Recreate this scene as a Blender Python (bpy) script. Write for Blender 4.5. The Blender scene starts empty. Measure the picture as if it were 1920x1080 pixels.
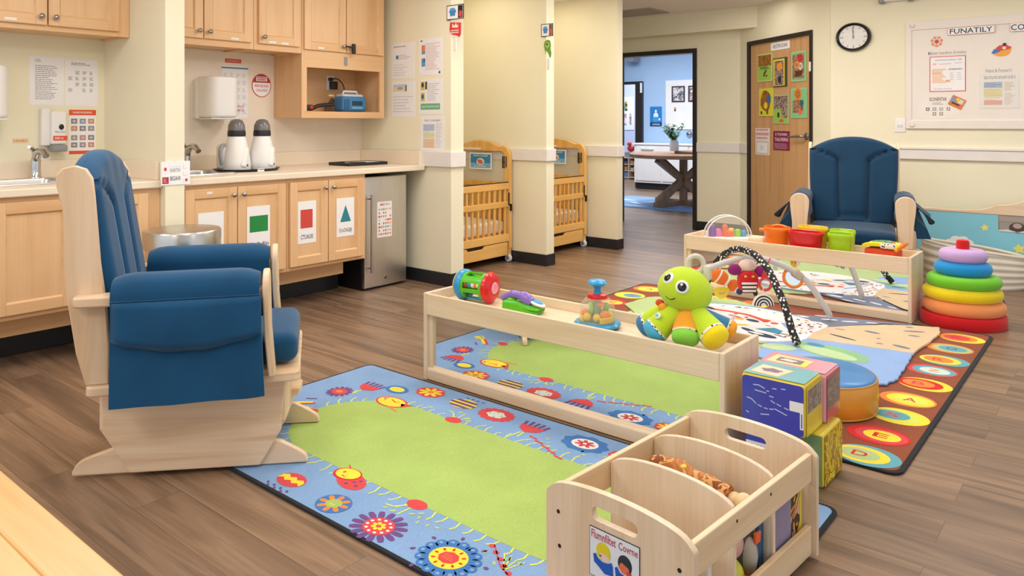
import bpy, math, random
from mathutils import Matrix, Vector
from mathutils.geometry import tessellate_polygon
S = bpy.context.scene
COL = S.collection
random.seed(7)
PI = math.pi
R = math.radians

# ------------------------------------------------------------------ materials
def lin(h):
    h = h.lstrip('#')
    o = []
    for i in (0, 2, 4):
        c = int(h[i:i+2], 16) / 255
        o.append(c / 12.92 if c <= .04045 else ((c + .055) / 1.055) ** 2.4)
    return (o[0], o[1], o[2], 1)

MATS = {}
def _new(name):
    m = bpy.data.materials.new(name)
    m.use_nodes = True
    nt = m.node_tree
    return m, nt, nt.nodes['Principled BSDF']

def _noise(nt, scale, detail=3, stretch=None, coord='Object'):
    tc = nt.nodes.new('ShaderNodeTexCoord')
    mp = nt.nodes.new('ShaderNodeMapping')
    if stretch:
        mp.inputs['Scale'].default_value = stretch
    nt.links.new(tc.outputs[coord], mp.inputs['Vector'])
    nz = nt.nodes.new('ShaderNodeTexNoise')
    nz.inputs['Scale'].default_value = scale
    nz.inputs['Detail'].default_value = detail
    nt.links.new(mp.outputs['Vector'], nz.inputs['Vector'])
    return nz

def _ramp(nt, fac, stops):
    r = nt.nodes.new('ShaderNodeValToRGB')
    cr = r.color_ramp
    cr.elements[0].position, cr.elements[0].color = stops[0]
    cr.elements[1].position, cr.elements[1].color = stops[-1]
    for p, c in stops[1:-1]:
        e = cr.elements.new(p)
        e.color = c
    nt.links.new(fac, r.inputs['Fac'])
    return r

def _bump(nt, b, height, strength, dist=.002):
    bp = nt.nodes.new('ShaderNodeBump')
    bp.inputs['Strength'].default_value = strength
    bp.inputs['Distance'].default_value = dist
    nt.links.new(height, bp.inputs['Height'])
    nt.links.new(bp.outputs['Normal'], b.inputs['Normal'])

def mul(c, k):
    return (min(1, c[0]*k), min(1, c[1]*k), min(1, c[2]*k), 1)

def plain(name, hexc, rough=.5, metal=0, var=.05, scale=9, bump=0, bscale=200, alpha=1, emit=0, spec=None, coat=0):
    m, nt, b = _new(name)
    c = lin(hexc)
    nz = _noise(nt, scale)
    rp = _ramp(nt, nz.outputs['Fac'], [(.3, mul(c, 1-var)), (.7, mul(c, 1+var))])
    nt.links.new(rp.outputs['Color'], b.inputs['Base Color'])
    b.inputs['Roughness'].default_value = rough
    b.inputs['Metallic'].default_value = metal
    if spec is not None:
        b.inputs['Specular IOR Level'].default_value = spec
    if coat:
        b.inputs['Coat Weight'].default_value = coat
        b.inputs['Coat Roughness'].default_value = .08
    if alpha < 1:
        b.inputs['Alpha'].default_value = alpha
    if emit:
        b.inputs['Emission Color'].default_value = c
        b.inputs['Emission Strength'].default_value = emit
    if bump:
        n2 = _noise(nt, bscale, 2)
        _bump(nt, b, n2.outputs['Fac'], bump)
    MATS[name] = m
    return m

def wood(name, light, dark, axis='x', rough=.42, scale=3.0, contrast=1.0, fig=.35):
    m, nt, b = _new(name)
    st = {'x': (.35, 5, 5), 'y': (5, .35, 5), 'z': (5, 5, .35)}[axis]
    n1 = _noise(nt, scale, 5, st)
    n1.inputs['Distortion'].default_value = fig
    st2 = {'x': (2, 60, 60), 'y': (60, 2, 60), 'z': (60, 60, 2)}[axis]
    n2 = _noise(nt, scale, 2, st2)
    a, d = lin(light), lin(dark)
    r1 = _ramp(nt, n1.outputs['Fac'], [(.32, d), (.5, tuple((x*.3+y*.7) for x, y in zip(d, a))), (.68, a)])
    r2 = _ramp(nt, n2.outputs['Fac'], [(.3, (.88, .87, .86, 1)), (.7, (1.03, 1.03, 1.03, 1))])
    mx = nt.nodes.new('ShaderNodeMix')
    mx.data_type = 'RGBA'
    mx.blend_type = 'MULTIPLY'
    mx.inputs['Factor'].default_value = .55 * contrast
    nt.links.new(r1.outputs['Color'], mx.inputs[6])
    nt.links.new(r2.outputs['Color'], mx.inputs[7])
    nt.links.new(mx.outputs[2], b.inputs['Base Color'])
    b.inputs['Roughness'].default_value = rough
    _bump(nt, b, n2.outputs['Fac'], .05, .001)
    MATS[name] = m
    return m

def fabric(name, hexc, rough=.85, var=.10, weave=420, bump=.25, sheen=.2):
    m, nt, b = _new(name)
    c = lin(hexc)
    nz = _noise(nt, 5, 4)
    n2 = _noise(nt, weave, 2)
    rp = _ramp(nt, nz.outputs['Fac'], [(.3, mul(c, 1-var)), (.7, mul(c, 1+var))])
    r2 = _ramp(nt, n2.outputs['Fac'], [(.35, (.86, .86, .86, 1)), (.65, (1.08, 1.08, 1.08, 1))])
    mx = nt.nodes.new('ShaderNodeMix')
    mx.data_type = 'RGBA'
    mx.blend_type = 'MULTIPLY'
    mx.inputs['Factor'].default_value = .7
    nt.links.new(rp.outputs['Color'], mx.inputs[6])
    nt.links.new(r2.outputs['Color'], mx.inputs[7])
    nt.links.new(mx.outputs[2], b.inputs['Base Color'])
    b.inputs['Roughness'].default_value = rough
    b.inputs['Specular IOR Level'].default_value = .25
    b.inputs['Sheen Weight'].default_value = sheen
    _bump(nt, b, n2.outputs['Fac'], bump, .001)
    MATS[name] = m
    return m

def floor_mat():
    m, nt, b = _new('plank_floor')
    tc = nt.nodes.new('ShaderNodeTexCoord')
    br = nt.nodes.new('ShaderNodeTexBrick')
    br.offset = .37
    br.inputs['Scale'].default_value = 1
    br.inputs['Brick Width'].default_value = 1.22
    br.inputs['Row Height'].default_value = .155
    br.inputs['Mortar Size'].default_value = .0012
    br.inputs['Mortar Smooth'].default_value = .1
    br.inputs['Bias'].default_value = 0
    br.inputs['Color1'].default_value = (0, 0, 0, 1)
    br.inputs['Color2'].default_value = (1, 1, 1, 1)
    br.inputs['Mortar'].default_value = (.5, .5, .5, 1)
    nt.links.new(tc.outputs['Object'], br.inputs['Vector'])
    # grain: noise stretched along the planks, shifted plank by plank
    ad = nt.nodes.new('ShaderNodeVectorMath')
    ad.operation = 'MULTIPLY_ADD'
    ad.inputs[1].default_value = (7, 5, 0)
    nt.links.new(br.outputs['Color'], ad.inputs[0])
    nt.links.new(tc.outputs['Object'], ad.inputs[2])
    def st(scale, s, detail, dist=0):
        mp = nt.nodes.new('ShaderNodeMapping')
        mp.inputs['Scale'].default_value = s
        nt.links.new(ad.outputs[0], mp.inputs['Vector'])
        n = nt.nodes.new('ShaderNodeTexNoise')
        n.inputs['Scale'].default_value = scale
        n.inputs['Detail'].default_value = detail
        n.inputs['Distortion'].default_value = dist
        nt.links.new(mp.outputs['Vector'], n.inputs['Vector'])
        return n
    n1 = st(2.0, (.55, 7, 1), 5, .8)
    n2 = st(4.0, (.7, 40, 1), 3, .2)
    base = _ramp(nt, n1.outputs['Fac'], [(.28, lin('#665341')), (.46, lin('#846a54')), (.6, lin('#987c63')), (.75, lin('#77614f'))])
    tone = _ramp(nt, br.outputs['Color'], [(0, (.80, .80, .82, 1)), (1, (1.12, 1.10, 1.07, 1))])
    fine = _ramp(nt, n2.outputs['Fac'], [(.3, (.82, .82, .82, 1)), (.7, (1.08, 1.08, 1.08, 1))])
    def mulmix(a, c, f):
        mx = nt.nodes.new('ShaderNodeMix')
        mx.data_type = 'RGBA'
        mx.blend_type = 'MULTIPLY'
        mx.inputs['Factor'].default_value = f
        nt.links.new(a, mx.inputs[6])
        nt.links.new(c, mx.inputs[7])
        return mx.outputs[2]
    o = mulmix(base.outputs['Color'], tone.outputs['Color'], 1)
    o = mulmix(o, fine.outputs['Color'], .8)
    seam = _ramp(nt, br.outputs['Fac'], [(0, (1, 1, 1, 1)), (1, (.55, .52, .5, 1))])
    o = mulmix(o, seam.outputs['Color'], 1)
    nt.links.new(o, b.inputs['Base Color'])
    b.inputs['Roughness'].default_value = .36
    b.inputs['Specular IOR Level'].default_value = .45
    _bump(nt, b, n2.outputs['Fac'], .06, .001)
    MATS['floor'] = m

def brushed(name, hexc, rough=.3, stretch=(1, 1, 90)):
    m, nt, b = _new(name)
    c = lin(hexc)
    nz = _noise(nt, 6, 3, stretch)
    rp = _ramp(nt, nz.outputs['Fac'], [(.3, mul(c, .93)), (.7, mul(c, 1.05))])
    nt.links.new(rp.outputs['Color'], b.inputs['Base Color'])
    b.inputs['Metallic'].default_value = 1
    b.inputs['Roughness'].default_value = rough
    _bump(nt, b, nz.outputs['Fac'], .04, .001)
    MATS[name] = m

def dotted(name, base, dot, scale, size=.32, rough=.7):
    m, nt, b = _new(name)
    tc = nt.nodes.new('ShaderNodeTexCoord')
    vo = nt.nodes.new('ShaderNodeTexVoronoi')
    vo.inputs['Scale'].default_value = scale
    vo.inputs['Randomness'].default_value = .55
    nt.links.new(tc.outputs['Object'], vo.inputs['Vector'])
    rp = _ramp(nt, vo.outputs['Distance'], [(size, lin(dot)), (size+.06, lin(base))])
    nt.links.new(rp.outputs['Color'], b.inputs['Base Color'])
    b.inputs['Roughness'].default_value = rough
    MATS[name] = m

def clear(name, hexc, alpha, rough=.08):
    m, nt, b = _new(name)
    nz = _noise(nt, 4, 2)
    rp = _ramp(nt, nz.outputs['Fac'], [(.3, mul(lin(hexc), .97)), (.7, lin(hexc))])
    nt.links.new(rp.outputs['Color'], b.inputs['Base Color'])
    b.inputs['Alpha'].default_value = alpha
    b.inputs['Roughness'].default_value = rough
    b.inputs['IOR'].default_value = 1.45
    MATS[name] = m

def speckle(name, a, c, scale=350):
    m, nt, b = _new(name)
    nz = _noise(nt, scale, 2)
    rp = _ramp(nt, nz.outputs['Fac'], [(.4, lin(a)), (.6, lin(c))])
    nt.links.new(rp.outputs['Color'], b.inputs['Base Color'])
    b.inputs['Roughness'].default_value = .38
    MATS[name] = m

def art(name, cols, scale=9, rough=.45, dist=1.2):
    """a busy printed picture: patches of several inks"""
    m, nt, b = _new(name)
    nz = _noise(nt, scale, 2)
    nz.inputs['Distortion'].default_value = dist
    n = len(cols)
    rp = nt.nodes.new('ShaderNodeValToRGB')
    rp.color_ramp.interpolation = 'CONSTANT'
    cr = rp.color_ramp
    cr.elements[0].position, cr.elements[0].color = 0, lin(cols[0])
    cr.elements[1].position, cr.elements[1].color = .32 + .36*(n-2)/max(1, n-1), lin(cols[-1])
    for i in range(1, n-1):
        e = cr.elements.new(.32 + .36*(i-1)/max(1, n-1))
        e.color = lin(cols[i])
    nt.links.new(nz.outputs['Fac'], rp.inputs['Fac'])
    nt.links.new(rp.outputs['Color'], b.inputs['Base Color'])
    b.inputs['Roughness'].default_value = rough
    MATS[name] = m

def M(n):
    if n not in MATS and n.startswith('#'):
        plain(n, n, .55, var=.03)
        MATS[n].name = 'ink_' + n[1:]
    return MATS[n]

floor_mat()
plain('wall', '#efe8cc', .75, var=.02, scale=2, bump=.05, bscale=260)
plain('wall_blue', '#a9c8ea', .75, var=.02, scale=2)
plain('wall_lilac', '#c9d0ea', .75, var=.02, scale=2)
plain('vent_grey', '#b3a59d', .7, var=.03)
plain('ceiling_paint', '#f3ecea', .85, var=.02, scale=2)
plain('rail_white', '#eae4df', .5, var=.02)
plain('base_black', '#23242a', .4, var=.1)
plain('frame_black', '#2a2320', .4, var=.1)
plain('white', '#f2efec', .45, var=.02)
plain('paper', '#f1eff0', .6, var=.015)
plain('paper_gloss', '#f4f3f4', .25, var=.015)
plain('plastic_white', '#efecea', .32, var=.02)
plain('plastic_cream', '#e9e3da', .4, var=.02)
plain('plastic_grey', '#8f9094', .4, var=.03)
plain('smoke', '#6f6c6c', .2, var=.05)
plain('black', '#1c1c1f', .45, var=.1)
plain('black_gloss', '#17181a', .2, var=.1)
plain('ink', '#3b3b40', .6, var=.1)
plain('ink_soft', '#9a9aa2', .6, var=.1)
plain('ink_pale', '#c9c8d0', .6, var=.05)
wood('cab_z', '#e8bf90', '#dbab78', 'z', .38, 2.0, .5)
wood('cab_y', '#e6bc8c', '#d9a974', 'y', .38, 2.0, .5)
wood('cab_x', '#e8bd86', '#daa86e', 'x', .38, 2.4)
wood('pine_x', '#efd4b4', '#d9b48c', 'x', .42, 2.6, .6, 1.6)
wood('pine_z', '#efd4b4', '#dfbd95', 'z', .42, 2.4, .6, 1.2)
wood('birch_x', '#f0dcc0', '#e3c6a2', 'x', .4, 2.6)
wood('birch_y', '#efd5b0', '#e2c090', 'y', .4, 2.6)
wood('birch_z', '#efdcc2', '#e0c6a4', 'z', .4, 2.6, 1, .9)
wood('birch_edge', '#f3d7ac', '#e8c592', 'x', .4, 4)
wood('crib_z', '#eebd6e', '#dfa752', 'z', .34, 2.6)
wood('crib_y', '#efbe70', '#e1a955', 'y', .34, 2.6)
wood('table_top', '#eec68a', '#e0ae6c', 'x', .35, 3, 1.1)
wood('table_inlay', '#e8b878', '#d89c58', 'x', .35, 3, 1.1)
wood('door_wood', '#d6a876', '#c59562', 'z', .45, 2.6)
wood('walnut_x', '#b08560', '#8a6242', 'x', .5, 3)
wood('walnut_z', '#b08866', '#8c6648', 'z', .5, 3)
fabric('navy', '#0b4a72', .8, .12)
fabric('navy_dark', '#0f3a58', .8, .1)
speckle('laminate', '#ead8bf', '#f2e4cf')
brushed('steel', '#c9c7c4', .28, (1, 1, 90))
brushed('steel_v', '#dedbd6', .36, (60, 60, 1.2))
plain('chrome', '#c8c8ca', .18, 1, var=.02)
plain('nickel', '#a7a6a4', .28, 1, var=.03)
m, nt, b = _new('mirror')
nz = _noise(nt, 1, 1)
rp = _ramp(nt, nz.outputs['Fac'], [(.3, (.86, .88, .88, 1)), (.7, (.88, .9, .9, 1))])
nt.links.new(rp.outputs['Color'], b.inputs['Base Color'])
b.inputs['Metallic'].default_value = 1
b.inputs['Roughness'].default_value = .015
MATS['mirror'] = m
clear('acrylic', '#f3f0e4', .16, .06)
clear('clear_dome', '#efe6c0', .28, .05)
clear('clear_shell', '#eeeaf2', .30, .08)
clear('pocket', '#c9c4b4', .35, .2)
dotted('dots_bw', '#1b1b1d', '#f4f2ee', 48, .30)
dotted('leopard', '#f0e0c8', '#2a1c18', 60, .30)
dotted('zigzag', '#f2efe8', '#202024', 90, .33)
# --- rug and mat colours
for n, c in dict(rug_blue='#82a6d2', rug_green='#a9c468', rug_brown='#8f4a2c', rug_black='#1f2024', rug_red='#d9474b', rug_orange='#ee8a3a',
                 rug_yellow='#f3dc3e', rug_purple='#6f4a88', rug_deep='#3f78bd', rug_teal='#62a8b8', rug_pale='#cfe3d8',
                 rug_lime='#d9e45e', rug_white='#f0ece6', rug_crimson='#d8201e', rug_sage='#b3c98c').items():
    fabric(n, c, .95, .06, 260, .5, .1)
for n, c in dict(mat_white='#f2eff0', mat_road='#767f96', mat_beige='#dcc29c', mat_blue='#8fb0e2', mat_green='#8fbf8c', mat_lime='#bcd8a6',
                 mat_red='#e5533c', mat_teal='#4a93b8', mat_navy='#33405c', mat_yellow='#eac653').items():
    fabric(n, c, .85, .05, 300, .3, .1)

# ------------------------------------------------------------------ mesh builder
_TXT = {}
def text_geo(s):
    if s in _TXT:
        return _TXT[s]
    cu = bpy.data.curves.new('lettering', 'FONT')
    cu.body = s
    cu.size = 1
    cu.resolution_u = 2
    cu.offset = .012
    o = bpy.data.objects.new('lettering', cu)
    me = o.to_mesh()
    vs = [(v.co.x, v.co.y) for v in me.vertices]
    fs = [tuple(p.vertices) for p in me.polygons]
    o.to_mesh_clear()
    bpy.data.objects.remove(o)
    bpy.data.curves.remove(cu)
    if vs:
        x0, x1 = min(v[0] for v in vs), max(v[0] for v in vs)
        y0, y1 = min(v[1] for v in vs), max(v[1] for v in vs)
        vs = [((x-x0)/max(1e-6, x1-x0), (y-y0)/max(1e-6, y1-y0)) for x, y in vs]
    _TXT[s] = (vs, fs)
    return _TXT[s]

def frame(O, U, V):
    U, V = Vector(U).normalized(), Vector(V).normalized()
    N = U.cross(V)
    m = Matrix.Identity(4)
    for i in range(3):
        m[i][0], m[i][1], m[i][2], m[i][3] = U[i], V[i], N[i], O[i]
    return m

LATE = []          # meshes waiting for their materials
class MB:
    def __init__(s, T=None):
        s.v, s.f, s.fm, s.mats = [], [], [], []
        s.T = T or Matrix.Identity(4)
    def mi(s, m):
        if m not in s.mats:
            s.mats.append(m)
        return s.mats.index(m)
    def add(s, vs, fs, m):
        k, i = len(s.v), s.mi(m)
        T = s.T
        s.v += [T @ Vector(p) for p in vs]
        s.f += [tuple(k+j for j in f) for f in fs]
        s.fm += [i]*len(fs)
        return s
    def box(s, x0, x1, y0, y1, z0, z1, m):
        vs = [(x, y, z) for x in (x0, x1) for y in (y0, y1) for z in (z0, z1)]
        return s.add(vs, [(0, 1, 3, 2), (4, 6, 7, 5), (0, 4, 5, 1), (2, 3, 7, 6), (0, 2, 6, 4), (1, 5, 7, 3)], m)
    def prism(s, pts, a0, a1, m, pl='xz', holes=(), fn=None, me=None):
        """polygon in plane pl extruded along the third axis from a0 to a1; holes as inner loops"""
        def mk(p, a):
            r = {'xy': (p[0], p[1], a), 'xz': (p[0], a, p[1]), 'yz': (a, p[0], p[1])}[pl]
            return fn(r) if fn else r
        loops = [list(pts)] + [list(h) for h in holes]
        flat = [p for l in loops for p in l]
        n = len(flat)
        vs = [mk(p, a0) for p in flat] + [mk(p, a1) for p in flat]
        if holes:
            tris = tessellate_polygon([[Vector((p[0], p[1], 0)) for p in l] for l in loops])
            fs = [tuple(t) for t in tris] + [tuple(n+i for i in reversed(t)) for t in tris]
        else:
            fs = [tuple(range(n)), tuple(range(2*n-1, n-1, -1))]
        side = []
        k = 0
        for l in loops:
            c = len(l)
            side += [(k+i, k+(i+1) % c, n+k+(i+1) % c, n+k+i) for i in range(c)]
            k += c
        if me:
            s.add(vs, fs, m)
            return s.add(vs, side, me)
        return s.add(vs, fs + side, m)
    def lathe(s, prof, m, n=24, c=(0, 0, 0), ax='z', sx=1, sy=1, close=False):
        vs, fs = [], []
        k = len(prof)
        for i in range(n):
            a = 2*PI*i/n
            for r, z in prof:
                p = (r*math.cos(a)*sx, r*math.sin(a)*sy, z)
                if ax == 'x': p = (p[2], p[0], p[1])
                if ax == 'y': p = (p[1], p[2], p[0])
                vs.append((p[0]+c[0], p[1]+c[1], p[2]+c[2]))
        for i in range(n):
            j = (i+1) % n
            for q in range(k if close else k-1):
                q2 = (q+1) % k
                fs.append((i*k+q, j*k+q, j*k+q2, i*k+q2))
        if not close:
            if prof[0][0] > 1e-6: fs.append(tuple(i*k for i in range(n)))
            if prof[-1][0] > 1e-6: fs.append(tuple(i*k+k-1 for i in range(n-1, -1, -1)))
        return s.add(vs, fs, m)
    def cyl(s, c, r, h, m, n=20, ax='z', r2=None, bev=0):
        r2 = r if r2 is None else r2
        pr = [(0, 0), (r-bev, 0), (r, bev), (r2, h-bev), (r2-bev, h), (0, h)] if bev else [(0, 0), (r, 0), (r2, h), (0, h)]
        return s.lathe(pr, m, n, c, ax)
    def ell(s, c, r, m, n=20, k=12, rot=None, fn=None):
        vs, fs = [], []
        for i in range(1, k):
            t = PI*i/k
            for j in range(n):
                a = 2*PI*j/n
                vs.append((r[0]*math.sin(t)*math.cos(a), r[1]*math.sin(t)*math.sin(a), r[2]*math.cos(t)))
        vs += [(0, 0, r[2]), (0, 0, -r[2])]
        for i in range(k-2):
            for j in range(n):
                fs.append((i*n+j, (i+1)*n+j, (i+1)*n+(j+1) % n, i*n+(j+1) % n))
        for j in range(n):
            fs.append((len(vs)-2, j, (j+1) % n))
            fs.append((len(vs)-1, (k-2)*n+(j+1) % n, (k-2)*n+j))
        if fn: vs = [fn(v) for v in vs]
        if rot is not None: vs = [tuple(rot @ Vector(v)) for v in vs]
        return s.add([(v[0]+c[0], v[1]+c[1], v[2]+c[2]) for v in vs], fs, m)
    def tube(s, pts, r, m, n=10, closed=False, cap=True):
        P = [Vector(p) for p in pts]
        k = len(P)
        rs = r if isinstance(r, (list, tuple)) else [r]*k
        vs, fs = [], []
        up = None
        for i in range(k):
            a = P[i-1] if (i > 0 or closed) else P[i]
            b = P[(i+1) % k] if (i < k-1 or closed) else P[i]
            t = (b-a).normalized()
            if up is None:
                up = Vector((0, 0, 1)) if abs(t.z) < .9 else Vector((1, 0, 0))
            x = t.cross(up).normalized()
            up = x.cross(t).normalized()
            for j in range(n):
                q = 2*PI*j/n
                vs.append(tuple(P[i] + (x*math.cos(q) + up*math.sin(q))*rs[i]))
        for i in range(k if closed else k-1):
            i2 = (i+1) % k
            for j in range(n):
                fs.append((i*n+j, i*n+(j+1) % n, i2*n+(j+1) % n, i2*n+j))
        if cap and not closed:
            fs.append(tuple(range(n-1, -1, -1)))
            fs.append(tuple((k-1)*n+j for j in range(n)))
        return s.add(vs, fs, m)
    def rbox(s, c, sz, r, m, n=8, fn=None, q=4):
        """rounded box as one closed skin"""
        def axis(h):
            rr = min(r, h)
            a = [-h + rr*(1-math.cos(PI/2*i/q)) if False else -h + rr*i/q for i in range(q)]
            mid = [-(h-rr) + 2*(h-rr)*i/n for i in range(n+1)]
            bl = [-x for x in reversed(a)]
            o = []
            for x in a+mid+bl:
                if not o or abs(x-o[-1]) > 1e-7: o.append(x)
            return o
        H = [x/2 for x in sz]
        A = [axis(h) for h in H]
        L = [len(a)-1 for a in A]
        idx, vs, fs = {}, [], []
        def V(i, j, k):
            key = (i, j, k)
            if key not in idx:
                p = [A[0][i], A[1][j], A[2][k]]
                inn = [max(-(h-min(r, h)), min(h-min(r, h), x)) for x, h in zip(p, H)]
                d = Vector([x-y for x, y in zip(p, inn)])
                if d.length > 1e-9:
                    rr = min(r, *H)
                    d = d.normalized()*r
                    p = [min(max(y+z, -h), h) for y, z, h in zip(inn, d, H)]
                if fn: p = fn(p)
                idx[key] = len(vs)
                vs.append((p[0]+c[0], p[1]+c[1], p[2]+c[2]))
            return idx[key]
        for a in range(3):
            b1, b2 = (a+1) % 3, (a+2) % 3
            for side in (0, L[a]):
                for i in range(L[b1]):
                    for j in range(L[b2]):
                        def g(u, w):
                            t = [0, 0, 0]
                            t[a], t[b1], t[b2] = side, u, w
                            return V(*t)
                        f = (g(i, j), g(i+1, j), g(i+1, j+1), g(i, j+1))
                        fs.append(f if side else f[::-1])
        return s.add(vs, fs, m)
    def grid(s, nu, nv, fn, m, closeu=False):
        vs = [fn(i/nu, j/nv) for i in range(nu+1) for j in range(nv+1)]
        fs = [(i*(nv+1)+j, (i+1)*(nv+1)+j, (i+1)*(nv+1)+j+1, i*(nv+1)+j+1) for i in range(nu) for j in range(nv)]
        return s.add(vs, fs, m)
    # ---- flat marks in the xy plane of the current frame at height z
    def poly(s, pts, z, m):
        return s.add([(p[0], p[1], z) for p in pts], [tuple(range(len(pts)))], m)
    def rect(s, x0, x1, y0, y1, z, m):
        return s.poly([(x0, y0), (x1, y0), (x1, y1), (x0, y1)], z, m)
    def oval(s, cx, cy, rx, ry, z, m, n=28, rot=0, wob=0, f=5):
        pts = []
        for i in range(n):
            a = 2*PI*i/n
            k = 1 + wob*math.sin(a*f)
            x, y = rx*k*math.cos(a), ry*k*math.sin(a)
            pts.append((cx + x*math.cos(rot)-y*math.sin(rot), cy + x*math.sin(rot)+y*math.cos(rot)))
        return s.poly(pts, z, m)
    def stroke(s, pts, w, z, m):
        """a drawn line of width w"""
        for (x0, y0), (x1, y1) in zip(pts, pts[1:]):
            d = math.hypot(x1-x0, y1-y0) or 1
            nx, ny = -(y1-y0)/d*w/2, (x1-x0)/d*w/2
            s.poly([(x0+nx, y0+ny), (x0-nx, y0-ny), (x1-nx, y1-ny), (x1+nx, y1+ny)], z, m)
        return s
    def petals(s, cx, cy, r0, r1, w, n, z, m, ph=0, sy=1):
        for i in range(n):
            a = 2*PI*i/n + ph
            c, d = math.cos(a), math.sin(a)
            q = []
            for (r, t) in ((r0, -w*.35), (r0+(r1-r0)*.6, -w*.5), (r1*.97, -w*.36), (r1, 0), (r1*.97, w*.36), (r0+(r1-r0)*.6, w*.5), (r0, w*.35)):
                q.append((cx + r*c - t*d, cy + (r*d + t*c)*sy))
            s.poly(q, z, m)
        return s
    def text(s, st, x0, x1, y0, y1, z, m, rot=0):
        vs, fs = text_geo(st)
        w, h = x1-x0, y1-y0
        cx, cy = (x0+x1)/2, (y0+y1)/2
        c, d = math.cos(rot), math.sin(rot)
        o = []
        for a, b in vs:
            x, y = (a-.5)*w, (b-.5)*h
            o.append((cx + x*c - y*d, cy + x*d + y*c, z))
        return s.add(o, fs, m)
    def lines(s, x0, x1, y0, y1, n, z, m, fill=.45, rnd=None, minw=.55):
        """rows of print too small to read"""
        rn = rnd or random
        st = (y1-y0)/n
        for i in range(n):
            y = y1 - st*(i+.5)
            x = x0
            end = x0 + (x1-x0)*rn.uniform(minw, 1)
            while x < end:
                w = (x1-x0)*rn.uniform(.04, .14)
                s.rect(x, min(end, x+w), y-st*fill/2, y+st*fill/2, z, m)
                x += w + (x1-x0)*.025
        return s
    def build(s, name, parent=None, loc=(0, 0, 0), bev=0, smooth=35, seg=2, sub=0, recalc=True):
        me = bpy.data.meshes.new(name)
        me.from_pydata([tuple(v) for v in s.v], [], s.f)
        LATE.append((me, list(s.mats)))
        me.polygons.foreach_set('material_index', s.fm)
        if recalc:
            import bmesh
            bm = bmesh.new()
            bm.from_mesh(me)
            bmesh.ops.recalc_face_normals(bm, faces=bm.faces)
            bm.to_mesh(me)
            bm.free()
        if smooth:
            me.polygons.foreach_set('use_smooth', [True]*len(me.polygons))
            me.set_sharp_from_angle(angle=R(smooth))
        me.update()
        o = bpy.data.objects.new(name, me)
        COL.objects.link(o)
        o.location = loc
        if parent: o.parent = parent
        if sub:
            md = o.modifiers.new('Subdivision', 'SUBSURF')
            md.levels = md.render_levels = sub
        if bev:
            md = o.modifiers.new('Bevel', 'BEVEL')
            md.width = bev
            md.segments = seg
            md.limit_method = 'ANGLE'
            md.angle_limit = R(40)
        return o

def thing(name, label, cat, loc=(0, 0, 0), rz=0, group=None):
    o = bpy.data.objects.new(name, None)
    o.empty_display_size = .05
    COL.objects.link(o)
    o.location = loc
    o.rotation_euler = (0, 0, rz)
    return tag(o, label, cat, group)

def tag(o, label, cat, group=None):
    o['label'] = label
    o['category'] = cat
    if group: o['group'] = group
    return o

def struct(o):
    o['kind'] = 'structure'
    return o

def dup(root, loc, rz=None, label=None, group=None):
    r = root.copy()
    COL.objects.link(r)
    r.location = loc
    if rz is not None: r.rotation_euler = (0, 0, rz)
    if label: r['label'] = label
    if group: r['group'] = group
    for ch in list(root.children):
        c = ch.copy()
        COL.objects.link(c)
        c.parent = r
        for g in list(ch.children):
            d = g.copy()
            COL.objects.link(d)
            d.parent = c
    return r

def rrect(x0, x1, y0, y1, r, n=5):
    o = []
    for cx, cy, a0 in ((x1-r, y1-r, 0), (x0+r, y1-r, 90), (x0+r, y0+r, 180), (x1-r, y0+r, 270)):
        for i in range(n+1):
            a = R(a0 + 90*i/n)
            o.append((cx + r*math.cos(a), cy + r*math.sin(a)))
    return o

def arc(cx, cy, rx, ry, a0, a1, n):
    return [(cx + rx*math.cos(R(a0+(a1-a0)*i/n)), cy + ry*math.sin(R(a0+(a1-a0)*i/n))) for i in range(n+1)]

def smoothpath(pts, n=6):
    """Catmull-Rom through 3-D (or 2-D) points"""
    P = [Vector(p) for p in pts]
    P = [P[0]*2-P[1]] + P + [P[-1]*2-P[-2]]
    o = []
    for i in range(1, len(P)-2):
        a, b, c, d = P[i-1:i+3]
        for k in range(n):
            t = k/n
            o.append(.5*((2*b) + (c-a)*t + (2*a-5*b+4*c-d)*t*t + (3*b-a-3*c+d)*t**3))
    o.append(P[-2])
    return [tuple(p) for p in o]

# ------------------------------------------------------------------ the room
def sbox(name, x0, x1, y0, y1, z0, z1, m, bev=0, parent=None):
    o = MB().box(x0, x1, y0, y1, z0, z1, m).build(name, parent, bev=bev, smooth=0)
    if parent is None: struct(o)
    return o

CZ = 2.45
sbox('floor', -10.5, 3.2, -2.6, 16.6, -.06, 0, 'floor')
sbox('ceiling', -5.05, 3.2, -2.6, 8.12, CZ, CZ+.08, 'ceiling_paint')
sbox('wall_left', -5.05, -4.95, -2.6, 8.0, 0, CZ, 'wall')
sbox('wall_left_panel', -4.9502, -4.947, 2.131, 4.049, 1.0, 1.722, 'splash')
plain('splash', '#efe2d0', .5, var=.02)
sbox('wall_divider', -4.95, -4.16, 2.02, 2.13, 0, CZ, 'wall')
sbox('wall_alcove_near', -4.95, -3.925, 4.05, 4.185, 0, CZ, 'wall')
sbox('wall_alcove_middle', -4.95, -3.868, 5.15, 5.26, 0, CZ, 'wall')
sbox('wall_alcove_far', -4.95, -3.845, 6.25, 6.35, 0, CZ, 'wall')
wb = MB()
wb.box(-3.875, -3.351, 8.0, 8.12, 0, 2.8, 'wall').box(-5.05, -3.875, 8.0, 8.12, 2.055, 2.8, 'wall')
struct(wb.build('wall_back', smooth=0))
struct(MB().prism([(-4.95, 7.8), (-3.082, 7.8), (-3.351, 8.0), (-4.95, 8.0)], 2.227, CZ, 'wall', 'xy').build('wall_header', smooth=0))
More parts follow.
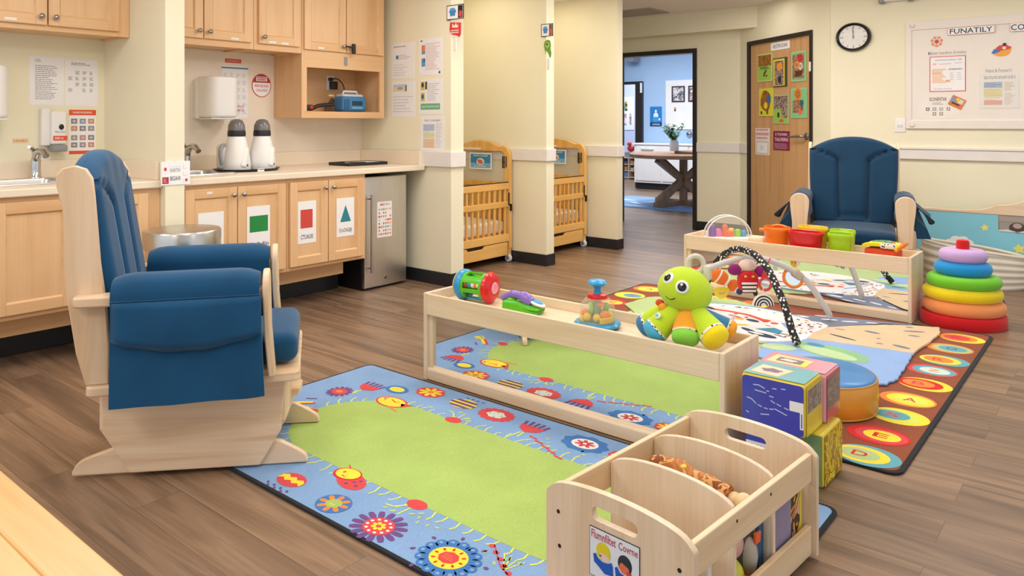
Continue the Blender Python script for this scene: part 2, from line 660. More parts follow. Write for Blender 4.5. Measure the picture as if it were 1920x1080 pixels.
struct(MB().box(-2.138, 3.2, 7.1, 7.2, 0, CZ, 'wall').build('wall_right', smooth=0))
AA = R(-36.6)
AX = Vector((math.cos(AA), math.sin(AA), 0))
AF = frame((-3.351, 8.0, 0), AX, (0, 0, 1))          # u along the angled wall, v up, n towards the room
w = MB(AF)
w.prism([(0, 0), (.151, 0), (.151, 2.088), (1.272, 2.088), (1.272, 0), (1.52, 0), (1.52, CZ), (0, CZ)], -.1, 0, 'wall', 'xy')
struct(w.build('wall_angled', smooth=0))
# door in the angled wall
d = MB(AF)
d.box(.195, 1.233, .012, 2.046, -.045, -.012, 'door_wood')
door = struct(d.build('door_1', smooth=0))
f = MB(AF)
f.prism([(.151, 0), (.151, 2.088), (1.272, 2.088), (1.272, 0), (1.231, 0), (1.231, 2.046), (.192, 2.046), (.192, 0)], -.1, .012, 'frame_black', 'xy')
f.build('door_frame', door, bev=.002, smooth=0)
h = MB(AF)
h.cyl((1.165, 1.09, -.012), .034, .012, 'nickel', 24, bev=.003)
h.tube([(1.165, 1.09, 0), (1.165, 1.09, .04), (1.155, 1.09, .05), (1.10, 1.088, .052), (1.0, 1.082, .05), (.955, 1.083, .046)], [.012, .012, .013, .012, .010, .008], 'nickel', 10)
h.build('door_handle', door, smooth=60)
st = MB(AF)
st.box(1.238, 1.262, 1.70, 1.79, .012, .022, 'plastic_white')
st.build('door_sensor', door, bev=.003, smooth=0)
# dark frame of the far doorway
fr = MB()
fr.box(-3.912, -3.862, 7.985, 8.135, 0, 2.068, 'frame_black').box(-4.95, -3.912, 7.985, 8.135, 2.018, 2.068, 'frame_black').box(-4.95, -4.90, 7.985, 8.135, 0, 2.018, 'frame_black')
struct(fr.build('trim_1', bev=.002, smooth=0))
# white rails
def rail(n, boxes):
    m = MB()
    for b in boxes: m.box(*b, 'rail_white')
    struct(m.build('trim_%d' % n, bev=.004, smooth=0))
rail(2, [(-4.26, -3.905, 4.03, 4.05, .888, 1.003), (-3.925, -3.905, 4.05, 4.19, .888, 1.003)])
rail(3, [(-4.95, -3.848, 5.13, 5.15, .892, .996), (-3.868, -3.848, 5.15, 5.265, .892, .996)])
rail(4, [(-4.95, -3.825, 6.23, 6.25, .892, .997), (-3.845, -3.825, 6.25, 6.355, .892, .997)])
rail(5, [(-3.862, -3.351, 7.98, 8.0, .888, .996)])
t = MB(AF)
t.box(0, .151, .888, .996, 0, .02, 'rail_white')
t.box(1.272, 1.5, .905, 1.01, 0, .02, 'rail_white')
struct(t.build('trim_6', bev=.004, smooth=0))
r = MB()
r.box(-2.12, 3.2, 7.076, 7.1, .912, 1.006, 'rail_white').box(-2.12, 3.2, 7.066, 7.1, .996, 1.015, 'rail_white')
struct(r.build('trim_7', bev=.004, smooth=0))
# black cove base
def cove(name, boxes, T=None):
    m = MB(T)
    for b in boxes: m.box(*b, 'base_black')
    struct(m.build(name, bev=.004, smooth=0))
cove('baseboard_alcove_near', [(-4.95, -3.913, 4.038, 4.05, 0, .098), (-3.925, -3.913, 4.05, 4.19, 0, .098)])
cove('baseboard_alcove_middle', [(-4.95, -3.856, 5.138, 5.15, 0, .098), (-3.868, -3.856, 5.15, 5.265, 0, .098)])
cove('baseboard_alcove_far', [(-4.95, -3.833, 6.238, 6.25, 0, .098), (-3.845, -3.833, 6.25, 6.355, 0, .098)])
cove('baseboard_back', [(-3.862, -3.351, 7.988, 8.0, 0, .1)])
cove('baseboard_angled', [(0, .151, 0, .1, 0, .012), (1.272, 1.5, 0, .1, 0, .012)], AF)
cove('baseboard_right', [(-2.13, 3.2, 7.088, 7.1, 0, .1)])
cove('baseboard_left', [(-4.57, -4.55, .5, 2.02, .0, .15), (-4.57, -4.55, 2.13, 3.5, .0, .15), (-4.95, -4.935, 3.45, 4.04, 0, .1)])
# ceiling vent
v = thing('ceiling_vent', 'square slatted air vent in the ceiling before the far doorway', 'vent', (-4.31, 7.39, CZ))
a = MB()
a.prism(rrect(-.31, .31, -.22, .22, .01), -.012, 0, 'vent_grey', 'xy', holes=[rrect(-.27, .27, -.18, .18, .005)])
a.build('frame', v, smooth=0)
a = MB()
for i in range(12):
    y = -.165 + .03*i
    a.prism([(y-.012, -.002), (y+.010, -.012), (y+.012, -.010), (y-.010, 0)], -.27, .27, 'vent_grey', 'yz')
a.build('slats', v, smooth=0)
a = MB().box(-.27, .27, -.18, .18, -.0008, 0, 'plastic_grey')
a.build('backing', v, smooth=0)

# ------------------------------------------------------------------ rooms beyond the doorway
w = MB()
w.box(-7.24, -3.4, 12.62, 12.74, 0, 2.9, 'wall_blue').box(-8.35, -7.24, 12.62, 12.74, 1.985, 2.9, 'wall_blue').box(-10.4, -8.35, 12.62, 12.74, 0, 2.9, 'wall_blue')
struct(w.build('wall_far', smooth=0))
sbox('wall_far_right', -3.4, -3.3, 8.12, 12.74, 0, 2.9, 'wall_blue')
sbox('wall_far_left', -10.5, -10.4, 8.12, 16.5, 0, 2.9, 'wall_blue')
sbox('wall_far_near', -10.5, -5.05, 8.02, 8.12, 0, 2.9, 'wall_blue')
sbox('wall_far_end', -10.5, -3.3, 15.6, 15.7, 0, 2.9, 'wall_lilac')
sbox('ceiling_far', -10.5, -3.3, 8.12, 15.7, 2.82, 2.9, 'white')
f = MB()
f.box(-7.33, -7.18, 12.56, 12.78, 0, 1.96, 'frame_black').box(-8.45, -7.18, 12.56, 12.78, 1.955, 2.0, 'frame_black').box(-8.45, -8.35, 12.56, 12.78, 0, 1.96, 'frame_black')
struct(f.build('trim_8', bev=.004, smooth=0))
o = MB().box(-7.21, -7.175, 12.53, 12.5615, 1.78, 1.97, 'plastic_white').build('door_closer', smooth=0, bev=.004)
tag(o, 'small white box on the dark frame of the far blue room door', 'door closer')
# white counter with drawers under the blue wall
c = thing('storage_counter', 'white storage counter along the far blue wall behind the wooden table', 'cabinet', (-5.5, 12.3, 0))
a = MB().box(-1.66, 1.66, -.06, .31, .12, .815, 'white')
a.build('body', c, bev=.004, smooth=0)
MB().box(-1.68, 1.68, -.09, .31, .815, .845, 'white').build('countertop', c, bev=.004, smooth=0)
MB().box(-1.64, 1.64, -.02, .31, 0, .12, 'base_black').build('plinth', c, smooth=0)
for i in range(3):
    x = -1.62 + i*1.08
    p = MB().box(x, x+1.05, -.075, -.06, .66, .80, 'white').build('drawer', c, bev=.004, smooth=0)
    MB().tube([(x+.12, -.075, .74), (x+.13, -.10, .74), (x+.36, -.10, .74), (x+.37, -.075, .74)], .010, 'plastic_cream', 8).build('drawer_handle', p, smooth=60)
for i in range(6):
    x = -1.62 + i*.54
    MB().box(x, x+.51, -.075, -.06, .16, .64, 'white').build('door', c, bev=.004, smooth=0)
# whiteboard with two framed photographs
YW = 12.62
a = MB(frame((-6.71, YW-.001, 1.095), (1, 0, 0), (0, 0, 1)))
a.box(0, 1.6, 0, .90, 0, .02, 'white')
tag(a.build('bulletin_board', bev=.006, smooth=0), 'white board hung on the far blue wall above the table', 'board')
def framed(x0, x1, z0, z1, lab, pic):
    t = thing('framed_photograph', lab, 'picture', (x0, YW-.022, z0), 0, 'black framed photographs on the far white board')
    w_, h_ = x1-x0, z1-z0
    F = frame((0, 0, 0), (1, 0, 0), (0, 0, 1))
    MB(F).prism([(0, 0), (w_, 0), (w_, h_), (0, h_)], 0, .015, 'black', 'xy', holes=[[(.02, .02), (.02, h_-.02), (w_-.02, h_-.02), (w_-.02, .02)]]).build('frame', t, smooth=0)
    MB(F).box(.02, w_-.02, .02, h_-.02, 0, .004, pic).build('photo', t, smooth=0)
art('photo_grey', ['#2b2b2d', '#6f6c70', '#c9bfc2', '#e3dcdc'], 14)
art('photo_rose', ['#e9dcd8', '#c8b0ac', '#8c7474', '#ece6e2'], 14)
framed(-6.578, -6.321, 1.598, 1.887, 'black framed grey photograph at the left on the far white board', 'photo_grey')
framed(-6.248, -5.99, 1.598, 1.887, 'black framed photograph cut by the doorway edge on the far white board', 'photo_rose')
a = MB(frame((-6.545, YW-.0205, 1.415), (1, 0, 0), (0, 0, 1)))
a.box(0, .06, 0, .10, 0, .002, 'paper').oval(.03, .06, .022, .03, .003, 'rug_orange', 12).oval(.03, .03, .02, .02, .0035, 'ink', 10)
tag(a.build('sticker', smooth=0), 'tiny orange and black sticker below the left photograph on the white board', 'sticker')
a = MB(frame((-7.042, YW+.0005, 1.151), (1, 0, 0), (0, 0, 1)))
a.box(0, .246, 0, .369, 0, .006, '#1f7fc4').rect(0, .246, 0, .075, .007, '#163a66').text('AWARE', .05, .20, .022, .052, .008, '#dfe8f2')
a.oval(.123, .2, .05, .06, .007, '#e8edf2', 16).oval(.123, .285, .022, .025, .007, '#eef1f5', 12).oval(.123, .13, .07, .05, .0075, '#3d9be0', 16).oval(.2, .13, .02, .025, .008, '#dfe6ec', 10)
tag(a.build('poster', smooth=0), 'blue poster with a pale figure on the far blue wall', 'poster')
a = MB()
a.lathe([(0, 0), (.05, 0), (.055, .01), (.05, .035), (.03, .045), (0, .047)], 'nickel', 20, (-6.237, YW, 1.008), 'y')
a = MB(frame((-6.237, YW, 1.008), (1, 0, 0), (0, 0, 1))).lathe([(0, 0), (.05, 0), (.055, .01), (.05, .035), (.03, .045), (0, .047)], 'nickel', 20)  # plain round silver fitting, its use unknown
tag(a.build('wall_fitting', smooth=60), 'round silver fitting on the blue wall beside the vase', 'wall fitting')
a = MB().prism([(0, 0), (.02, -.07), (.13, -.11), (.22, -.11), (.22, 0)], 12.32, 12.6, 'plastic_grey', 'xz')
a = MB().prism([(-7.42, 2.82), (-7.42, 2.42), (-7.35, 2.36), (-7.22, 2.36), (-7.22, 2.82)], 12.3, 12.5, 'plastic_grey', 'xz')
tag(a.build('ceiling_bracket', smooth=0), 'grey bracket under the ceiling of the far blue room', 'bracket')
# table, vase and rug in the far room
a = MB()
a.box(-1.35, 1.35, -.72, .72, 0, .008, 'rug_blue')
rn = random.Random(4)
for i in range(26):
    a.oval(rn.uniform(-1.25, 1.25), rn.uniform(-.64, .64), rn.uniform(.08, .22), rn.uniform(.03, .07), .0084+.00002*i, '#cfe0ee' if i % 3 else '#5d8fc4', 14, rn.uniform(-.3, .3), .12, 4)
a = tag(a.build('area_rug', loc=(-5.15, 10.22, 0), smooth=0), 'light blue patterned rug under the wooden table in the far room', 'rug')
t = thing('pedestal_table', 'round topped brown table on crossed timber legs in the far room', 'table', (-5.15, 10.22, .009))
MB().cyl((0, 0, .70), .79, .055, 'walnut_x', 48, bev=.008).build('tabletop', t, smooth=40)
def beam(p, q, w_, m):
    p, q = Vector(p), Vector(q)
    d = (q-p).normalized()
    x = d.cross(Vector((0, 0, 1))).normalized()
    y = x.cross(d).normalized()
    vs = [tuple(p+x*a*w_+y*b*w_) for a in (-1, 1) for b in (-1, 1)] + [tuple(q+x*a*w_+y*b*w_) for a in (-1, 1) for b in (-1, 1)]
    return MB().add(vs, [(0, 1, 3, 2), (4, 6, 7, 5), (0, 4, 5, 1), (2, 3, 7, 6), (0, 2, 6, 4), (1, 5, 7, 3)], m)
for k in range(4):
    an = R(72 + 90*k)
    c_, s_ = math.cos(an), math.sin(an)
    beam((.52*c_, .52*s_, .68), (-.0*c_, -.0*s_, .355), .042, 'walnut_z').build('upper_leg', t, bev=.004, smooth=0)
    beam((.50*c_, .50*s_, .045), (.0, .0, .385), .042, 'walnut_z').build('lower_leg', t, bev=.004, smooth=0)
MB().box(-.045, .045, -.045, .045, .05, .70, 'walnut_z').build('post', t, bev=.004, smooth=0)
a = MB()
T0 = Matrix.Rotation(R(72), 4, 'Z')
a.T = T0
a.box(-.56, .56, -.04, .04, 0, .07, 'walnut_x').box(-.04, .04, -.56, .56, 0, .0698, 'walnut_x')
a.build('foot_cross', t, bev=.004, smooth=0)
a = MB().cyl((.12, .2, .755), .33, .035, 'walnut_x', 40, bev=.006)
a.build('lazy_tray', t, smooth=40)
v = thing('vase', 'white vase of green leafy sprigs on the far wooden table', 'vase', (-5.28, 10.18, .80))
MB().lathe([(0, 0), (.06, 0), (.065, .015), (.07, .09), (.058, .14), (.046, .165), (.039, .165), (.05, .13), (.058, .07), (.05, .02), (0, .02)], 'plastic_white', 24).build('pot', v, smooth=60)
rn = random.Random(11)
st_, lf = MB(), MB()
for i in range(13):
    an, sp = rn.uniform(0, 2*PI), rn.uniform(.05, .20)
    hh = rn.uniform(.16, .30)
    p = [(0, 0, .1), (sp*.3*math.cos(an), sp*.3*math.sin(an), .1+hh*.45), (sp*math.cos(an), sp*math.sin(an), .1+hh)]
    sp_ = smoothpath(p, 6)
    st_.tube(sp_, .003, 'rug_sage', 5)
    for q in range(4, len(sp_)):
        for sgn in (-1, 1):
            x, y, z = sp_[q]
            la = rn.uniform(0, 2*PI)
            L = rn.uniform(.05, .08)
            u = Vector((math.cos(la), math.sin(la), rn.uniform(.1, .6))).normalized()
            s2 = u.cross(Vector((0, 0, 1))).normalized()*L*.34
            c0 = Vector((x, y, z))
            lf.add([tuple(c0), tuple(c0+u*L*.4+s2), tuple(c0+u*L), tuple(c0+u*L*.4-s2)], [(0, 1, 2, 3)], 'leaf')
plain('leaf', '#4f7d5a', .5, var=.3, scale=30)
st_.build('stems', v, smooth=60)
lf.build('leaves', v, smooth=0, recalc=False)
# the third room: white board and toy shelf seen through two doorways
YE = 15.6
a = MB(frame((-9.97, YE-.0015, 1.045), (1, 0, 0), (0, 0, 1)))
a.box(0, .846, 0, .775, 0, .015, 'white')
tag(a.build('bulletin_board', bev=.004, smooth=0), 'white pin board in the farthest room seen through two doorways', 'board')
art('photo_green', ['#3f6b3c', '#8fae52', '#d8c64a', '#2d4a38'], 10)
art('photo_blue', ['#2f5f96', '#5a9ad0', '#d88a5a', '#e9e4de'], 10)
for (x, z, w_, h_, p, lab) in ((-9.375, 1.50, .075, .22, 'photo_green', 'tall green picture at the top of the farthest pin board'), (-9.44, 1.53, .06, .07, 'rug_teal', 'small teal card left of the green picture on the farthest pin board'), (-9.425, 1.16, .095, .27, 'photo_blue', 'blue and orange picture low on the farthest pin board'), (-9.245, 1.17, .05, .26, 'photo_rose', 'pale card at lower right of the farthest pin board')):
    b_ = MB(frame((x, YE-.0166, z), (1, 0, 0), (0, 0, 1))).box(0, w_, 0, h_, 0, .003, p)
    tag(b_.build('picture', smooth=0), lab, 'picture', 'pictures on the farthest pin board')
sh = thing('toy_shelf', 'pale wooden toy shelf in the farthest room', 'shelf', (-8.77, 14.36, 0))
a = MB()
a.box(-.5, .5, .13, .15, .04, .56, 'birch_x')
for z in (.03, .17, .31, .45): a.box(-.5, .5, -.15, .13, z, z+.018, 'birch_x')
for x in (-.5, -.02, .30, .482): a.box(x, x+.018, -.15, .13, 0, .468, 'birch_z')
a.build('carcass', sh, bev=.003, smooth=0)
rn = random.Random(5)
cols = ['#d8483a', '#e9a05a', '#c95a4a', '#f0d8b8', '#3f6f9c', '#b8453c', '#e6c79a']
for z in (.1885, .3285):
    for i, x in enumerate((-.42, -.30, -.18, -.08, .06, .14, .22, .37, .44)):
        hh = rn.uniform(.05, .10)
        b_ = MB().rbox((0, 0, hh/2), (.06, .12, hh), .012, rn.choice(cols), 2)
        tag(b_.build('toy_block', loc=(-8.77+x, 14.31, z), smooth=50), 'small coloured toy block on the shelves of the farthest pale toy shelf', 'toy', 'toy blocks on the farthest shelf')
for i, x in enumerate((-.3, .10, .22)):
    b_ = MB().rbox((0, 0, .05), (.10, .13, .10), .02, ['#5a86b4', '#3f6f9c', '#7aa0c4'][i], 2)
    tag(b_.build('toy_bin', loc=(-8.77+x, 14.31, .0485), smooth=50), 'blue toy bin on the bottom shelf of the farthest toy shelf', 'bin', 'blue bins on the farthest shelf')
b_ = MB().rbox((0, 0, .06), (.3, .14, .12), .02, 'plastic_grey', 2)
tag(b_.build('toy_house', loc=(-8.45, 14.34, .4685), smooth=50), 'grey toy house on top of the farthest toy shelf', 'toy')
b_ = MB().ell((0, 0, .07), (.09, .05, .07), '#c63a34').ell((-.03, -.02, .17), (.05, .045, .05), '#cf4a3e').ell((.08, 0, .10), (.04, .03, .03), '#c63a34')
tag(b_.build('stuffed_toy', loc=(-8.47, 14.34, .589), smooth=60), 'red stuffed toy on the grey house on the farthest toy shelf', 'toy')

# ------------------------------------------------------------------ kitchen wall
XB, XF = -4.95, -4.215        # wall face, cabinet face
def shaker(mb, y0, y1, z0, z1, x, t=.02, fw=.055, wz='cab_z', wy='cab_y'):
    """framed cabinet door facing +X with its face at x"""
    mb.box(x-t, x, y0, y0+fw, z0, z1, wz).box(x-t, x, y1-fw, y1, z0, z1, wz)
    mb.box(x-t, x-.0005, y0+fw, y1-fw, z0, z0+fw, wy).box(x-t, x-.0005, y0+fw, y1-fw, z1-fw, z1, wy)
    mb.box(x-t, x-.010, y0+fw, y1-fw, z0+fw, z1-fw, wz)
    b = .008
    Y0, Y1, Z0, Z1 = y0+fw, y1-fw, z0+fw, z1-fw
    for p, q, r_, s_ in (((Y0, Z0), (Y1, Z0), (Y1-b, Z0+b), (Y0+b, Z0+b)), ((Y1, Z0), (Y1, Z1), (Y1-b, Z1-b), (Y1-b, Z0+b)), ((Y1, Z1), (Y0, Z1), (Y0+b, Z1-b), (Y1-b, Z1-b)), ((Y0, Z1), (Y0, Z0), (Y0+b, Z0+b), (Y0+b, Z1-b))):
        mb.add([(x-.002, *p), (x-.002, *q), (x-.0098, *r_), (x-.0098, *s_)], [(0, 1, 2, 3)], wy)
    return mb

def knob(parent, x, y, z):
    MB(frame((x, y, z), (0, 1, 0), (0, 0, 1))).lathe([(0, 0), (.006, 0), (.006, .012), (.013, .018), (.015, .024), (.012, .029), (0, .031)], 'nickel', 16).build('knob', parent, smooth=60)

def base_cab(y0, y1, doors, label, name='base_cabinet', z1=.858, apron_end=None):
    t = thing(name, label, 'cabinet', (XF, (y0+y1)/2, 0), 0, 'base cabinets along the left wall')
    yo = (y0+y1)/2
    b = MB()
    xb_ = XB-XF+.005
    b.box(xb_, xb_+.012, y0-yo, y1-yo, .26, z1, 'cab_z').box(xb_, -.022, y0-yo, y0-yo+.018, .26, z1-.001, 'cab_z').box(xb_, -.022, y1-yo-.018, y1-yo, .26, z1-.001, 'cab_z').box(xb_, -.022, y0-yo, y1-yo, .26, .278, 'cab_z')
    for (a, c) in ((y0, doors[0][0]+.006), (doors[-1][1]-.006, y1)):
        b.box(-.022, -.003, a-yo, c-yo, .26, z1, 'cab_z')
    for i in range(len(doors)-1):
        b.box(-.022, -.0035, doors[i][1]-.006-yo, doors[i+1][0]+.006-yo, .26, z1, 'cab_z')
    b.box(-.022, -.0032, y0-yo, y1-yo, z1-.035, z1, 'cab_y').box(-.022, -.0032, y0-yo, y1-yo, .26, .295, 'cab_y')
    b.build('body', t, bev=.0015, smooth=0)
    ae = y1 if apron_end is None else apron_end
    MB().box(-.155, -.135, y0-yo, ae-yo, .15, .26, 'cab_y').build('apron', t, bev=.001, smooth=0)
    for k, (a, c, side) in enumerate(doors):
        m = shaker(MB(), a-yo, c-yo, .287, .832, .018)
        d_ = m.build('door', t, bev=.0018, smooth=0)
        if side:
            knob(d_, .018, (c-.03 if side > 0 else a+.03)-yo, .785)
    return t
C0 = base_cab(.80, 2.018, [(.835, 1.195, 1), (1.208, 1.572, 1), (1.585, 1.945, -1)], 'maple base cabinet under the left sink beside the blue glider')
C1 = base_cab(2.132, 2.835, [(2.155, 2.478, 1), (2.484, 2.818, -1)], 'maple base cabinet right of the wall stub with a green shape card')
C2 = base_cab(2.837, 3.478, [(2.852, 3.146, 1), (3.152, 3.452, -1)], 'maple base cabinet beside the fridge with red and teal shape cards', apron_end=3.39)
MB().box(.019, .0195, -.2, -.165, .80, .815, 'plastic_cream').build('label_strip', C1, smooth=0)
# dark side panel by the fridge recess
# counters
def counter(y0, y1, label, sink, sides):
    t = thing('countertop', label, 'countertop', (XF, (y0+y1)/2, .858))
    yo = (y0+y1)/2
    m = MB()
    sx0, sx1, sy0, sy1 = sink
    out = [(XB-XF+.003, y0-yo), (.03, y0-yo), (.03, y1-yo), (XB-XF+.003, y1-yo)]
    hole = rrect(sx0-XF, sx1-XF, sy0-yo, sy1-yo, .04, 4)
    m.prism(out, 0, .04, 'laminate', 'xy', holes=[hole[::-1]])
    m.build('slab', t, bev=.006, smooth=30, seg=3)
    MB().box(XB-XF+.003, XB-XF+.023, y0-yo, y1-yo, .04, .142, 'laminate').build('backsplash', t, bev=.004, smooth=0)
    for s_ in sides:
        a = y0-yo if s_ < 0 else y1-yo-.018
        MB().box(XB-XF+.024, -.02 if s_ < 0 else -.012, a, a+.018, .04, .142, 'laminate').build('side_splash', t, bev=.003, smooth=0)
    return t
counter(.78, 2.018, 'cream laminate countertop with the left sink and faucet', (-4.80, -4.42, 1.20, 1.66), (1,))
counter(2.132, 4.034, 'cream laminate countertop over the shape card cabinets and fridge', (-4.80, -4.42, 2.21, 2.60), (1,))
def sink(x0, x1, y0, y1, label):
    t = thing('sink', label, 'sink', ((x0+x1)/2, (y0+y1)/2, .8985))
    a, b = (x1-x0)/2, (y1-y0)/2
    n = 6
    L = []
    for (gx, gy, z, r) in ((.018, .018, .001, .05), (.016, .016, .006, .05), (-.002, -.002, .006, .04), (-.006, -.006, -.004, .04), (-.012, -.012, -.11, .04), (-.05, -.05, -.125, .03)):
        L.append([(p[0], p[1], z) for p in rrect(-a-gx, a+gx, -b-gy, b+gy, r, n)])
    m = MB()
    k = len(L[0])
    vs = [p for l in L for p in l]
    fs = [(i*k+j, i*k+(j+1) % k, (i+1)*k+(j+1) % k, (i+1)*k+j) for i in range(len(L)-1) for j in range(k)]
    fs.append(tuple((len(L)-1)*k+j for j in range(k)))
    m.add(vs, fs, 'steel')
    m.build('basin', t, smooth=40, recalc=False)
    MB().cyl((0, 0, -.126), .03, .004, 'nickel', 20).build('drain', t, smooth=40)
    return t
sink(-4.80, -4.42, 1.20, 1.66, 'stainless steel sink set in the left countertop behind the glider')
sink(-4.80, -4.42, 2.21, 2.60, 'stainless steel sink beside the white appliances')
def faucet(x, y, label, rz=0):
    t = thing('faucet', label, 'faucet', (x, y, .8986), rz)
    m = MB()
    m.lathe([(0, 0), (.032, 0), (.034, .008), (.027, .016), (.025, .06), (.027, .10), (.024, .115), (0, .118)], 'chrome', 20)
    m.tube(smoothpath([(0, 0, .09), (.015, 0, .135), (.06, 0, .165), (.12, 0, .160), (.155, 0, .135)], 5), [.023]*8+[.02]*8+[.017]*5, 'chrome', 14)
    m.build('spout', t, smooth=60)
    h_ = MB()
    h_.tube(smoothpath([(0, 0, .11), (-.004, -.004, .15), (.01, -.02, .172), (.055, -.05, .185)], 5), [.016]*6+[.012]*6+[.009]*4, 'chrome', 10)
    h_.build('lever', t, smooth=60)
    return t
faucet(-4.83, 1.60, 'chrome faucet behind the left sink')
faucet(-4.835, 2.49, 'chrome faucet behind the right sink by the wall stub')
o = MB().ell((0, 0, .02), (.035, .05, .02), '#2f4558').ell((.01, .04, .035), (.015, .03, .012), '#41586c')
tag(o.build('scrub_brush', loc=(-4.47, 1.17, .905), smooth=60), 'dark blue scrubber on the rim at the left edge beside the left sink', 'scrubber')

# wall cabinets
XU = -4.60
def upper(y0, y1, z0, z1, doors, label, dz0, dz1, dlabels=()):
    t = thing('wall_cabinet', label, 'cabinet', (XU, (y0+y1)/2, z0), 0, 'maple wall cabinets over the counters')
    yo = (y0+y1)/2
    b = MB()
    b.box(XB-XU+.003, -.02, y0-yo, y1-yo, .012, z1-z0, 'cab_z')
    b.box(-.02, -.001, y0-yo, doors[0][0]+.005-yo, 0, z1-z0, 'cab_z').box(-.02, -.001, doors[-1][1]-.005-yo, y1-yo, 0, z1-z0, 'cab_z')
    b.box(-.02, -.0015, y0-yo, y1-yo, 0, dz0+.008-z0, 'cab_y')
    b.box(XB-XU+.003, -.02, y0-yo, y0-yo+.018, 0, .012, 'cab_z').box(XB-XU+.003, -.02, y1-yo-.018, y1-yo, 0, .012, 'cab_z')
    b.build('body', t, bev=.0015, smooth=0)
    for (a, c, side) in doors:
        d_ = shaker(MB(), a-yo, c-yo, dz0-z0, dz1-z0, .018).build('door', t, bev=.0018, smooth=0)
        knob(d_, .018, (c-.032 if side > 0 else a+.032)-yo, dz0-z0+.045)
    for (y, z) in dlabels:
        MB().box(.0185, .0192, y-.028-yo, y+.028-yo, z-z0, z+.014-z0, 'plastic_cream').build('label_strip', t, smooth=0)
    return t
U0 = upper(.7, 2.018, 1.722, 2.442, [(.735, 1.135, -1), (1.15, 1.575, 1), (1.582, 1.955, -1)], 'maple wall cabinet at upper left over the left sink', 1.752, 2.42, [(1.40, 1.762)])
U1 = upper(2.132, 2.838, 1.714, 2.442, [(2.15, 2.470, 1), (2.477, 2.815, -1)], 'double door maple wall cabinet over the right towel dispenser', 1.758, 2.42, [(2.69, 1.766)])
U2 = upper(2.840, 3.216, 1.714, 2.442, [(2.868, 3.198, -1)], 'narrow single door maple wall cabinet left of the open shelf unit', 1.758, 2.42, [(2.97, 1.766), (3.07, 1.764)])
# unit with the open shelf
Y0, Y1 = 3.218, 3.988
t = thing('wall_cabinet', 'maple wall cabinet with an open shelf holding the blue radio', 'cabinet', (XU, (Y0+Y1)/2, 1.254), 0, 'maple wall cabinets over the counters')
yo, z0 = (Y0+Y1)/2, 1.254
b = MB()
bx = XB-XU+.003
b.box(bx, 0, Y0-yo, Y0-yo+.02, 0, 1.188, 'cab_z').box(bx, 0, Y1-yo-.02, Y1-yo, 0, 1.188, 'cab_z')
b.box(bx, -.001, Y0-yo+.02, Y1-yo-.02, 0, .048, 'cab_y').box(bx, -.001, Y0-yo+.02, Y1-yo-.02, .385, 1.188, 'cab_z')
b.box(bx, bx+.012, Y0-yo+.02, Y1-yo-.02, .048, .385, 'cab_y')
b.box(-.02, 0, Y0-yo+.02, Y0-yo+.045, .048, .385, 'cab_z').box(-.02, 0, Y1-yo-.045, Y1-yo-.02, .048, .385, 'cab_z')
b.box(-.02, .0005, Y0-yo+.02, Y1-yo-.02, .365, .49, 'cab_y')
b.build('body', t, bev=.0015, smooth=0)
for a, c, sd in ((3.232, 3.598, 1), (3.606, 3.970, -1)):
    d_ = shaker(MB(), a-yo, c-yo, .492, 1.166, .018).build('door', t, bev=.0018, smooth=0)
    knob(d_, .018, (c-.03 if sd > 0 else a+.03)-yo, .535)
lk = MB()
lk.rbox((.05, .042, .522), (.02, .03, .075), .006, 'black', 2).tube([(.048, -.03, .535), (.05, .03, .533)], .006, 'black', 8)
lk.build('child_lock', t, smooth=50)
MB().box(.0185, .0192, -.255, -.205, .503, .517, 'plastic_cream').build('label_strip', t, smooth=0)
MB().box(.001, .004, -.01, .02, .395, .46, 'plastic_grey').build('strap', t, smooth=0)
OZ = 1.254 + .0485          # open shelf floor
ra = thing('radio', 'blue and grey portable radio on the open shelf', 'radio', (-4.74, 3.76, OZ))
MB().rbox((0, 0, .062), (.13, .235, .118), .025, '#3f7fb0', 4).build('body', ra, smooth=60)
MB().rbox((-.005, 0, .122), (.10, .20, .035), .016, '#c9d2d8', 3).build('lid', ra, smooth=60)
MB().tube([(0, -.075, .13), (0, -.06, .16), (0, .06, .16), (0, .075, .13)], .009, '#dfe4e8', 8).build('handle', ra, smooth=60)
MB().box(.064, .067, -.03, .07, .05, .085, '#24404f').box(.064, .067, -.03, .07, .025, .04, '#6fb0d8').build('display', ra, smooth=0)
MB().rbox((.064, -.08, .06), (.008, .05, .08), .004, '#2c5f8c', 2).build('speaker_grille', ra, smooth=60)
tg = MB()
tg.tube(smoothpath([(0, -.13, .012), (0, -.08, .03), (0, -.03, .022), (.01, .03, .045), (.015, .16, .055)], 4), [.010]*9+[.014]*8, 'black', 8)
tg.rbox((0, -.055, .028), (.035, .06, .045), .01, 'black', 2).ell((.018, -.045, .03), (.008, .014, .014), '#d8442c', 10, 8)
tag(tg.build('clamp_tool', loc=(-4.72, 3.42, OZ), smooth=60), 'black clamp with an orange dot lying on the open shelf', 'clamp')
o = MB()
o.prism([(-.03, 0), (.02, 0), (.05, .10), (.03, .11), (.0, .06), (-.02, .07)], -.01, .01, '#6b4a34', 'yz').box(-.008, .008, .0, .05, .12, .135, 'birch_y')
tag(o.build('wooden_stand', loc=(-4.82, 3.615, OZ), bev=.002, smooth=0), 'small brown wooden stand left of the blue radio', 'stand')
ow = thing('wall_outlet', 'white outlet with black plug adapter at the back of the open shelf', 'outlet', (XB+.016, 3.715, 1.535))
MB().rbox((.003, 0, 0), (.006, .072, .116), .003, 'plastic_white', 2).build('cover_plate', ow, smooth=50)
MB().rbox((.024, .018, -.02), (.038, .058, .062), .006, 'black', 2).build('adapter', ow, smooth=50)
MB().rbox((.018, -.005, .028), (.028, .03, .026), .005, 'black', 2).build('plug', ow, smooth=50)
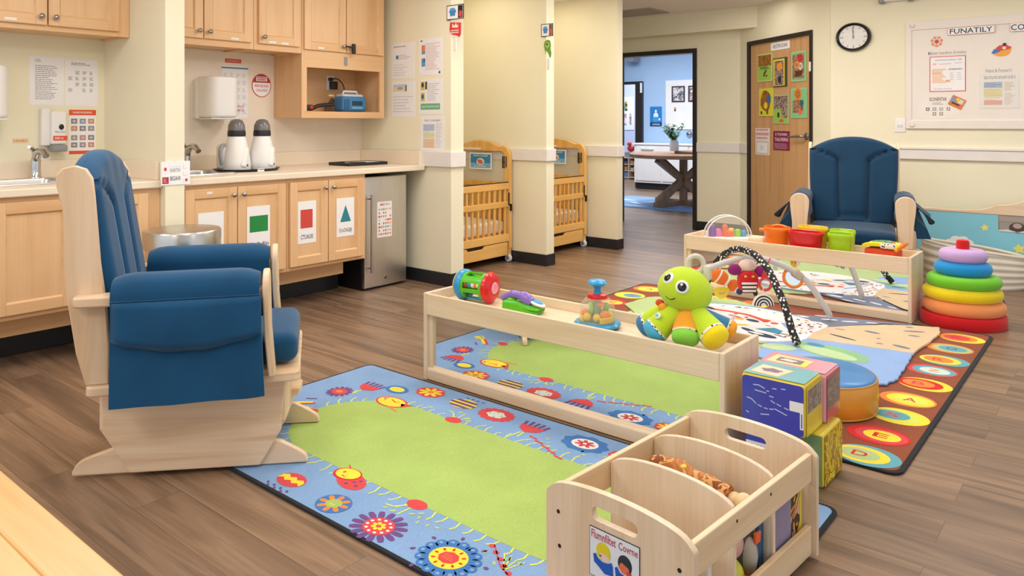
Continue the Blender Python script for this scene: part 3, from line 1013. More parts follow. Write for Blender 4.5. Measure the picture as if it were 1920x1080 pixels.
cd = MB().tube(smoothpath([(-4.91, 3.71, 1.563), (-4.88, 3.75, 1.565), (-4.87, 3.80, 1.51), (-4.86, 3.80, 1.42), (-4.85, 3.83, 1.36), (-4.81, 3.85, 1.35)], 6), .0045, 'black', 7)
tag(cd.build('power_cord', smooth=60), 'black power cord curling from the shelf outlet to the blue radio', 'cord')

# ------------------------------------------------------------------ papers helper
def sheet(name, label, cat, O, U, w_, h_, base='paper', group=None, t=.0015, V=(0, 0, 1)):
    F = frame((0, 0, 0), U, V)
    m = MB(F)
    m.box(0, w_, 0, h_, 0, t, base)
    m._fin = lambda: tag(m.build(name, loc=O, smooth=0, recalc=False), label, cat, group)
    m.z = t + .0004
    return m
LW = lambda y, z: (XB-.0003 if y < 2.1 else -4.9468, y, z)
UY = (0, 1, 0)
G1 = 'notices on the wall over the left sink'
s = sheet('notice', 'printed single column notice at the left over the left sink', 'notice', LW(1.607, 1.324), UY, .184, .285, group=G1)
s.lines(.03, .07, .25, .27, 2, s.z, 'ink_soft')
s.lines(.03, .16, .03, .235, 18, s.z, 'ink_soft', .4)
s._fin()
s = sheet('notice', 'notice with a grid of small diagrams at the right over the left sink', 'notice', LW(1.796, 1.321), UY, .186, .283, group=G1)
s.lines(.035, .155, .245, .262, 2, s.z, 'ink_soft', .6)
rn = random.Random(3)
for i in range(4):
    for j in range(4):
        if rn.random() < .85: s.lines(.018+.04*i, .042+.04*i, .085+.035*j, .107+.035*j, 3, s.z, 'ink_soft', .6, rn)
s._fin()
s = sheet('hand_washing_poster', 'orange banded hand washing poster right of the soap dispenser', 'poster', LW(1.818, 1.03), UY, .153, .268, 'paper_gloss')
s.rect(.0, .153, .235, .268, s.z, '#e2552c').rect(0, .153, 0, .02, s.z, '#e2552c').text('HANDWASHING', .022, .13, .246, .258, s.z+.0004, 'paper')
for i in range(3):
    for j in range(4):
        x, y = .012+.048*i, .04+.044*j+(.012 if j > 1 else 0)
        s.rect(x, x+.034, y, y+.03, s.z, ['#6f7f9c', '#8a8fa8', '#c98a72'][(i+j) % 3]).oval(x+.017, y+.015, .011, .009, s.z+.0004, ['#d8b9a4', '#b9c4d8'][(i*j) % 2], 10)
s._fin()
s = sheet('label_tag', 'small pale orange label on the wall above the left faucet', 'label', LW(1.521, 1.102), UY, .083, .028, '#ecd3ac')
s.text('LAVABO', .008, .075, .007, .021, s.z, '#d9863f')
s._fin()
sd = thing('soap_dispenser', 'white wall soap dispenser with a black window beside the orange poster', 'dispenser', (XB, 1.657, 1.075))
MB().rbox((.035, .085, .115), (.07, .085, .20), .015, 'plastic_white', 3).build('cover', sd, smooth=50)
MB().rbox((.02, .025, .12), (.04, .05, .22), .008, 'plastic_white', 2).build('back_plate', sd, smooth=50)
MB().ell((.071, .095, .12), (.004, .014, .017), 'black_gloss', 16, 10).build('window', sd, smooth=60)
m = MB(frame((.0705, .045, .018), (0, 1, 0), (0, 0, 1)))
m.box(.006, .082, .022, .05, 0, .0012, '#e2552c').text('200 m', .014, .06, .03, .043, .0016, 'paper').text('PROTEX', .016, .074, .066, .078, .0008, 'ink_soft')
m.build('label_panel', sd, smooth=0, recalc=False)
MB().rbox((.05, .083, -.005), (.085, .08, .04), .01, 'plastic_grey', 2).build('spout', sd, smooth=50)

def towel(y0, y1, z0, z1, label, cut=0):
    t = thing('paper_towel_dispenser', label, 'dispenser', (XB, (y0+y1)/2, z0))
    w_, h_ = y1-y0, z1-z0
    MB().box(-.002, .05, -w_/2-.012, w_/2-.05, -.008, h_-.02, 'plastic_white').build('back_plate', t, bev=.006, smooth=0)
    pts = [(.03, -w_/2), (.12, -w_/2)] + arc(.12, -w_/2+.07, .09, .07, -90, 0, 6)[1:] + arc(.12, w_/2-.07, .09, .07, 0, 90, 6) + [(.03, w_/2)]
    m = MB().prism(pts, 0, h_, 'plastic_white', 'xy')
    m.build('cover', t, bev=.016, smooth=40, seg=3)
    MB().box(.04, .2, -w_/2+.01, w_/2-.02, -.012, -.001, 'plastic_cream').build('tray', t, bev=.004, smooth=0)
    return t
towel(1.14, 1.46, 1.245, 1.535, 'white paper towel dispenser cut by the left photo edge')
towel(2.605, 2.835, 1.254, 1.532, 'white paper towel dispenser left of the round red sign')
s = sheet('chart', 'pale chart with a blue top band behind the right towel dispenser', 'chart', LW(2.80, 1.251), UY, .206, .37)
s.rect(0, .206, .352, .362, s.z, '#3d78a8')
rn = random.Random(6)
for i in range(4):
    for j in range(6):
        s.lines(.015+.048*i, .05+.048*i, .03+.052*j, .062+.052*j, 3, s.z, 'ink_pale', .5, rn)
s.rect(.10, .17, .05, .09, s.z, '#e8cfcf')
s._fin()
s = sheet('label_tag', 'small red label strip on the wall over the blue banded chart', 'label', LW(2.827, 1.644), UY, .124, .028, '#d8523f')
s.text('EMERGENCY', .012, .112, .008, .020, s.z, '#f0b8a8')
s._fin()
s = MB(frame((0, 0, 0), UY, (0, 0, 1)))
s.prism(arc(0, 0, .079, .085, 0, 352, 40), 0, .003, '#c43a34', 'xy')
s.oval(0, 0, .074, .080, .0034, 'paper', 40)
s.poly(arc(0, 0, .074, .08, 15, 165, 24), .0038, '#c02f30').rect(-.045, .045, .032, .064, .0042, 'paper').lines(-.04, .04, .035, .062, 2, .0046, '#c02f30', .7, random.Random(2), .95)
s.text('REFUELING', -.055, .055, -.012, .006, .0038, '#c43a34').text('CHILDREN', -.045, .045, -.045, -.026, .0038, '#d0574c')
tag(s.build('round_sign', loc=LW(3.114, 1.492), smooth=0, recalc=False), 'round red and white sign on the wall left of the open shelf', 'sign')
# sign on the end of the wall stub
s = sheet('sign', 'white sign card with red squares on the end of the wall stub', 'sign', (-4.159, 1.995, .872), UY, .165, .132, 'paper_gloss', t=.004)
s.rect(.006, .042, .008, .045, s.z, '#b03038').lines(.012, .036, .014, .038, 3, s.z+.0004, '#e8b8b8').rect(.016, .03, .08, .098, s.z, '#d83a3a')
s.text('BABITIN', .05, .108, .072, .092, s.z, 'ink_soft').text('BEGAVII', .05, .108, .024, .048, s.z, 'ink').rect(.048, .110, .10, .101, s.z, 'ink_soft')
for a in (.012, .05, .09): s.rect(.125, .15, a, a+.0012, s.z, '#c98a92').rect(.125, .1262, a, a+.02, s.z, '#c98a92')
s.oval(.143, .024, .008, .008, s.z, '#b03038', 14)
s._fin()

# ------------------------------------------------------------------ on the counter
CT = .8985
tr = thing('appliance_tray', 'black oval tray under the two white appliances', 'tray', (-4.62, 2.80, CT))
m = MB()
m.lathe([(0, .004), (.20, .004), (.225, .016), (.232, .016), (.21, 0), (0, 0)], 'black', 40, (0, 0, 0), 'z', .78, .98)
m.build('dish', tr, smooth=50)
MB().box(.172, .176, -.03, .02, 0, .02, 'plastic_white').build('tag', tr, bev=.001, smooth=0)
def flask(y, label, rz, jug):
    t = thing('bottle_warmer', label, 'appliance', (-4.615, y, CT+.0052), rz, 'white appliances on the black tray')
    m = MB()
    m.lathe([(0, 0), (.086, 0), (.092, .01), (.090, .05), (.080, .12), (.062, .20), (.055, .225), (0, .226)], 'plastic_white', 32)
    m.build('body', t, smooth=50)
    MB().lathe([(.057, .225), (.058, .245), (.055, .265), (0, .266)], 'black', 32).build('collar', t, smooth=50)
    MB().lathe([(.055, .265), (.052, .30), (.038, .33), (.018, .340), (0, .341)], 'smoke', 32).build('dome', t, smooth=50)
    m = MB()
    m.rbox((0, 0, 0), (.05, .055, .15), .024, 'plastic_white', 3)
    o = m.build('front_panel', t, loc=(.066, .012, .085), smooth=60)
    o.rotation_euler = (R(-14), R(-10), 0)
    MB().rbox((.088, .02, .035), (.012, .022, .012), .004, 'black', 2).build('switch', t, smooth=50)
    if jug:
        m = MB().rbox((-.05, -.07, .09), (.09, .06, .17), .025, 'plastic_white', 3)
        m.build('side_tank', t, smooth=60)
        m = MB().tube(smoothpath([(.0, -.085, .17), (.02, -.12, .16), (.025, -.13, .11), (.02, -.115, .04)], 6), .012, 'plastic_grey', 10)
        m.build('handle', t, smooth=60)
    return t
flask(2.720, 'left white bottle warmer with grey dome and side handle', 0, True)
flask(2.910, 'right white bottle warmer with grey dome', R(8), False)
tp = thing('letter_tray', 'black flat tray holding papers on the countertop above the fridge', 'tray', (-4.60, 3.73, CT), R(0))
m = MB()
m.prism(rrect(-.13, .13, -.19, .19, .02), 0, .006, 'black', 'xy')
m.prism(rrect(-.13, .13, -.19, .19, .02), .006, .022, 'black', 'xy', holes=[rrect(-.115, .115, -.175, .175, .015)[::-1]])
m.build('tray', tp, bev=.002, smooth=30)
MB().box(-.09, .11, -.06, .15, .0065, .02, 'paper').build('papers', tp, smooth=0)
MB().box(-.02, .115, -.12, -.02, .022, .026, 'black_gloss').build('clip', tp, bev=.001, smooth=0)

# ------------------------------------------------------------------ shape cards on the cabinet doors
def card(y0, y1, z0, z1, label, cat='shape card'):
    return sheet('shape_card', label, cat, (XF+.0185-.0095, y0, z0), UY, y1-y0, z1-z0, 'paper_gloss', 'white shape cards on the cabinet doors')
XD = XF + .0085
card_ = lambda y0, y1, z0, z1, lab: sheet('shape_card', lab, 'card', (XF+.0085, y0, z0), UY, y1-y0, z1-z0, 'paper_gloss', 'white shape cards on the cabinet doors')
s = card_(2.235, 2.395, .40, .692, 'white shape card half hidden behind the steel trash can')
s.oval(.10, .15, .045, .05, s.z, '#e8843a', 30).text('CIRCLE', .035, .125, .03, .06, s.z, 'ink')
s._fin()
s = card_(2.548, 2.708, .428, .703, 'white shape card with a green rectangle')
s.rect(.018, .145, .115, .215, s.z, '#1f8a3f').text('an Pyfiin', .022, .15, .018, .052, s.z, 'ink')
s._fin()
s = card_(2.905, 3.055, .428, .705, 'white shape card with a red square')
s.rect(.028, .122, .10, .222, s.z, '#d2483f').text('CTUAUI0', .03, .126, .028, .058, s.z, 'ink')
s._fin()
s = card_(3.222, 3.372, .438, .702, 'white shape card with a teal triangle')
s.poly([(.03, .1), (.122, .1), (.076, .215)], s.z, '#2a8393').text("S'nOIGIJI", .022, .128, .022, .056, s.z, 'ink')
s._fin()

# ------------------------------------------------------------------ fridge and bin
fg = thing('mini_fridge', 'stainless steel under counter fridge with a long bar handle', 'fridge', (-4.297, 3.735, 0))
MB().box(-.60, -.035, -.195, .205, .012, .815, 'black').build('cabinet', fg, bev=.004, smooth=0)
MB().rbox((-.016, .008, .422), (.034, .405, .808), .007, 'steel_v', 2).build('door', fg, smooth=40)
m = MB()
m.tube([(.045, -.165, .135), (.045, -.165, .70)], .0095, 'steel', 12)
for z in (.17, .67): m.tube([(0, -.165, z), (.045, -.165, z)], .008, 'nickel', 10)
m.build('handle', fg, smooth=50)
MB(frame((.0012, .0, .075), UY, (0, 0, 1))).cyl((0, 0, 0), .014, .002, 'nickel', 20).build('badge', fg, smooth=40)
MB().box(-.60, -.03, -.19, .2, 0, .02, 'black').build('foot', fg, smooth=0)
s = sheet('meal_chart', 'colourful printed chart stuck on the steel fridge door', 'chart', (-4.2955, 3.655, .375), UY, .142, .262, 'paper_gloss')
rn = random.Random(9)
cs = ['#e58a5a', '#7fb2b8', '#d8605a', '#e8b060', '#5f9fae', '#c9585e']
s.text('MENU', .03, .12, .232, .25, s.z, '#d8605a')
for i in range(6):
    for j in range(8):
        if rn.random() < .8:
            x, y = .01+.021*i, .012+.026*j
            s.oval(x+.01, y+.011, rn.uniform(.005, .010), rn.uniform(.006, .010), s.z, rn.choice(cs), 9, 0, .2, 3)
s._fin()
tc = thing('trash_can', 'round brushed steel trash can in front of the wall stub', 'trash can', (-3.90, 1.985, 0))
MB().lathe([(0, .02), (.165, .02), (.17, .03), (.178, .575), (.178, .60), (0, .60)], 'steel_v', 48).build('body', tc, smooth=40)
MB().lathe([(.172, 0), (.178, .004), (.178, .022), (.165, .024), (0, .024), (0, 0)], 'black', 48).build('base_ring', tc, smooth=40)
MB().lathe([(.186, .562), (.193, .566), (.193, .648), (.188, .657), (.17, .66), (0, .664), (0, .6), (.18, .59)], 'steel', 48).build('lid', tc, smooth=40)

# ------------------------------------------------------------------ papers on the first alcove wall (faces -Y)
UX = (1, 0, 0)
PY = lambda x, z, y=4.0502: (x, y, z)
G2 = 'papers on the first alcove wall'
s = sheet('notice', 'typed notice at upper left of the five on the first alcove wall', 'notice', PY(-4.585, 1.566), UX, .268, .283, group=G2)
s.lines(.03, .23, .245, .262, 1, s.z, 'ink_soft', .5).rect(.055, .085, .155, .185, s.z, '#4f86b8').lines(.09, .22, .15, .19, 3, s.z, 'ink_pale', .5).lines(.03, .20, .02, .12, 5, s.z, 'ink_pale', .25)
s._fin()
s = sheet('notice', 'pinkish notice with two small photos at upper right on the first alcove wall', 'notice', PY(-4.268, 1.579), UX, .253, .284, group=G2)
s.lines(.075, .235, .04, .25, 16, s.z, '#dcc0bc', .5).rect(.03, .07, .165, .235, s.z, 'photo_blue').rect(.03, .07, .07, .135, s.z, 'photo_blue').rect(.215, .232, .012, .03, s.z, '#2f4f86').rect(.02, .04, .262, .272, s.z, '#2f4f86')
s._fin()
s = sheet('notice', 'notice with a beach picture at lower left on the first alcove wall', 'notice', PY(-4.58, 1.266), UX, .267, .282, group=G2)
s.rect(.02, .18, .20, .255, s.z, '#e6d6c0').rect(.02, .18, .235, .255, s.z+.0003, '#b8cfe0').rect(.16, .172, .20, .245, s.z+.0006, 'ink').oval(.10, .225, .035, .012, s.z+.0006, '#b0a890', 12).lines(.02, .25, .03, .17, 6, s.z, 'ink_pale', .3)
s._fin()
s = sheet('notice', 'notice with two yellow pictures and a green band on the first alcove wall', 'notice', PY(-4.268, 1.284), UX, .255, .268, group=G2)
s.rect(.02, .065, .185, .25, s.z, '#d8c24a').rect(.02, .065, .1, .165, s.z, '#d8c24a').oval(.042, .225, .014, .02, s.z+.0004, '#3a3f4a', 10).oval(.042, .135, .014, .02, s.z+.0004, '#2f5f96', 10)
s.rect(.07, .09, .19, .25, s.z, 'ink').lines(.095, .235, .10, .24, 9, s.z, 'ink_pale', .45).rect(.02, .23, .035, .082, s.z, '#6fb285').text('ayai benhinond', .035, .215, .046, .07, s.z+.0004, '#d8ecdc')
s._fin()
s = sheet('notice', 'colour blocked schedule lowest on the first alcove wall above the white rail', 'notice', PY(-4.249, 1.008), UX, .255, .262, group=G2)
s.rect(.03, .15, .15, .20, s.z, '#b4c4dc').rect(.03, .15, .095, .14, s.z, '#e0e0ae').rect(.03, .15, .02, .088, s.z, '#ecc8a0').lines(.03, .15, .02, .20, 12, s.z+.0004, 'ink_pale', .2).lines(.165, .235, .02, .21, 14, s.z, 'ink_pale', .4).text('WEEKLY LANRIDEMENT', .04, .22, .222, .236, s.z, 'ink_soft')
s._fin()
def endcard(x, y, z, w_, h_, label, dark):
    s = sheet('picture_card', label, 'card', (x, y, z), UX, w_, h_, 'black', 'framed cards on the alcove wall edges', t=.006)
    s.rect(.006, w_-.006, .006, h_-.006, s.z, 'paper_gloss')
    s.oval(w_*.36, h_*.5, w_*.2, h_*.28, s.z+.0004, '#3f86c4', 14, 0, .2, 5).rect(w_*.2, w_*.5, h_*.62, h_*.78, s.z+.0006, '#5a9ad4')
    s.rect(w_*.68, w_-.008, .008, h_-.008, s.z+.0006, dark).oval(w_*.83, h_*.35, w_*.1, h_*.24, s.z+.001, '#d84a42', 12, 0, .15, 4)
    s._fin()
endcard(-3.957, 4.043, 1.981, .170, .108, 'small framed card with a blue picture at the top of the first alcove wall edge', '#1c1c1f')
endcard(-3.912, 5.143, 1.95, .122, .108, 'small framed card with a blue picture at the top of the second alcove wall edge', '#6b4f44')
def hangtag(x, y, z, label, cat, cols, shape, clip):
    t = thing('hanging_tag', label, cat, (x, y, z))
    m = MB(frame((0, 0, 0), UX, (0, 0, 1)))
    if shape == 'red':
        m.prism([(-.058, .06), (-.05, .115), (.058, .105), (.055, .02), (.04, 0), (.02, .012), (-.03, .022)], 0, .006, cols[0], 'xy')
        m.lines(-.04, .045, .028, .06, 2, .0065, cols[1], .5, random.Random(1), .9).poly([(-.03, .075), (-.025, .105), (-.005, .085), (.01, .108), (.022, .082), (.035, .1), (.03, .07)], .0065, cols[1])
    else:
        m.prism(smoothpath([(-.03, .10, 0), (-.035, .14, 0), (0, .155, 0), (.032, .13, 0), (.03, .08, 0), (.04, .03, 0), (.025, 0, 0), (.012, .04, 0), (-.02, .06, 0)], 4), 0, .006, cols[0], 'xy', fn=None) if False else m.prism([(p[0], p[1]) for p in smoothpath([(-.03, .10), (-.035, .14), (0, .155), (.032, .13), (.03, .08), (.04, .03), (.025, 0), (.012, .04), (-.02, .06)], 4)] if False else [(-.03, .08), (-.037, .11), (-.03, .14), (0, .155), (.025, .145), (.033, .11), (.03, .075), (.038, .04), (.034, .012), (.022, 0), (.012, .03), (-.005, .055), (-.025, .06)], 0, .006, cols[0], 'xy')
        m.oval(0, .11, .022, .026, .0065, cols[1], 12).oval(-.004, .115, .010, .010, .007, 'ink', 9).stroke([(-.03, .05), (-.015, .045), (-.02, .035)], .006, .0065, cols[1])
    m.build('picture', t, smooth=0, recalc=False)
    MB().box(-.01 if shape == 'red' else .0, .016 if shape == 'red' else .025, -.012, 0, clip[0], clip[1], 'plastic_cream').build('clip', t, bev=.003, smooth=0)
hangtag(-3.872, 4.043, 1.848, 'red picture tag hanging below the first alcove edge card', 'tag', ['#d83c34', '#f2e4e0'], 'red', (-.10, -.005))
hangtag(-3.846, 5.143, 1.768, 'green picture tag hanging below the second alcove edge card', 'tag', ['#6f9c3a', '#a4c45a'], 'green', (-.10, -.005))

# ------------------------------------------------------------------ cribs in the alcoves
def crib():
    t = thing('crib', 'honey maple crib in the first alcove left of the middle wall', 'crib', (-4.58, 4.67, 0), 0, 'honey maple cribs in the alcoves')
    # local: x -.335 .. .335 (front +x), y -.455 .. .455
    hx, hy = .335, .445
    ZT = 1.062
    def endpanel(y, name):
        outer = [(-hx-.02, .12)] + [(-hx-.02, .93)] + arc(-hx+.10, .93, .12, .095, 180, 110, 5)[1:] + arc(0, .60, .5, ZT-.60, 118, 62, 10) + arc(hx-.10, .93, .12, .095, 70, 0, 5) + [(hx+.02, .12), (hx-.045, .12), (hx-.045, .935)] + arc(hx-.075, .935, .03, .03, 0, 90, 4)[1:] + arc(-hx+.075, .935, .03, .03, 90, 180, 4) + [(-hx+.045, .12)]
        o = MB().prism(outer, y-.02, y+.02, 'crib_z', 'xz').build(name, t, bev=.006, smooth=30)
        return o
    for y in (hy, -hy):
        e = endpanel(y, 'end_frame')
        MB().prism([(-hx+.046, .70), (hx-.046, .70), (hx-.046, .93), (hx-.08, .964), (-hx+.08, .964), (-hx+.046, .93)], y-.003, y+.003, 'acrylic', 'xz').build('clear_panel', t, smooth=0)
        m = MB().box(-hx+.03, hx-.03, y-.012, y+.012, .655, .70, 'crib_z').box(-hx+.03, hx-.03, y-.012, y+.012, .20, .26, 'crib_z')
        for i in range(9):
            x = -hx+.085 + i*(2*hx-.17)/8
            m.box(x-.012, x+.012, y-.008, y+.008, .24, .66, 'crib_z')
        m.build('end_slats', t, bev=.003, smooth=0)
        MB().box(-.26, .02, y-.026, y-.021, .975, .995, 'plastic_cream').build('label_strip', t, bev=.001, smooth=0)
    for sx, nm in ((hx, 'front_gate'), (-hx, 'back_rail')):
        m = MB()
        x0, x1 = sx-.018, sx+.018
        for z0_, z1_ in ((.640, .696), (.485, .535), (.185, .25)):
            m.box(x0, x1, -hy+.02, hy-.02, z0_, z1_, 'crib_y')
        for i in range(12):
            y = -hy+.06 + i*(2*hy-.12)/11
            m.box(sx-.010, sx+.010, y-.011, y+.011, .23, .50, 'crib_z').box(sx-.010, sx+.010, y-.011, y+.011, .52, .65, 'crib_z')
        m.build(nm, t, bev=.005, smooth=0)
        MB().box(sx-.012, sx+.012, -hy+.02, hy-.02, .696, .703, 'black').build('gate_channel', t, smooth=0)
    MB().rbox((0, 0, .31), (2*hx-.06, 2*hy-.06, .11), .03, 'mattress', 6).build('mattress', t, smooth=60)
    MB().box(-hx+.02, hx-.02, -hy+.02, hy-.02, .225, .252, 'crib_y').build('mattress_board', t, smooth=0)
    notch = [(-hy+.02, .065), (hy-.035, .065), (hy-.035, .18), (.12, .18), (.09, .155), (-.09, .155), (-.12, .18), (-hy+.02, .18)]
    dm = MB().prism(notch, hx-.01, hx+.012, 'crib_y', 'yz').box(-hx+.05, hx-.01, -hy+.03, hy-.045, .07, .15, 'crib_y')
    dr = dm.build('drawer', t, bev=.004, smooth=0)
    MB().box(hx-.013, hx-.009, -.125, .125, .150, .182, 'black').build('drawer_grip', dr, smooth=0)
    for y in (hy, -hy):
        for x in (hx-.012, -hx+.012):
            l = MB().box(x-.022, x+.022, y-.019, y+.019, .075, .13, 'crib_z').build('leg', t, bev=.004, smooth=0)
            c_ = MB().lathe([(0, -.014), (.030, -.014), (.034, -.008), (.034, .008), (.030, .014), (0, .014)], 'plastic_white', 20, (x+.006, y, .034), 'y').lathe([(0, -.016), (.014, -.016), (.014, .016), (0, .016)], 'plastic_grey', 14, (x+.006, y, .034), 'y').box(x-.016, x+.020, y-.019, y+.019, .05, .078, 'plastic_cream')
            c_.build('caster', t, smooth=40)
    lt = MB().box(hx+.018, hx+.024, hy-.06, hy-.035, .80, .90, 'black')
    lt = MB().box(hx-.06, hx-.045, hy-.024, hy-.020, .82, .925, 'black').box(hx-.035, hx-.028, hy-.024, hy-.020, .82, .925, 'black').box(hx-.06, hx-.028, hy-.024, hy-.020, .865, .875, 'black').box(hx-.018, hx-.010, hy-.024, hy-.020, .83, .925, 'black')
    lt.build('hinge', t, smooth=0)
    MB().box(hx+.018, hx+.026, hy-.035, hy-.022, .50, .61, 'black').box(hx+.018, hx+.04, hy-.016, hy-.004, .45, .51, 'black').build('latch', t, bev=.002, smooth=0)
    return t
fabric('mattress', '#f2ece6', .8, .03)
c1 = crib()
c1.location = (-4.58, 4.665, 0)
c2 = dup(c1, (-4.52, 5.745, 0), None, 'honey maple crib in the second alcove beyond the middle wall')
def cribsign(x, y, z, w_, h_, label):
    s = sheet('crib_sign', label, 'sign', (x, y, z), UX, w_, h_, 'paper_gloss', 'blue picture signs on the cribs', t=.004)
    s.rect(.012, w_-.012, .012, h_-.012, s.z, '#2f86c4').rect(.012, w_-.012, .012, h_*.38, s.z+.0003, '#7ab4dc').text('SAFE SLEEP', w_*.17, w_*.85, h_*.77, h_*.88, s.z+.0006, '#dfe89a')
    s.oval(w_*.5, h_*.46, w_*.18, h_*.22, s.z+.0006, '#e4dcd4', 16).oval(w_*.46, h_*.48, w_*.09, h_*.13, s.z+.001, '#d8604a', 12, 0, .2, 3).oval(w_*.54, h_*.42, w_*.08, h_*.11, s.z+.0012, '#c87a5a', 12)
    s.lines(w_*.2, w_*.8, h_*.12, h_*.24, 1, s.z+.0006, '#cfe0ea', .5, random.Random(1), .9)
    s._fin()
cribsign(-4.707, 5.1055, .80, .265, .148, 'blue framed sign on the clear end of the first crib')
cribsign(-4.66, 6.1855, .806, .262, .142, 'blue framed sign on the clear end of the second crib')

# ------------------------------------------------------------------ notices on the angled door
def onDoor(u, v, n=-.0118):
    return tuple(AF @ Vector((u, v, n)))
def dsheet(name, label, cat, u0, u1, v0, v1, base='paper', group=None, t=.004):
    return sheet(name, label, cat, onDoor(u0, v0), AX, u1-u0, v1-v0, base, group, t)
art('art_fall', ['#2a1a14', '#8a3418', '#b8641e', '#5a3418', '#c89a3a', '#3a4a1e'], 26, .5, 2)
art('art_mix', ['#1e2426', '#c8943a', '#2a2a34', '#e0d4c0', '#34506c', '#a8482a', '#1c2422'], 30, .5, 2)
art('art_flower', ['#1e2a28', '#3f7a5a', '#c8603a', '#2a3a34', '#e8b890', '#a83040', '#1c2630'], 30, .5, 2)
s = dsheet('name_sign', 'white name strip at the top of the wooden door', 'sign', .575, .896, 1.952, 2.032)
s.text('RESTROONI', .04, .28, .022, .058, s.z, '#6a5a5c')
s._fin()
GP = 'art posters on the wooden door'
DP = [('poster', 'top left poster on the door with autumn picture and green base', .337, .598, 1.647, 1.933, 0),
      ('poster', 'top middle poster on the door with yellow edge and dark side', .617, .855, 1.579, 1.871, 1),
      ('poster', 'top right poster on the door with a flower bunch on teal', .931, 1.160, 1.619, 1.905, 2),
      ('poster', 'lower left poster on the door with yellow ground and blue spot', .365, .610, 1.288, 1.574, 3),
      ('poster', 'lower middle poster on the door with a lime base', .625, .880, 1.210, 1.499, 4),
      ('poster', 'lower right poster on the door with orange bloom on green', .926, 1.171, 1.266, 1.552, 5)]
for n_, lab, u0, u1, v0, v1, k in DP:
    w_, h_ = u1-u0, v1-v0
    s = dsheet(n_, lab, 'poster', u0, u1, v0, v1, ['#c8d880', '#4a4a3a', '#a8d8a0', '#d8e04a', '#a8c89a', '#9ad8a4'][k], GP, .008)
    z = s.z
    b_ = .012
    if k == 0:
        s.rect(b_, w_-b_, b_, h_-b_, z, '#9cc850').rect(b_, w_-b_, h_*.56, h_-b_, z+.0004, 'art_fall').lines(w_*.2, w_*.9, h_*.44, h_*.54, 2, z+.0006, 'ink', .7)
        for i in range(9): s.oval(w_*(.45+.05*(i % 5)), h_*(.2+.06*(i % 4)), .014, .010, z+.0006, ['#3a4a2a', '#6a5a2a', '#8a3a2a'][i % 3], 8)
    elif k == 1:
        s.rect(b_*.6, w_-.035, b_, h_-b_, z, '#e8d840').rect(.03, w_-.055, .02, h_-.03, z+.0004, 'art_mix').oval(w_*.5, h_*.25, .03, .04, z+.0008, '#2a2a34', 14).oval(w_*.5, h_*.7, .05, .04, z+.0008, '#f0a030', 12, 0, .2, 6)
    elif k == 2:
        s.rect(b_, w_-b_, b_, h_-b_, z, '#7cc088').rect(.02, w_-.03, .03, h_-.03, z+.0004, 'art_flower').petals(w_*.62, h_*.78, .01, .045, .03, 9, z+.0008, '#e0403a').petals(w_*.4, h_*.55, .01, .04, .03, 8, z+.0009, '#f0a060').petals(w_*.65, h_*.5, .008, .035, .03, 8, z+.0009, '#f4e4c8').poly([(w_*.3, h_*.15), (w_*.7, h_*.18), (w_*.8, h_*.35), (w_*.25, h_*.35)], z+.001, '#5a3424')
    elif k == 3:
        s.rect(b_, w_-b_, b_, h_-b_, z, '#e2d42c').oval(w_*.5, h_*.55, w_*.38, h_*.38, z+.0004, 'art_fall', 22, 0, .06, 4).oval(w_*.72, h_*.62, .035, .045, z+.0008, '#2f6fb4', 14).oval(w_*.5, h_*.38, .035, .035, z+.0009, '#f4d038', 14).rect(.03, .06, .02, .05, z+.0006, 'ink').rect(w_*.55, w_*.7, .02, .055, z+.0006, '#4a7a2a')
    elif k == 4:
        s.rect(b_, w_-b_, b_, h_-b_, z, '#a0c850').rect(b_, w_-b_, h_*.5, h_-b_, z+.0004, 'art_mix').rect(w_*.55, w_-b_*1.5, h_*.2, h_*.6, z+.0005, 'art_mix').oval(w_*.55, h_*.1, .04, .018, z+.0008, '#e06a2a', 12).oval(w_*.35, h_*.3, .022, .03, z+.0008, '#2f4a34', 12)
    else:
        s.rect(b_, w_-b_, b_, h_-b_, z, '#84cc94').rect(.03, w_-.05, .05, h_*.6, z+.0004, 'art_flower').petals(w_*.45, h_*.8, .01, .06, .035, 10, z+.0008, '#ee8a3a').oval(w_*.6, h_*.2, .03, .03, z+.0009, '#e87048', 12).oval(w_*.7, h_*.5, .03, .03, z+.0009, '#2a6a6a', 12)
    s._fin()
s = dsheet('notice', 'white notice with pink bands and a lower pocket on the wooden door', 'notice', .289, .547, .883, 1.163, '#f0e0dc')
s.lines(.02, .235, .25, .275, 1, s.z, '#c88a90', .7, random.Random(2), .95).rect(.01, .248, .205, .232, s.z, '#dc9aa0').lines(.02, .235, .165, .19, 1, s.z, '#b88a98', .7, random.Random(3), .95).rect(.02, .24, .01, .14, s.z, '#c8bcb4').rect(.03, .23, .02, .13, s.z+.0004, 'paper').rect(.09, .15, .05, .10, s.z+.0008, '#dcdce0')
s._fin()
s = dsheet('poster', 'maroon poster with white lettering beside the door handle', 'poster', .617, .893, .944, 1.136, '#861f48')
s.text('E THOINN', .04, .235, .145, .172, s.z, '#f0dce4').text('TALIVERN', .025, .25, .09, .125, s.z, '#f0dce4').lines(.02, .25, .012, .07, 4, s.z, '#c890a8', .5, random.Random(1), .9)
s._fin()

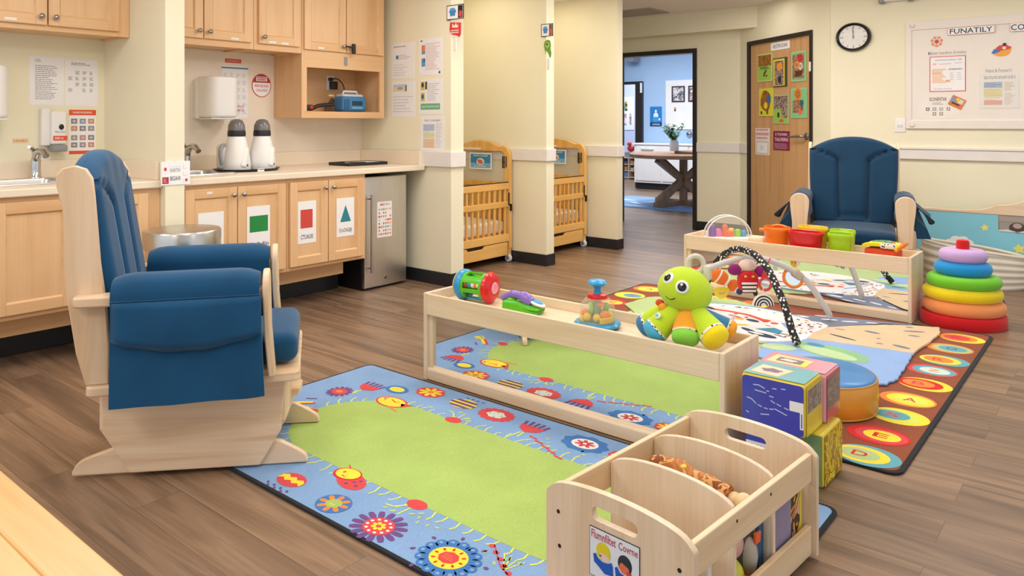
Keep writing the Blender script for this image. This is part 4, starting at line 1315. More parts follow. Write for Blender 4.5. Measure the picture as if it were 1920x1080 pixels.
# ------------------------------------------------------------------ clock wall (faces -Y at y = 7.1)
KW = 7.1/7.15
cw = lambda x: x*KW
cz = lambda z: 1.22 + (z-1.22)*KW
ck = thing('wall_clock', 'round black rimmed wall clock on the cream wall', 'clock', (cw(-1.9435), 7.1, cz(1.982)))
F = frame((0, 0, 0), UX, (0, 0, 1))
m = MB(F).lathe([(.118, 0), (.146, 0), (.148, .012), (.146, .03), (.138, .04), (.128, .036), (.122, .024), (.118, .022)], 'black_gloss', 48, close=True)
rimo = m.build('rim', ck, smooth=50)
m = MB(F).cyl((0, 0, 0), .121, .014, 'paper', 40)
for i in range(12):
    a = 2*PI*i/12
    r0, r1 = (.092, .112) if i % 3 else (.086, .114)
    c_, d_ = math.sin(a), math.cos(a)
    m.stroke([(r0*c_, r0*d_), (r1*c_, r1*d_)], .006 if i % 3 else .008, .0146, 'ink')
m.build('face', ck, smooth=40, recalc=False)
m = MB(F).box(-.004, .004, -.015, .072, .016, .018, 'black')
m.build('hour_hand', ck, smooth=0)
m = MB(F)
m.stroke([(.0, -.02), (-.008, .098)], .006, .0195, 'black')
m.cyl((0, 0, .015), .008, .008, 'black', 14)
m.build('minute_hand', ck, smooth=0)
MB(F).cyl((0, 0, .027), .119, .002, 'acrylic', 40).build('glass', ck, smooth=0)
for o in ck.children: o.scale = (1, 1, .86)
sw = thing('light_switch', 'white double light switch plate left of the family board', 'switch', (cw(-1.568), 7.1, cz(1.197)))
MB(F).rbox((0, 0, .003), (.088, .118, .008), .004, 'plastic_white', 2).build('plate', sw, smooth=50)
for x in (-.012, .012):
    MB(F).rbox((x, 0, .010), (.010, .024, .012), .003, 'plastic_cream', 2).build('toggle', sw, smooth=50)
em = thing('emergency_light', 'white emergency light at the top of the wall above the clock', 'lamp', (cw(-1.594), 7.1, cz(2.272)))
MB(F).rbox((0, 0.05, .034), (.20, .115, .07), .02, 'plastic_white', 3).build('housing', em, smooth=50)
for x in (-.11, .115): MB(F).rbox((x, .02, .04), (.045, .085, .06), .014, 'plastic_grey', 3).build('lamp_head', em, smooth=50)

# the big notice board
BX0, BZ0, BZ1 = cw(-1.520), cz(1.169), cz(2.079)
BWd = 1.75
bd = thing('notice_board', 'wide white framed notice board on the cream wall right of the clock', 'board', (BX0, 7.1, BZ0))
BH = BZ1-BZ0
MB(F).box(.01, BWd-.01, .01, BH-.01, 0, .012, 'board_white').build('panel', bd, smooth=0)
plain('board_white', '#ece3da', .5, var=.015)
m = MB(F)
m.prism([(0, 0), (BWd, 0), (BWd, BH), (0, BH)], 0, .022, 'board_white', 'xy', holes=[[(.045, .072), (.045, BH-.075), (BWd-.045, BH-.075), (BWd-.045, .072)]])
m.build('frame', bd, bev=.004, smooth=0)
for q in ((.05, .035), (.05, BH-.035)):
    m = MB(F)
    m.tube(smoothpath([(q[0]-.018, q[1]+.01, .023), (q[0]-.016, q[1]-.008, .03), (q[0], q[1]-.014, .032), (q[0]+.014, q[1]-.006, .03), (q[0]+.014, q[1]+.01, .026)], 3), .004, 'plastic_cream', 6)
    m.build('corner_clip', bd, smooth=60)
YB = 7.1-.0125
def bsheet(name, label, cat, x0, x1, z0, z1, base='paper', group=None, t=.0015, rot=0):
    V = (math.sin(-rot), 0, math.cos(rot)) if rot else (0, 0, 1)
    U = (math.cos(rot), 0, math.sin(rot)) if rot else UX
    return sheet(name, label, cat, (cw(x0), YB, cz(z0)), U, (x1-x0)*KW, (z1-z0)*KW, base, group, t, V)
def letters(txt, x0, x1, z0, z1, lab):
    s = MB(F)
    w_, h_ = (x1-x0)*KW, (z1-z0)*KW
    s.prism(rrect(0, w_, 0, h_, .01, 3), 0, .002, '#e8b8a0', 'xy').prism(rrect(.004, w_-.004, .004, h_-.004, .008, 3), .002, .003, 'paper', 'xy')
    s.text(txt, w_*.05, w_*.95, h_*.16, h_*.84, .0034, '#2a3a44')
    tag(s.build('letter_strip', loc=(cw(x0), YB-.0095, cz(z0)), smooth=0, recalc=False), lab, 'lettering', 'letter strips along the board top')
letters('FUNATILY', -1.205, -.872, 1.941, 2.002, 'cut out letter strip at the board top reading FUNATILY')
letters('COR', -.772, -.625, 1.938, 2.006, 'cut out letter strip at the board top right reading CO')
s = MB(F)
s.petals(.043, .043, .0, .045, .03, 7, .0015, '#e88a6a', .2).petals(.043, .043, 0, .032, .02, 7, .002, '#f4d0c0', .6).oval(.043, .043, .012, .012, .0025, '#c84a3a', 10)
tag(s.build('flower_cutout', loc=(cw(-1.329), YB, cz(1.854)), smooth=0, recalc=False), 'spiky orange flower cutout at upper left on the notice board', 'cutout')
def heading(txt, x0, x1, z0, z1, lab):
    s = bsheet('heading_strip', lab, 'lettering', x0, x1, z0, z1, 'board_white', 'headings on the notice board', .0008)
    s.text(txt, 0.003, (x1-x0)*KW-.003, .003, (z1-z0)*KW-.003, s.z, 'ink_soft')
    s._fin()
heading('Milestır lowolhon dromtiou', -1.353, -1.070, 1.785, 1.818, 'printed heading over the red bordered sheet')
heading("Homt & Frumeri's", -.940, -.756, 1.620, 1.656, 'printed heading over the plastic sleeve')
s = bsheet('newsletter', 'red bordered sheet with orange print on the notice board', 'notice', -1.339, -1.075, 1.478, 1.772, '#d8402f')
w_, h_ = .264*KW, .294*KW
s.rect(.006, w_-.006, .006, h_-.006, s.z, 'paper')
z = s.z+.0004
s.text('communioation GB', .04, .235, .255, .27, z, 'ink_soft').rect(.025, .05, .222, .236, z, '#f0b0a0').lines(.07, .16, .22, .235, 1, z, '#e8a898').lines(.18, .24, .225, .24, 1, z, 'ink_pale')
s.lines(.02, .125, .07, .19, 8, z, '#f0b890', .75).rect(.02, .085, .15, .158, z+.0003, '#e8a868').lines(.14, .245, .175, .19, 1, z, 'ink_soft', .7).lines(.15, .18, .09, .16, 4, z, 'ink_pale').lines(.2, .24, .09, .16, 4, z, 'ink_pale', .3).rect(.115, .15, .078, .095, z, '#f0a878').lines(.03, .19, .015, .03, 1, z, 'ink_pale', .5)
s._fin()
s = MB(F)
s.prism([(p[0], p[1]) for p in arc(.069, .04, .062, .04, 180, 360, 12)] + [(.138, .06), (.10, .078), (.02, .055)], 0, .002, '#eda63c', 'xy')
s.poly([(.0, .028), (.02, .06), (.055, .065), (.062, .04), (.02, .022)], .0025, '#3f78c0').poly([(.03, .065), (.055, .088), (.10, .09), (.138, .07), (.12, .055), (.06, .045)], .003, '#d8403a').oval(.09, .094, .014, .012, .0034, '#2a2a30', 10).oval(.088, .066, .014, .012, .0036, '#f0d8c0', 10)
tag(s.build('boat_cutout', loc=(cw(-.899), YB, cz(1.748)), smooth=0, recalc=False), 'red blue and orange boat cutout at right on the notice board', 'cutout')
ps = thing('plastic_sleeve', 'clear plastic sleeve holding a colour banded schedule on the notice board', 'sleeve', (cw(-.979), YB, cz(1.332)))
m = MB(F)
m.box(.005, .263, .008, .268, 0, .0015, 'paper')
z = .002
m.lines(.03, .25, .235, .26, 2, z, 'ink_soft', .6, random.Random(5), .9).rect(.03, .155, .165, .212, z, '#9ab0d8').lines(.035, .15, .17, .208, 3, z+.0004, '#5f7cb8', .5).rect(.03, .155, .095, .158, z, '#e8dc9a').rect(.03, .155, .03, .066, z, '#e89a84').lines(.035, .15, .03, .158, 8, z+.0004, '#d8b868', .3).lines(.17, .245, .14, .212, 5, z, '#d8c48a', .6).lines(.17, .245, .03, .125, 7, z, '#d8a898', .4)
m.build('schedule', ps, smooth=0, recalc=False)
MB(F).box(0, .268, 0, .274, .003, .0042, 'acrylic').build('sleeve', ps, smooth=0)
s = bsheet('notice', 'white sheet with six small squares at lower left on the notice board', 'notice', -1.429, -1.118, 1.252, 1.441, '#eee6de')
z = s.z
s.text('ELONENTAR', .09, .215, .148, .178, z, '#5a4a4e').lines(.11, .2, .115, .138, 2, z, 'ink_soft', .5)
for i, (x, y) in enumerate(((.062, .068), (.112, .068), (.162, .068), (.214, .068), (.112, .028), (.162, .028))):
    s.rect(x, x+.026, y, y+.026, z, ['#6a6468', '#9a989c', '#a4a2a8', '#9c8488', '#8c8488', '#a4867a'][i]).oval(x+.013, y+.013, .007, .007, z+.0003, 'paper', 8)
s._fin()
s = MB(frame((0, 0, 0), (math.cos(R(-28)), 0, math.sin(R(-28))), (-math.sin(R(-28)), 0, math.cos(R(-28)))))
s.box(0, .105, 0, .085, 0, .003, '#e0782f').rect(.055, .095, .04, .075, .0034, '#d8d4d0').poly([(0, .02), (0, .07), (.03, .075), (.05, .03)], .0036, '#8a94b0').rect(.02, .08, .02, .032, .004, '#2a2a2e').oval(.05, .065, .016, .014, .004, '#f0c050', 10)
tag(s.build('photo_card', loc=(cw(-1.205), YB-.003, cz(1.375)), smooth=0, recalc=False), 'tilted orange photo card over the sheet corner on the notice board', 'card')

# ------------------------------------------------------------------ low play panel by the wall
pp = thing('play_divider', 'low wooden divider with a sky blue panel against the cream wall', 'divider', (-1.45, 6.98, 0))
L = 2.2
top = [(0, .52)] + [(.12 + i*.1, .525+.002*i) for i in range(3)]
wav = [(0, .53), (.35, .525), (.50, .535)] + [(.56, .555), (.61, .578), (.68, .585), (.74, .60), (.80, .628), (.88, .645), (.96, .648), (1.06, .635), (1.14, .60), (1.2, .575), (1.3, .56), (1.6, .545), (L, .54)]
m = MB().prism(wav + [(L, .50), (0, .50)], -.02, .02, 'birch_x', 'xz')
m.prism([(0, .13), (L, .13), (L, .175), (0, .175)], -.02, .02, 'birch_x', 'xz').box(0, .05, -.02, .02, .17, .51, 'birch_z').box(L-.05, L, -.02, .02, .17, .51, 'birch_z')
m.build('frame', pp, bev=.006, smooth=30)
for i, x in enumerate((.06, L-.12)): MB().prism([(-.10, 0), (.10, 0), (.10, .03), (.03, .06), (.02, .14), (-.02, .14), (-.03, .06), (-.10, .03)], x, x+.03, 'birch_z', 'yz').build('foot', pp, bev=.003, smooth=0)
FP = frame((0, -.004, 0), UX, (0, 0, 1))
m = MB(FP).box(.03, L-.03, .17, .505, 0, .012, 'sky_panel')
plain('sky_panel', '#86cbdf', .4, var=.05, scale=3)
z = .0125
def cloud(m, x, y, k):
    for dx, dy, r in ((0, 0, .05), (-.055, -.006, .032), (.055, -.004, .036), (-.02, .015, .036), (.028, .02, .03)):
        m.oval(x+dx*k, y+dy*k, r*k, r*.62*k, z + .0001*abs(dx)*10, 'white', 16)
def star(m, x, y, r, c='#efe06a'):
    pts = []
    for i in range(10):
        a = PI/2 + i*PI/5 + .2
        q = r if i % 2 == 0 else r*.55
        pts.append((x+q*math.cos(a), y+q*math.sin(a)))
    m.poly(pts, z, c)
cloud(m, .355, .27, 1.1)
star(m, .53, .395, .03)
star(m, .755, .25, .042)
cloud(m, 1.25, .36, 1.2)
star(m, 1.55, .3, .04)
m.build('panel', pp, smooth=0, recalc=False)
for x in (.92, 1.7):
    MB(frame((0, -.0205, 0), UX, (0, 0, 1))).prism(rrect(x-.055, x+.055, .583, .594, .005, 3), 0, .001, 'walnut_x', 'xy').build('hand_slot', pp, smooth=0) if x < 1 else None
pm = MB(FP)
pm.box(.62, .86, .375, .50, .0128, .0138, '#8a7c74')
pm.rect(.625, .855, .455, .495, .0142, '#a89c94').rect(.63, .85, .38, .45, .0144, '#9c948e').oval(.745, .41, .055, .04, .0147, '#4a3c38', 18).oval(.745, .425, .03, .02, .015, '#b8a098', 14).poly([(.62, .375), (.86, .375), (.86, .385), (.80, .395), (.745, .377), (.68, .395), (.62, .385)], .0152, '#d8d0c8')
tag(pm.build('photo', loc=(-1.45, 6.98, 0), smooth=0, recalc=False), 'grey brown photograph stuck on the sky blue divider', 'photo')

# ------------------------------------------------------------------ ribbed basket
bk = thing('basket', 'big cream ribbed soft basket on the floor before the sky blue divider', 'basket', (-.945, 6.61, 0), R(30))
def bas(u, v):
    a = 2*PI*u
    tilt = 1 - .20*math.cos(a)
    H_ = .275*tilt
    zz = H_*v
    k = .93 + .05*math.sin(v*PI)
    rib = .0045*math.sin(v*PI*2*5.5 + .8*math.sin(a*2))
    rx, ry = .375*k + rib, .225*k + rib
    e = .85
    c_, s_ = math.cos(a), math.sin(a)
    return (rx*math.copysign(abs(c_)**e, c_), ry*math.copysign(abs(s_)**e, s_), zz)
def basi(u, v):
    p = bas(u, 1-v*.92)
    k = .955
    return (p[0]*k, p[1]*k, p[2]-.002+.006*math.sin(PI*min(1, v*14)))
plain('basket_cream', '#e6decb', .65, var=.04, bump=.2)
m = MB().grid(64, 44, bas, 'basket_cream').grid(64, 30, basi, 'basket_cream')
m.poly([bas(i/64, 0)[:2] for i in range(64)], .012, 'basket_cream')
rim = MB().tube([tuple(x*.985 if j < 2 else x for j, x in enumerate(bas(i/64, 1))) for i in range(64)], .012, 'basket_cream', 8, closed=True)
m.build('body', bk, smooth=60, recalc=False)
rim.build('rim', bk, smooth=60)
bl = MB()
def blk(u, v):
    x, y = (u-.5)*.29, (v-.5)*.19
    return (x, y, .155 + .045*math.cos(3*x*6)*math.cos(y*9) - 1.2*x*x + .012*math.sin(40*x+30*y))
bl.grid(26, 18, blk, 'zebra')
bl.grid(26, 18, lambda u, v: (blk(u, v)[0], blk(u, v)[1], blk(u, v)[2]-.012), 'zebra')
art('zebra', ['#26262a', '#f0e8e0', '#26262a', '#f4f0ea', '#e8844a', '#efe6dc', '#1f1f24'], 9, .8, 2)
tag(bl.build('blanket', loc=(-.95, 6.62, .0), smooth=60), 'black and white patterned cloth lying in the cream basket', 'blanket')
rm = thing('round_mat', 'small round blue mat with pink edge behind the stacking rings', 'mat', (-.93, 6.02, 0))
MB().cyl((0, 0, 0), .25, .008, 'rug_black', 40).build('border', rm, smooth=30)
MB().cyl((0, 0, .0081), .238, .0012, '#d89a9c', 40).cyl((0, 0, .0094), .215, .0008, 'rug_blue', 40).build('pile', rm, smooth=0)

# ------------------------------------------------------------------ glider chairs (local x forward, y left, z up)
def glider(label, loc, rz, hw=.315, bw=.24, W='navy', turn=0, shift=(0, 0), base_w=0, flare=0, up=0, hem=.29):
    """hw: half distance between the arm posts, bw: half width of the back cushion"""
    t = thing('glider_chair', label, 'chair', loc, rz, 'navy cushioned wooden glider chairs')
    hb = base_w or hw - .045          # base side panels
    # base
    sp = [(-.293, .300), (-.286, .154), (-.2, .006), (.233, .006), (.303, .124), (.32, .300)]
    for sg in (1, -1):
        y = sg*hb
        MB().prism(sp, y-.011, y+.011, 'pine_x', 'xz').build('side_panel', t, bev=.004, smooth=0)
        lf = [(-.39, 0)] + smoothpath([(-.39, .012), (-.372, .042), (-.33, .062), (-.25, .088)], 3) + [(-.21, .086), (-.16, .03), (-.16, 0)]
        rf = [(.20, 0), (.20, .04), (.262, .086)] + smoothpath([(.30, .08), (.35, .052), (.385, .028), (.393, .008)], 3) + [(.393, 0)]
        yy = sg*(hb-.018)
        for ft in (lf, rf):
            MB().prism(ft, yy-.013, yy+.013, 'pine_x', 'xz').build('foot', t, bev=.004, smooth=0)
    m = MB()
    for sx, q in ((1, .312), (-1, -.286)):
        m.box(q-.012, q+.006, -hb-.004, hb+.004, .155, .298, 'pine_z')
        m.add([(q-.012, -hb, .155), (q+.006, -hb, .155), (q+.006, hb, .155), (q-.012, hb, .155), (q-.012-sx*.06, -hb, .06), (q+.006-sx*.06, -hb, .06), (q+.006-sx*.06, hb, .06), (q-.012-sx*.06, hb, .06)], [(0, 1, 2, 3), (4, 7, 6, 5), (0, 4, 5, 1), (2, 6, 7, 3), (0, 3, 7, 4), (1, 5, 6, 2)], 'pine_z')
    m.box(.30, .345, -.05, .05, .19, .215, 'pine_x')
    m.build('base_frame', t, bev=.003, smooth=0)
    n_base = set(t.children)
    # seat platform
    MB().prism(rrect(-.315, .362, -hw-.005, hw+.005, .025), .308, .342, 'pine_x', 'xy').build('seat_board', t, bev=.006, smooth=30)
    # back boards
    bo = [(-.318, .342), (-.353, .449), (-.388, .615), (-.406, .74), (-.412, .85), (-.425, .94), (-.446, 1.0), (-.449, 1.035), (-.432, 1.058), (-.395, 1.067), (-.362, 1.055), (-.342, 1.025), (-.332, .97), (-.318, .871), (-.300, .742), (-.272, .595), (-.255, .466), (-.248, .342)]
    bo = [(x + up*(z-.34)/.7, z) for x, z in bo]
    for sg in (1, -1):
        y = sg*(hw-.03)
        MB().prism(bo, y-.012, y+.012, 'pine_z', 'xz').build('back_post', t, bev=.004, smooth=25)
    m = MB()
    yb = hw-.042
    cr = [(-yb, .95)] + [(y_, .985+.055*math.cos(y_/yb*PI/2)) for y_ in [(-1+i/8)*yb for i in range(17)]] + [(yb, .95)]
    m.prism(cr, -.402, -.384, 'pine_x', 'yz')
    m.box(-.30, -.283, -yb, yb, .42, .50, 'pine_x')
    for i in range(5):
        y = -yb*.72 + i*yb*.36
        m.add([(-.30, y-.02, .46), (-.285, y-.02, .46), (-.285, y+.02, .46), (-.30, y+.02, .46), (-.40, y-.02, .97), (-.386, y-.02, .97), (-.386, y+.02, .97), (-.40, y+.02, .97)], [(0, 1, 2, 3), (4, 7, 6, 5), (0, 4, 5, 1), (2, 6, 7, 3), (0, 3, 7, 4), (1, 5, 6, 2)], 'pine_z')
    m.build('back_frame', t, bev=.003, smooth=25)
    # arms
    for sg in (1, -1):
        y = sg*hw
        MB().prism(rrect(-.345, .25, y-.036, y+.036, .02), .608, .643, 'pine_x', 'xy').build('arm_board', t, bev=.006, smooth=30)
        pw = [(-.047, .342), (.047, .342), (.052, .5), (.064, .60)] + arc(0, .645, .066, .06, 0, 180, 12) + [(-.064, .60), (-.052, .5)]
        def lean(p):
            k = (p[2]-.342)/.36
            return (p[0] + .018*(1-k) - .006*math.sin(k*PI), p[1], p[2])
        MB().prism([(y+p[0], p[1]) for p in pw], .242, .264, 'pine_z', 'yz', fn=lean).build('arm_post', t, bev=.005, smooth=30)
    # cushions
    def bk(p):
        x, y, z = p
        v = (z+.335)/.67                        # 0 bottom .. 1 top
        k = 1.0 - .10*(1-v) + .04*math.sin(v*PI)
        # rounded top corners
        top = max(0, (v-.86)/.14)
        yy = y*k
        zz = z - .10*top*(abs(y)/bw)**2.2
        puff = 1 + .10*math.cos(y/bw*PI/2)
        x2 = x*puff
        if x > 0:                               # stitched grooves on the front
            d = 9
            s0 = .34*bw
            if v < .70: d = abs(abs(y)-s0)
            elif v < .9: d = abs(abs(y)-(s0 + (bw-s0)*((v-.70)/.16)**2*.9))
            x2 -= .034*math.exp(-(d/.014)**2)*min(1, max(0, (v-.03)/.05))
            x2 -= .012*math.exp(-((v-.10)/.02)**2)*(abs(y) < s0*1.1)
            x2 += .004*math.sin(y*60)*max(0, v-.6)
        else:
            x2 *= .9
        return (x2 - .05 - up*.35 - z*.16, yy, zz)
    c_ = MB().rbox((-.225, 0, .776), (.085, 2*bw, .67), .036, W, 30, bk, 5)
    c_.build('back_cushion', t, smooth=70)
    # piping along the front rim of the back cushion
    def st(p):
        x, y, z = p
        return (x, y*(1+.01*math.sin(z*40)), z + .012*math.exp(-((y/(.26*hw/.315))**2)*1.5) * (1 if z > 0 else 0))
    MB().rbox((.028, 0, .402), (.655, 2*hw-.115, .105), .04, W, 10, st, 4).build('seat_cushion', t, smooth=70)
    for sg in (1, -1):
        y = sg*hw
        g = lambda dy: y + sg*dy
        # padded arm roll, front to back
        x0, x1 = -.225, .232
        prof = [(-.062, .53), (-.056, .60), (-.064, .645), (-.058, .682), (-.03, .705), (.0, .712), (.035, .706), (.062, .684), (.070, .645), (.072, .55), (.078, (.55+hem)/2), (.082, hem), (.066, hem-.002), (.062, (.55+hem)/2), (.058, .55), (.054, .648), (-.040, .648), (-.042, .60), (-.048, .53)]
        def slv(p):
            x, yy, z = p
            f_ = (x-x0)/(x1-x0)
            low = max(0, (.64-z)/(.64-hem))
            wv = .004*math.sin(x*30+z*9)*low
            xs = x + (.018 if f_ > .5 else -.0)*low*1.0
            return (xs, yy + sg*(wv + (flare*low**.8*(1-.3*math.sin(f_*PI)) if abs(yy) > hw+.069 else flare*.15*low if abs(yy) > hw else 0)), z)
        m = MB()
        n = 14
        k = len(prof)
        vs = []
        for i in range(n+1):
            x = x0 + (x1-x0)*i/n
            e = min(i, n-i)
            sh = {0: .016, 1: .004}.get(e, 0)
            for (dy, z) in prof:
                z2 = z - (sh if z > .66 else 0)
                dy2 = dy*(1 - .0) 
                vs.append(slv((x, g(dy2 - (sh*.4 if dy2 > .05 else (-sh*.4 if dy2 < -.05 else 0))), z2)))
        fs = [(i*k+j, (i+1)*k+j, (i+1)*k+(j+1) % k, i*k+(j+1) % k) for i in range(n) for j in range(k)]
        fs += [tuple(range(k)), tuple(n*k+j for j in range(k-1, -1, -1))]
        m.add(vs, fs, W)
        dr = m.build('arm_cover', t, smooth=50)
        # pocket flap on the outside
        fl = MB()
        n2 = 20
        vs = []
        for i in range(n2+1):
            f_ = i/n2
            x = -.214 + (.452)*f_
            lowz = .508 - .042*math.sin(PI*f_)**.8 + (hem-.29)*.25
            for j in range(7):
                v = j/6
                z = .627 + (lowz-.627)*v
                bulge = .010*math.sin(PI*v)*math.sin(PI*f_) + .004*math.sin(f_*22)*v
                vs.append((x, g(.0725+.006 + (.010+flare*.9)*v + bulge + flare*.25*v*abs(f_-.5)), z))
        fs = [(i*7+j, (i+1)*7+j, (i+1)*7+j+1, i*7+j+1) for i in range(n2) for j in range(6)]
        fl.add(vs, fs, W)
        fo = fl.build('pocket_flap', t, smooth=60, recalc=False)
        md = fo.modifiers.new('Solidify', 'SOLIDIFY')
        md.thickness = .008
        md.offset = 0
        edge = [vs[0]] + [vs[i*7+6] for i in range(n2+1)] + [vs[n2*7]]
        MB().tube(edge, .0032, W, 6).tube([(-.222, g(.0765), .631), (.236, g(.0765), .631)], .0028, W, 6).build('piping', fo, smooth=60)
    # the upper half glides and swivels on its base
    for o in t.children:
        if o not in n_base:
            o.rotation_euler = (0, 0, turn)
            o.location = (shift[0], shift[1], 0)
    return t

g1 = glider('navy glider chair at the left seen from its side on the flower rug corner', (-2.685, 1.458, .0122), R(47.5), .275, .24, 'navy', R(6.5), (-.018, -.012), .20, 0, .045)
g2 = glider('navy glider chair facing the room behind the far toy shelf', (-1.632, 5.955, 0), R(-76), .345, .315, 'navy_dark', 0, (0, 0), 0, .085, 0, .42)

# ------------------------------------------------------------------ flower rug
RX0, RX1, RY0, RY1 = -2.972, -.716, 1.418, 2.488
rug = thing('flower_rug', 'blue and lime rug with flowers and ladybirds in front of the near mirror shelf', 'rug', ((RX0+RX1)/2, (RY0+RY1)/2, 0))
ox, oy = (RX0+RX1)/2, (RY0+RY1)/2
m = MB()
out = rrect(RX0-ox, RX1-ox, RY0-oy, RY1-oy, .04)
m.prism(out, 0, .009, 'rug_black', 'xy')
m.build('binding', rug, bev=.003, smooth=30)
m = MB(Matrix.Translation((-ox, -oy, 0)))
m.prism(rrect(RX0+.014, RX1-.014, RY0+.014, RY1-.014, .03), .004, .0096, 'rug_blue', 'xy')
Z = .0100
D = .00025
gb = arc(-2.36, 1.945, .314, .279, 90, 270, 20)
gr = arc(-1.33, 1.945, .314, .279, -90, 90, 20)
m.poly([(p[0], p[1]) for p in gb] + [(p[0], p[1]) for p in gr], Z, 'rug_green')
rn = random.Random(21)
loop = gb + gr
def along(pts, step):
    o, acc = [], 0
    P = pts + [pts[0]]
    for a, b in zip(P, P[1:]):
        L = math.hypot(b[0]-a[0], b[1]-a[1])
        while acc < L:
            t = acc/L
            o.append((a[0]+(b[0]-a[0])*t, a[1]+(b[1]-a[1])*t, (b[1]-a[1])/L, -(b[0]-a[0])/L))
            acc += step
        acc -= L
    return o
for x, y, nx, ny in along(loop, .052):
    cx_, cy_ = x+1.84, y-1.945
    if nx*cx_*0.2 + ny*cy_ + nx*cx_ < 0: nx, ny = -nx, -ny
    L = rn.uniform(.03, .06)
    k = rn.uniform(-.4, .4)
    dx, dy = nx - ny*k, ny + nx*k
    m.stroke([(x, y), (x+dx*L*.6, y+dy*L*.6), (x+dx*L+ny*.012, y+dy*L-nx*.012)], .0065, Z+D, 'rug_lime')
Z1, Z2, Z3, Z4, Z5 = (Z+D*k for k in (2, 3, 4, 5, 6))
def burst(x, y, s=1, c1='rug_purple', c2='rug_red', c3='rug_orange'):
    m.petals(x, y, .02*s, .062*s, .018*s, 14, Z1, c1).oval(x, y, .040*s, .033*s, Z2, c2, 20, 0, .08, 9).oval(x, y, .018*s, .014*s, Z3, c3, 14, 0, .2, 6)
def tulip(x, y, s=1, up=1, c='rug_red'):
    for k in (-.045, -.022, 0, .022, .045):
        m.stroke([(x+k*s, y+.005*up), (x+k*1.25*s, y+(.045+.008*(abs(k) < .03))*up*s)], .014*s, Z1, 'rug_purple')
    m.poly([(x-.06*s, y+.012*up*s), (x+.06*s, y+.012*up*s), (x+.045*s, y-.025*up*s), (x, y-.05*up*s), (x-.045*s, y-.025*up*s)], Z2, c)
    m.stroke([(x, y-.05*up*s), (x+.006, y-.10*up*s)], .007, Z1, 'rug_lime')
def eggdot(x, y):
    m.oval(x, y, .062, .042, Z1, 'rug_deep', 24).oval(x, y, .042, .026, Z2, 'rug_yellow', 24)
def flower1(x, y, s=1):
    m.oval(x, y, .075*s, .055*s, Z1, 'rug_red', 26, 0, .05, 8).petals(x, y, .012*s, .062*s, .022*s, 8, Z2, 'rug_yellow', .2, .75).oval(x, y, .017*s, .014*s, Z3, 'rug_orange', 14)
def bird(x, y, f=1):
    m.oval(x, y, .085, .052, Z1, 'rug_red', 26).oval(x, y, .075, .043, Z2, 'rug_yellow', 26).poly([(x+.05*f, y+.01), (x+.11*f, y+.03), (x+.08*f, y-.02)], Z2, 'rug_red').stroke([(x-.02*f, y+.02), (x+.02*f, y+.005), (x+.03*f, y+.02)], .006, Z3, 'rug_red').stroke([(x+.03*f, y-.045), (x+.10*f, y-.06)], .010, Z2, 'rug_orange').stroke([(x-.05*f, y+.03), (x-.04*f, y-.01)], .007, Z3, 'rug_orange').oval(x-.055*f, y+.012, .006, .006, Z3, 'rug_purple', 8)
def egg(x, y, rot=0):
    n = 28
    pts = [(.07*math.cos(2*PI*i/n), .048*math.sin(2*PI*i/n)) for i in range(n)]
    m.oval(x, y, .07, .048, Z1, 'rug_yellow', 28)
    for k in (-.033, -.004, .026):
        h0, h1 = k-.007, k+.009
        w0, w1 = .07*math.sqrt(max(0, 1-(h0/.048)**2)), .07*math.sqrt(max(0, 1-(h1/.048)**2))
        m.poly([(x-w0, y+h0), (x+w0, y+h0), (x+w1, y+h1), (x-w1, y+h1)], Z2, 'rug_purple' if k else 'rug_red')
    for i in range(4): m.oval(x-.03+.03*i, y+.062, .009, .005, Z1, 'rug_purple', 8, .4)
def berry(x, y, s=1, up=1):
    m.oval(x, y, .040*s, .026*s, Z1, 'rug_red', 20).stroke([(x-.02, y+.022*up), (x-.05, y+.055*up), (x-.08, y+.06*up)], .006, Z1, 'rug_lime').stroke([(x+.0, y+.024*up), (x-.005, y+.08*up)], .006, Z1, 'rug_lime')
    for dx, dy in ((.03, .05), (-.03, .075), (.05, .03)): m.oval(x+dx, y+dy*up, .012, .006, Z1, 'rug_sage', 8, .6)
def redflower(x, y, s=1):
    m.oval(x, y, .085*s, .06*s, Z1, 'rug_red', 60, 0, .06, 15).oval(x, y, .044*s, .03*s, Z2, 'rug_pale', 24, 0, .1, 6)
    for i in range(7): m.oval(x+.03*s*math.cos(i*2.4), y+.02*s*math.sin(i*2.4), .006, .003, Z3, ['rug_red', 'rug_sage'][i % 2], 6, i)
def whitefl(x, y):
    m.oval(x, y, .095, .065, Z1, 'rug_deep', 30, 0, .08, 9).oval(x, y, .056, .04, Z2, 'rug_white', 26).petals(x, y, 0, .042, .018, 7, Z3, 'rug_red', .1, .72).oval(x, y, .010, .008, Z4, 'rug_white', 8)
def ladybug(x, y, f=1):
    m.oval(x+.03*f, y-.012, .072, .044, Z1, 'rug_red', 24, -.25*f).oval(x-.02*f, y+.012, .058, .04, Z2, 'rug_crimson', 22, .1).oval(x-.02*f, y+.014, .05, .034, Z3, 'rug_yellow', 22, .1)
    for i, (dx, dy) in enumerate(((.045, -.012), (.07, -.025), (.03, -.034), (.058, .006))): m.oval(x+dx*f, y+dy, .008, .006, Z3, 'rug_purple', 8)
    m.stroke([(x-.045*f, y+.045), (x-.07*f, y+.06)], .005, Z2, 'rug_red').oval(x-.04*f, y+.015, .006, .007, Z4, 'rug_red', 8).stroke([(x-.03*f, y-.005), (x-.01*f, y-.008)], .005, Z4, 'rug_red')
def flower2(x, y):
    m.oval(x, y, .064, .055, Z1, 'rug_deep', 28).petals(x, y, .02, .058, .02, 8, Z2, 'rug_orange', .2, .85).oval(x, y, .029, .025, Z3, 'rug_green', 20).stroke([(x-.012, y-.004), (x, y-.010), (x+.012, y-.004)], .004, Z4, 'rug_yellow')
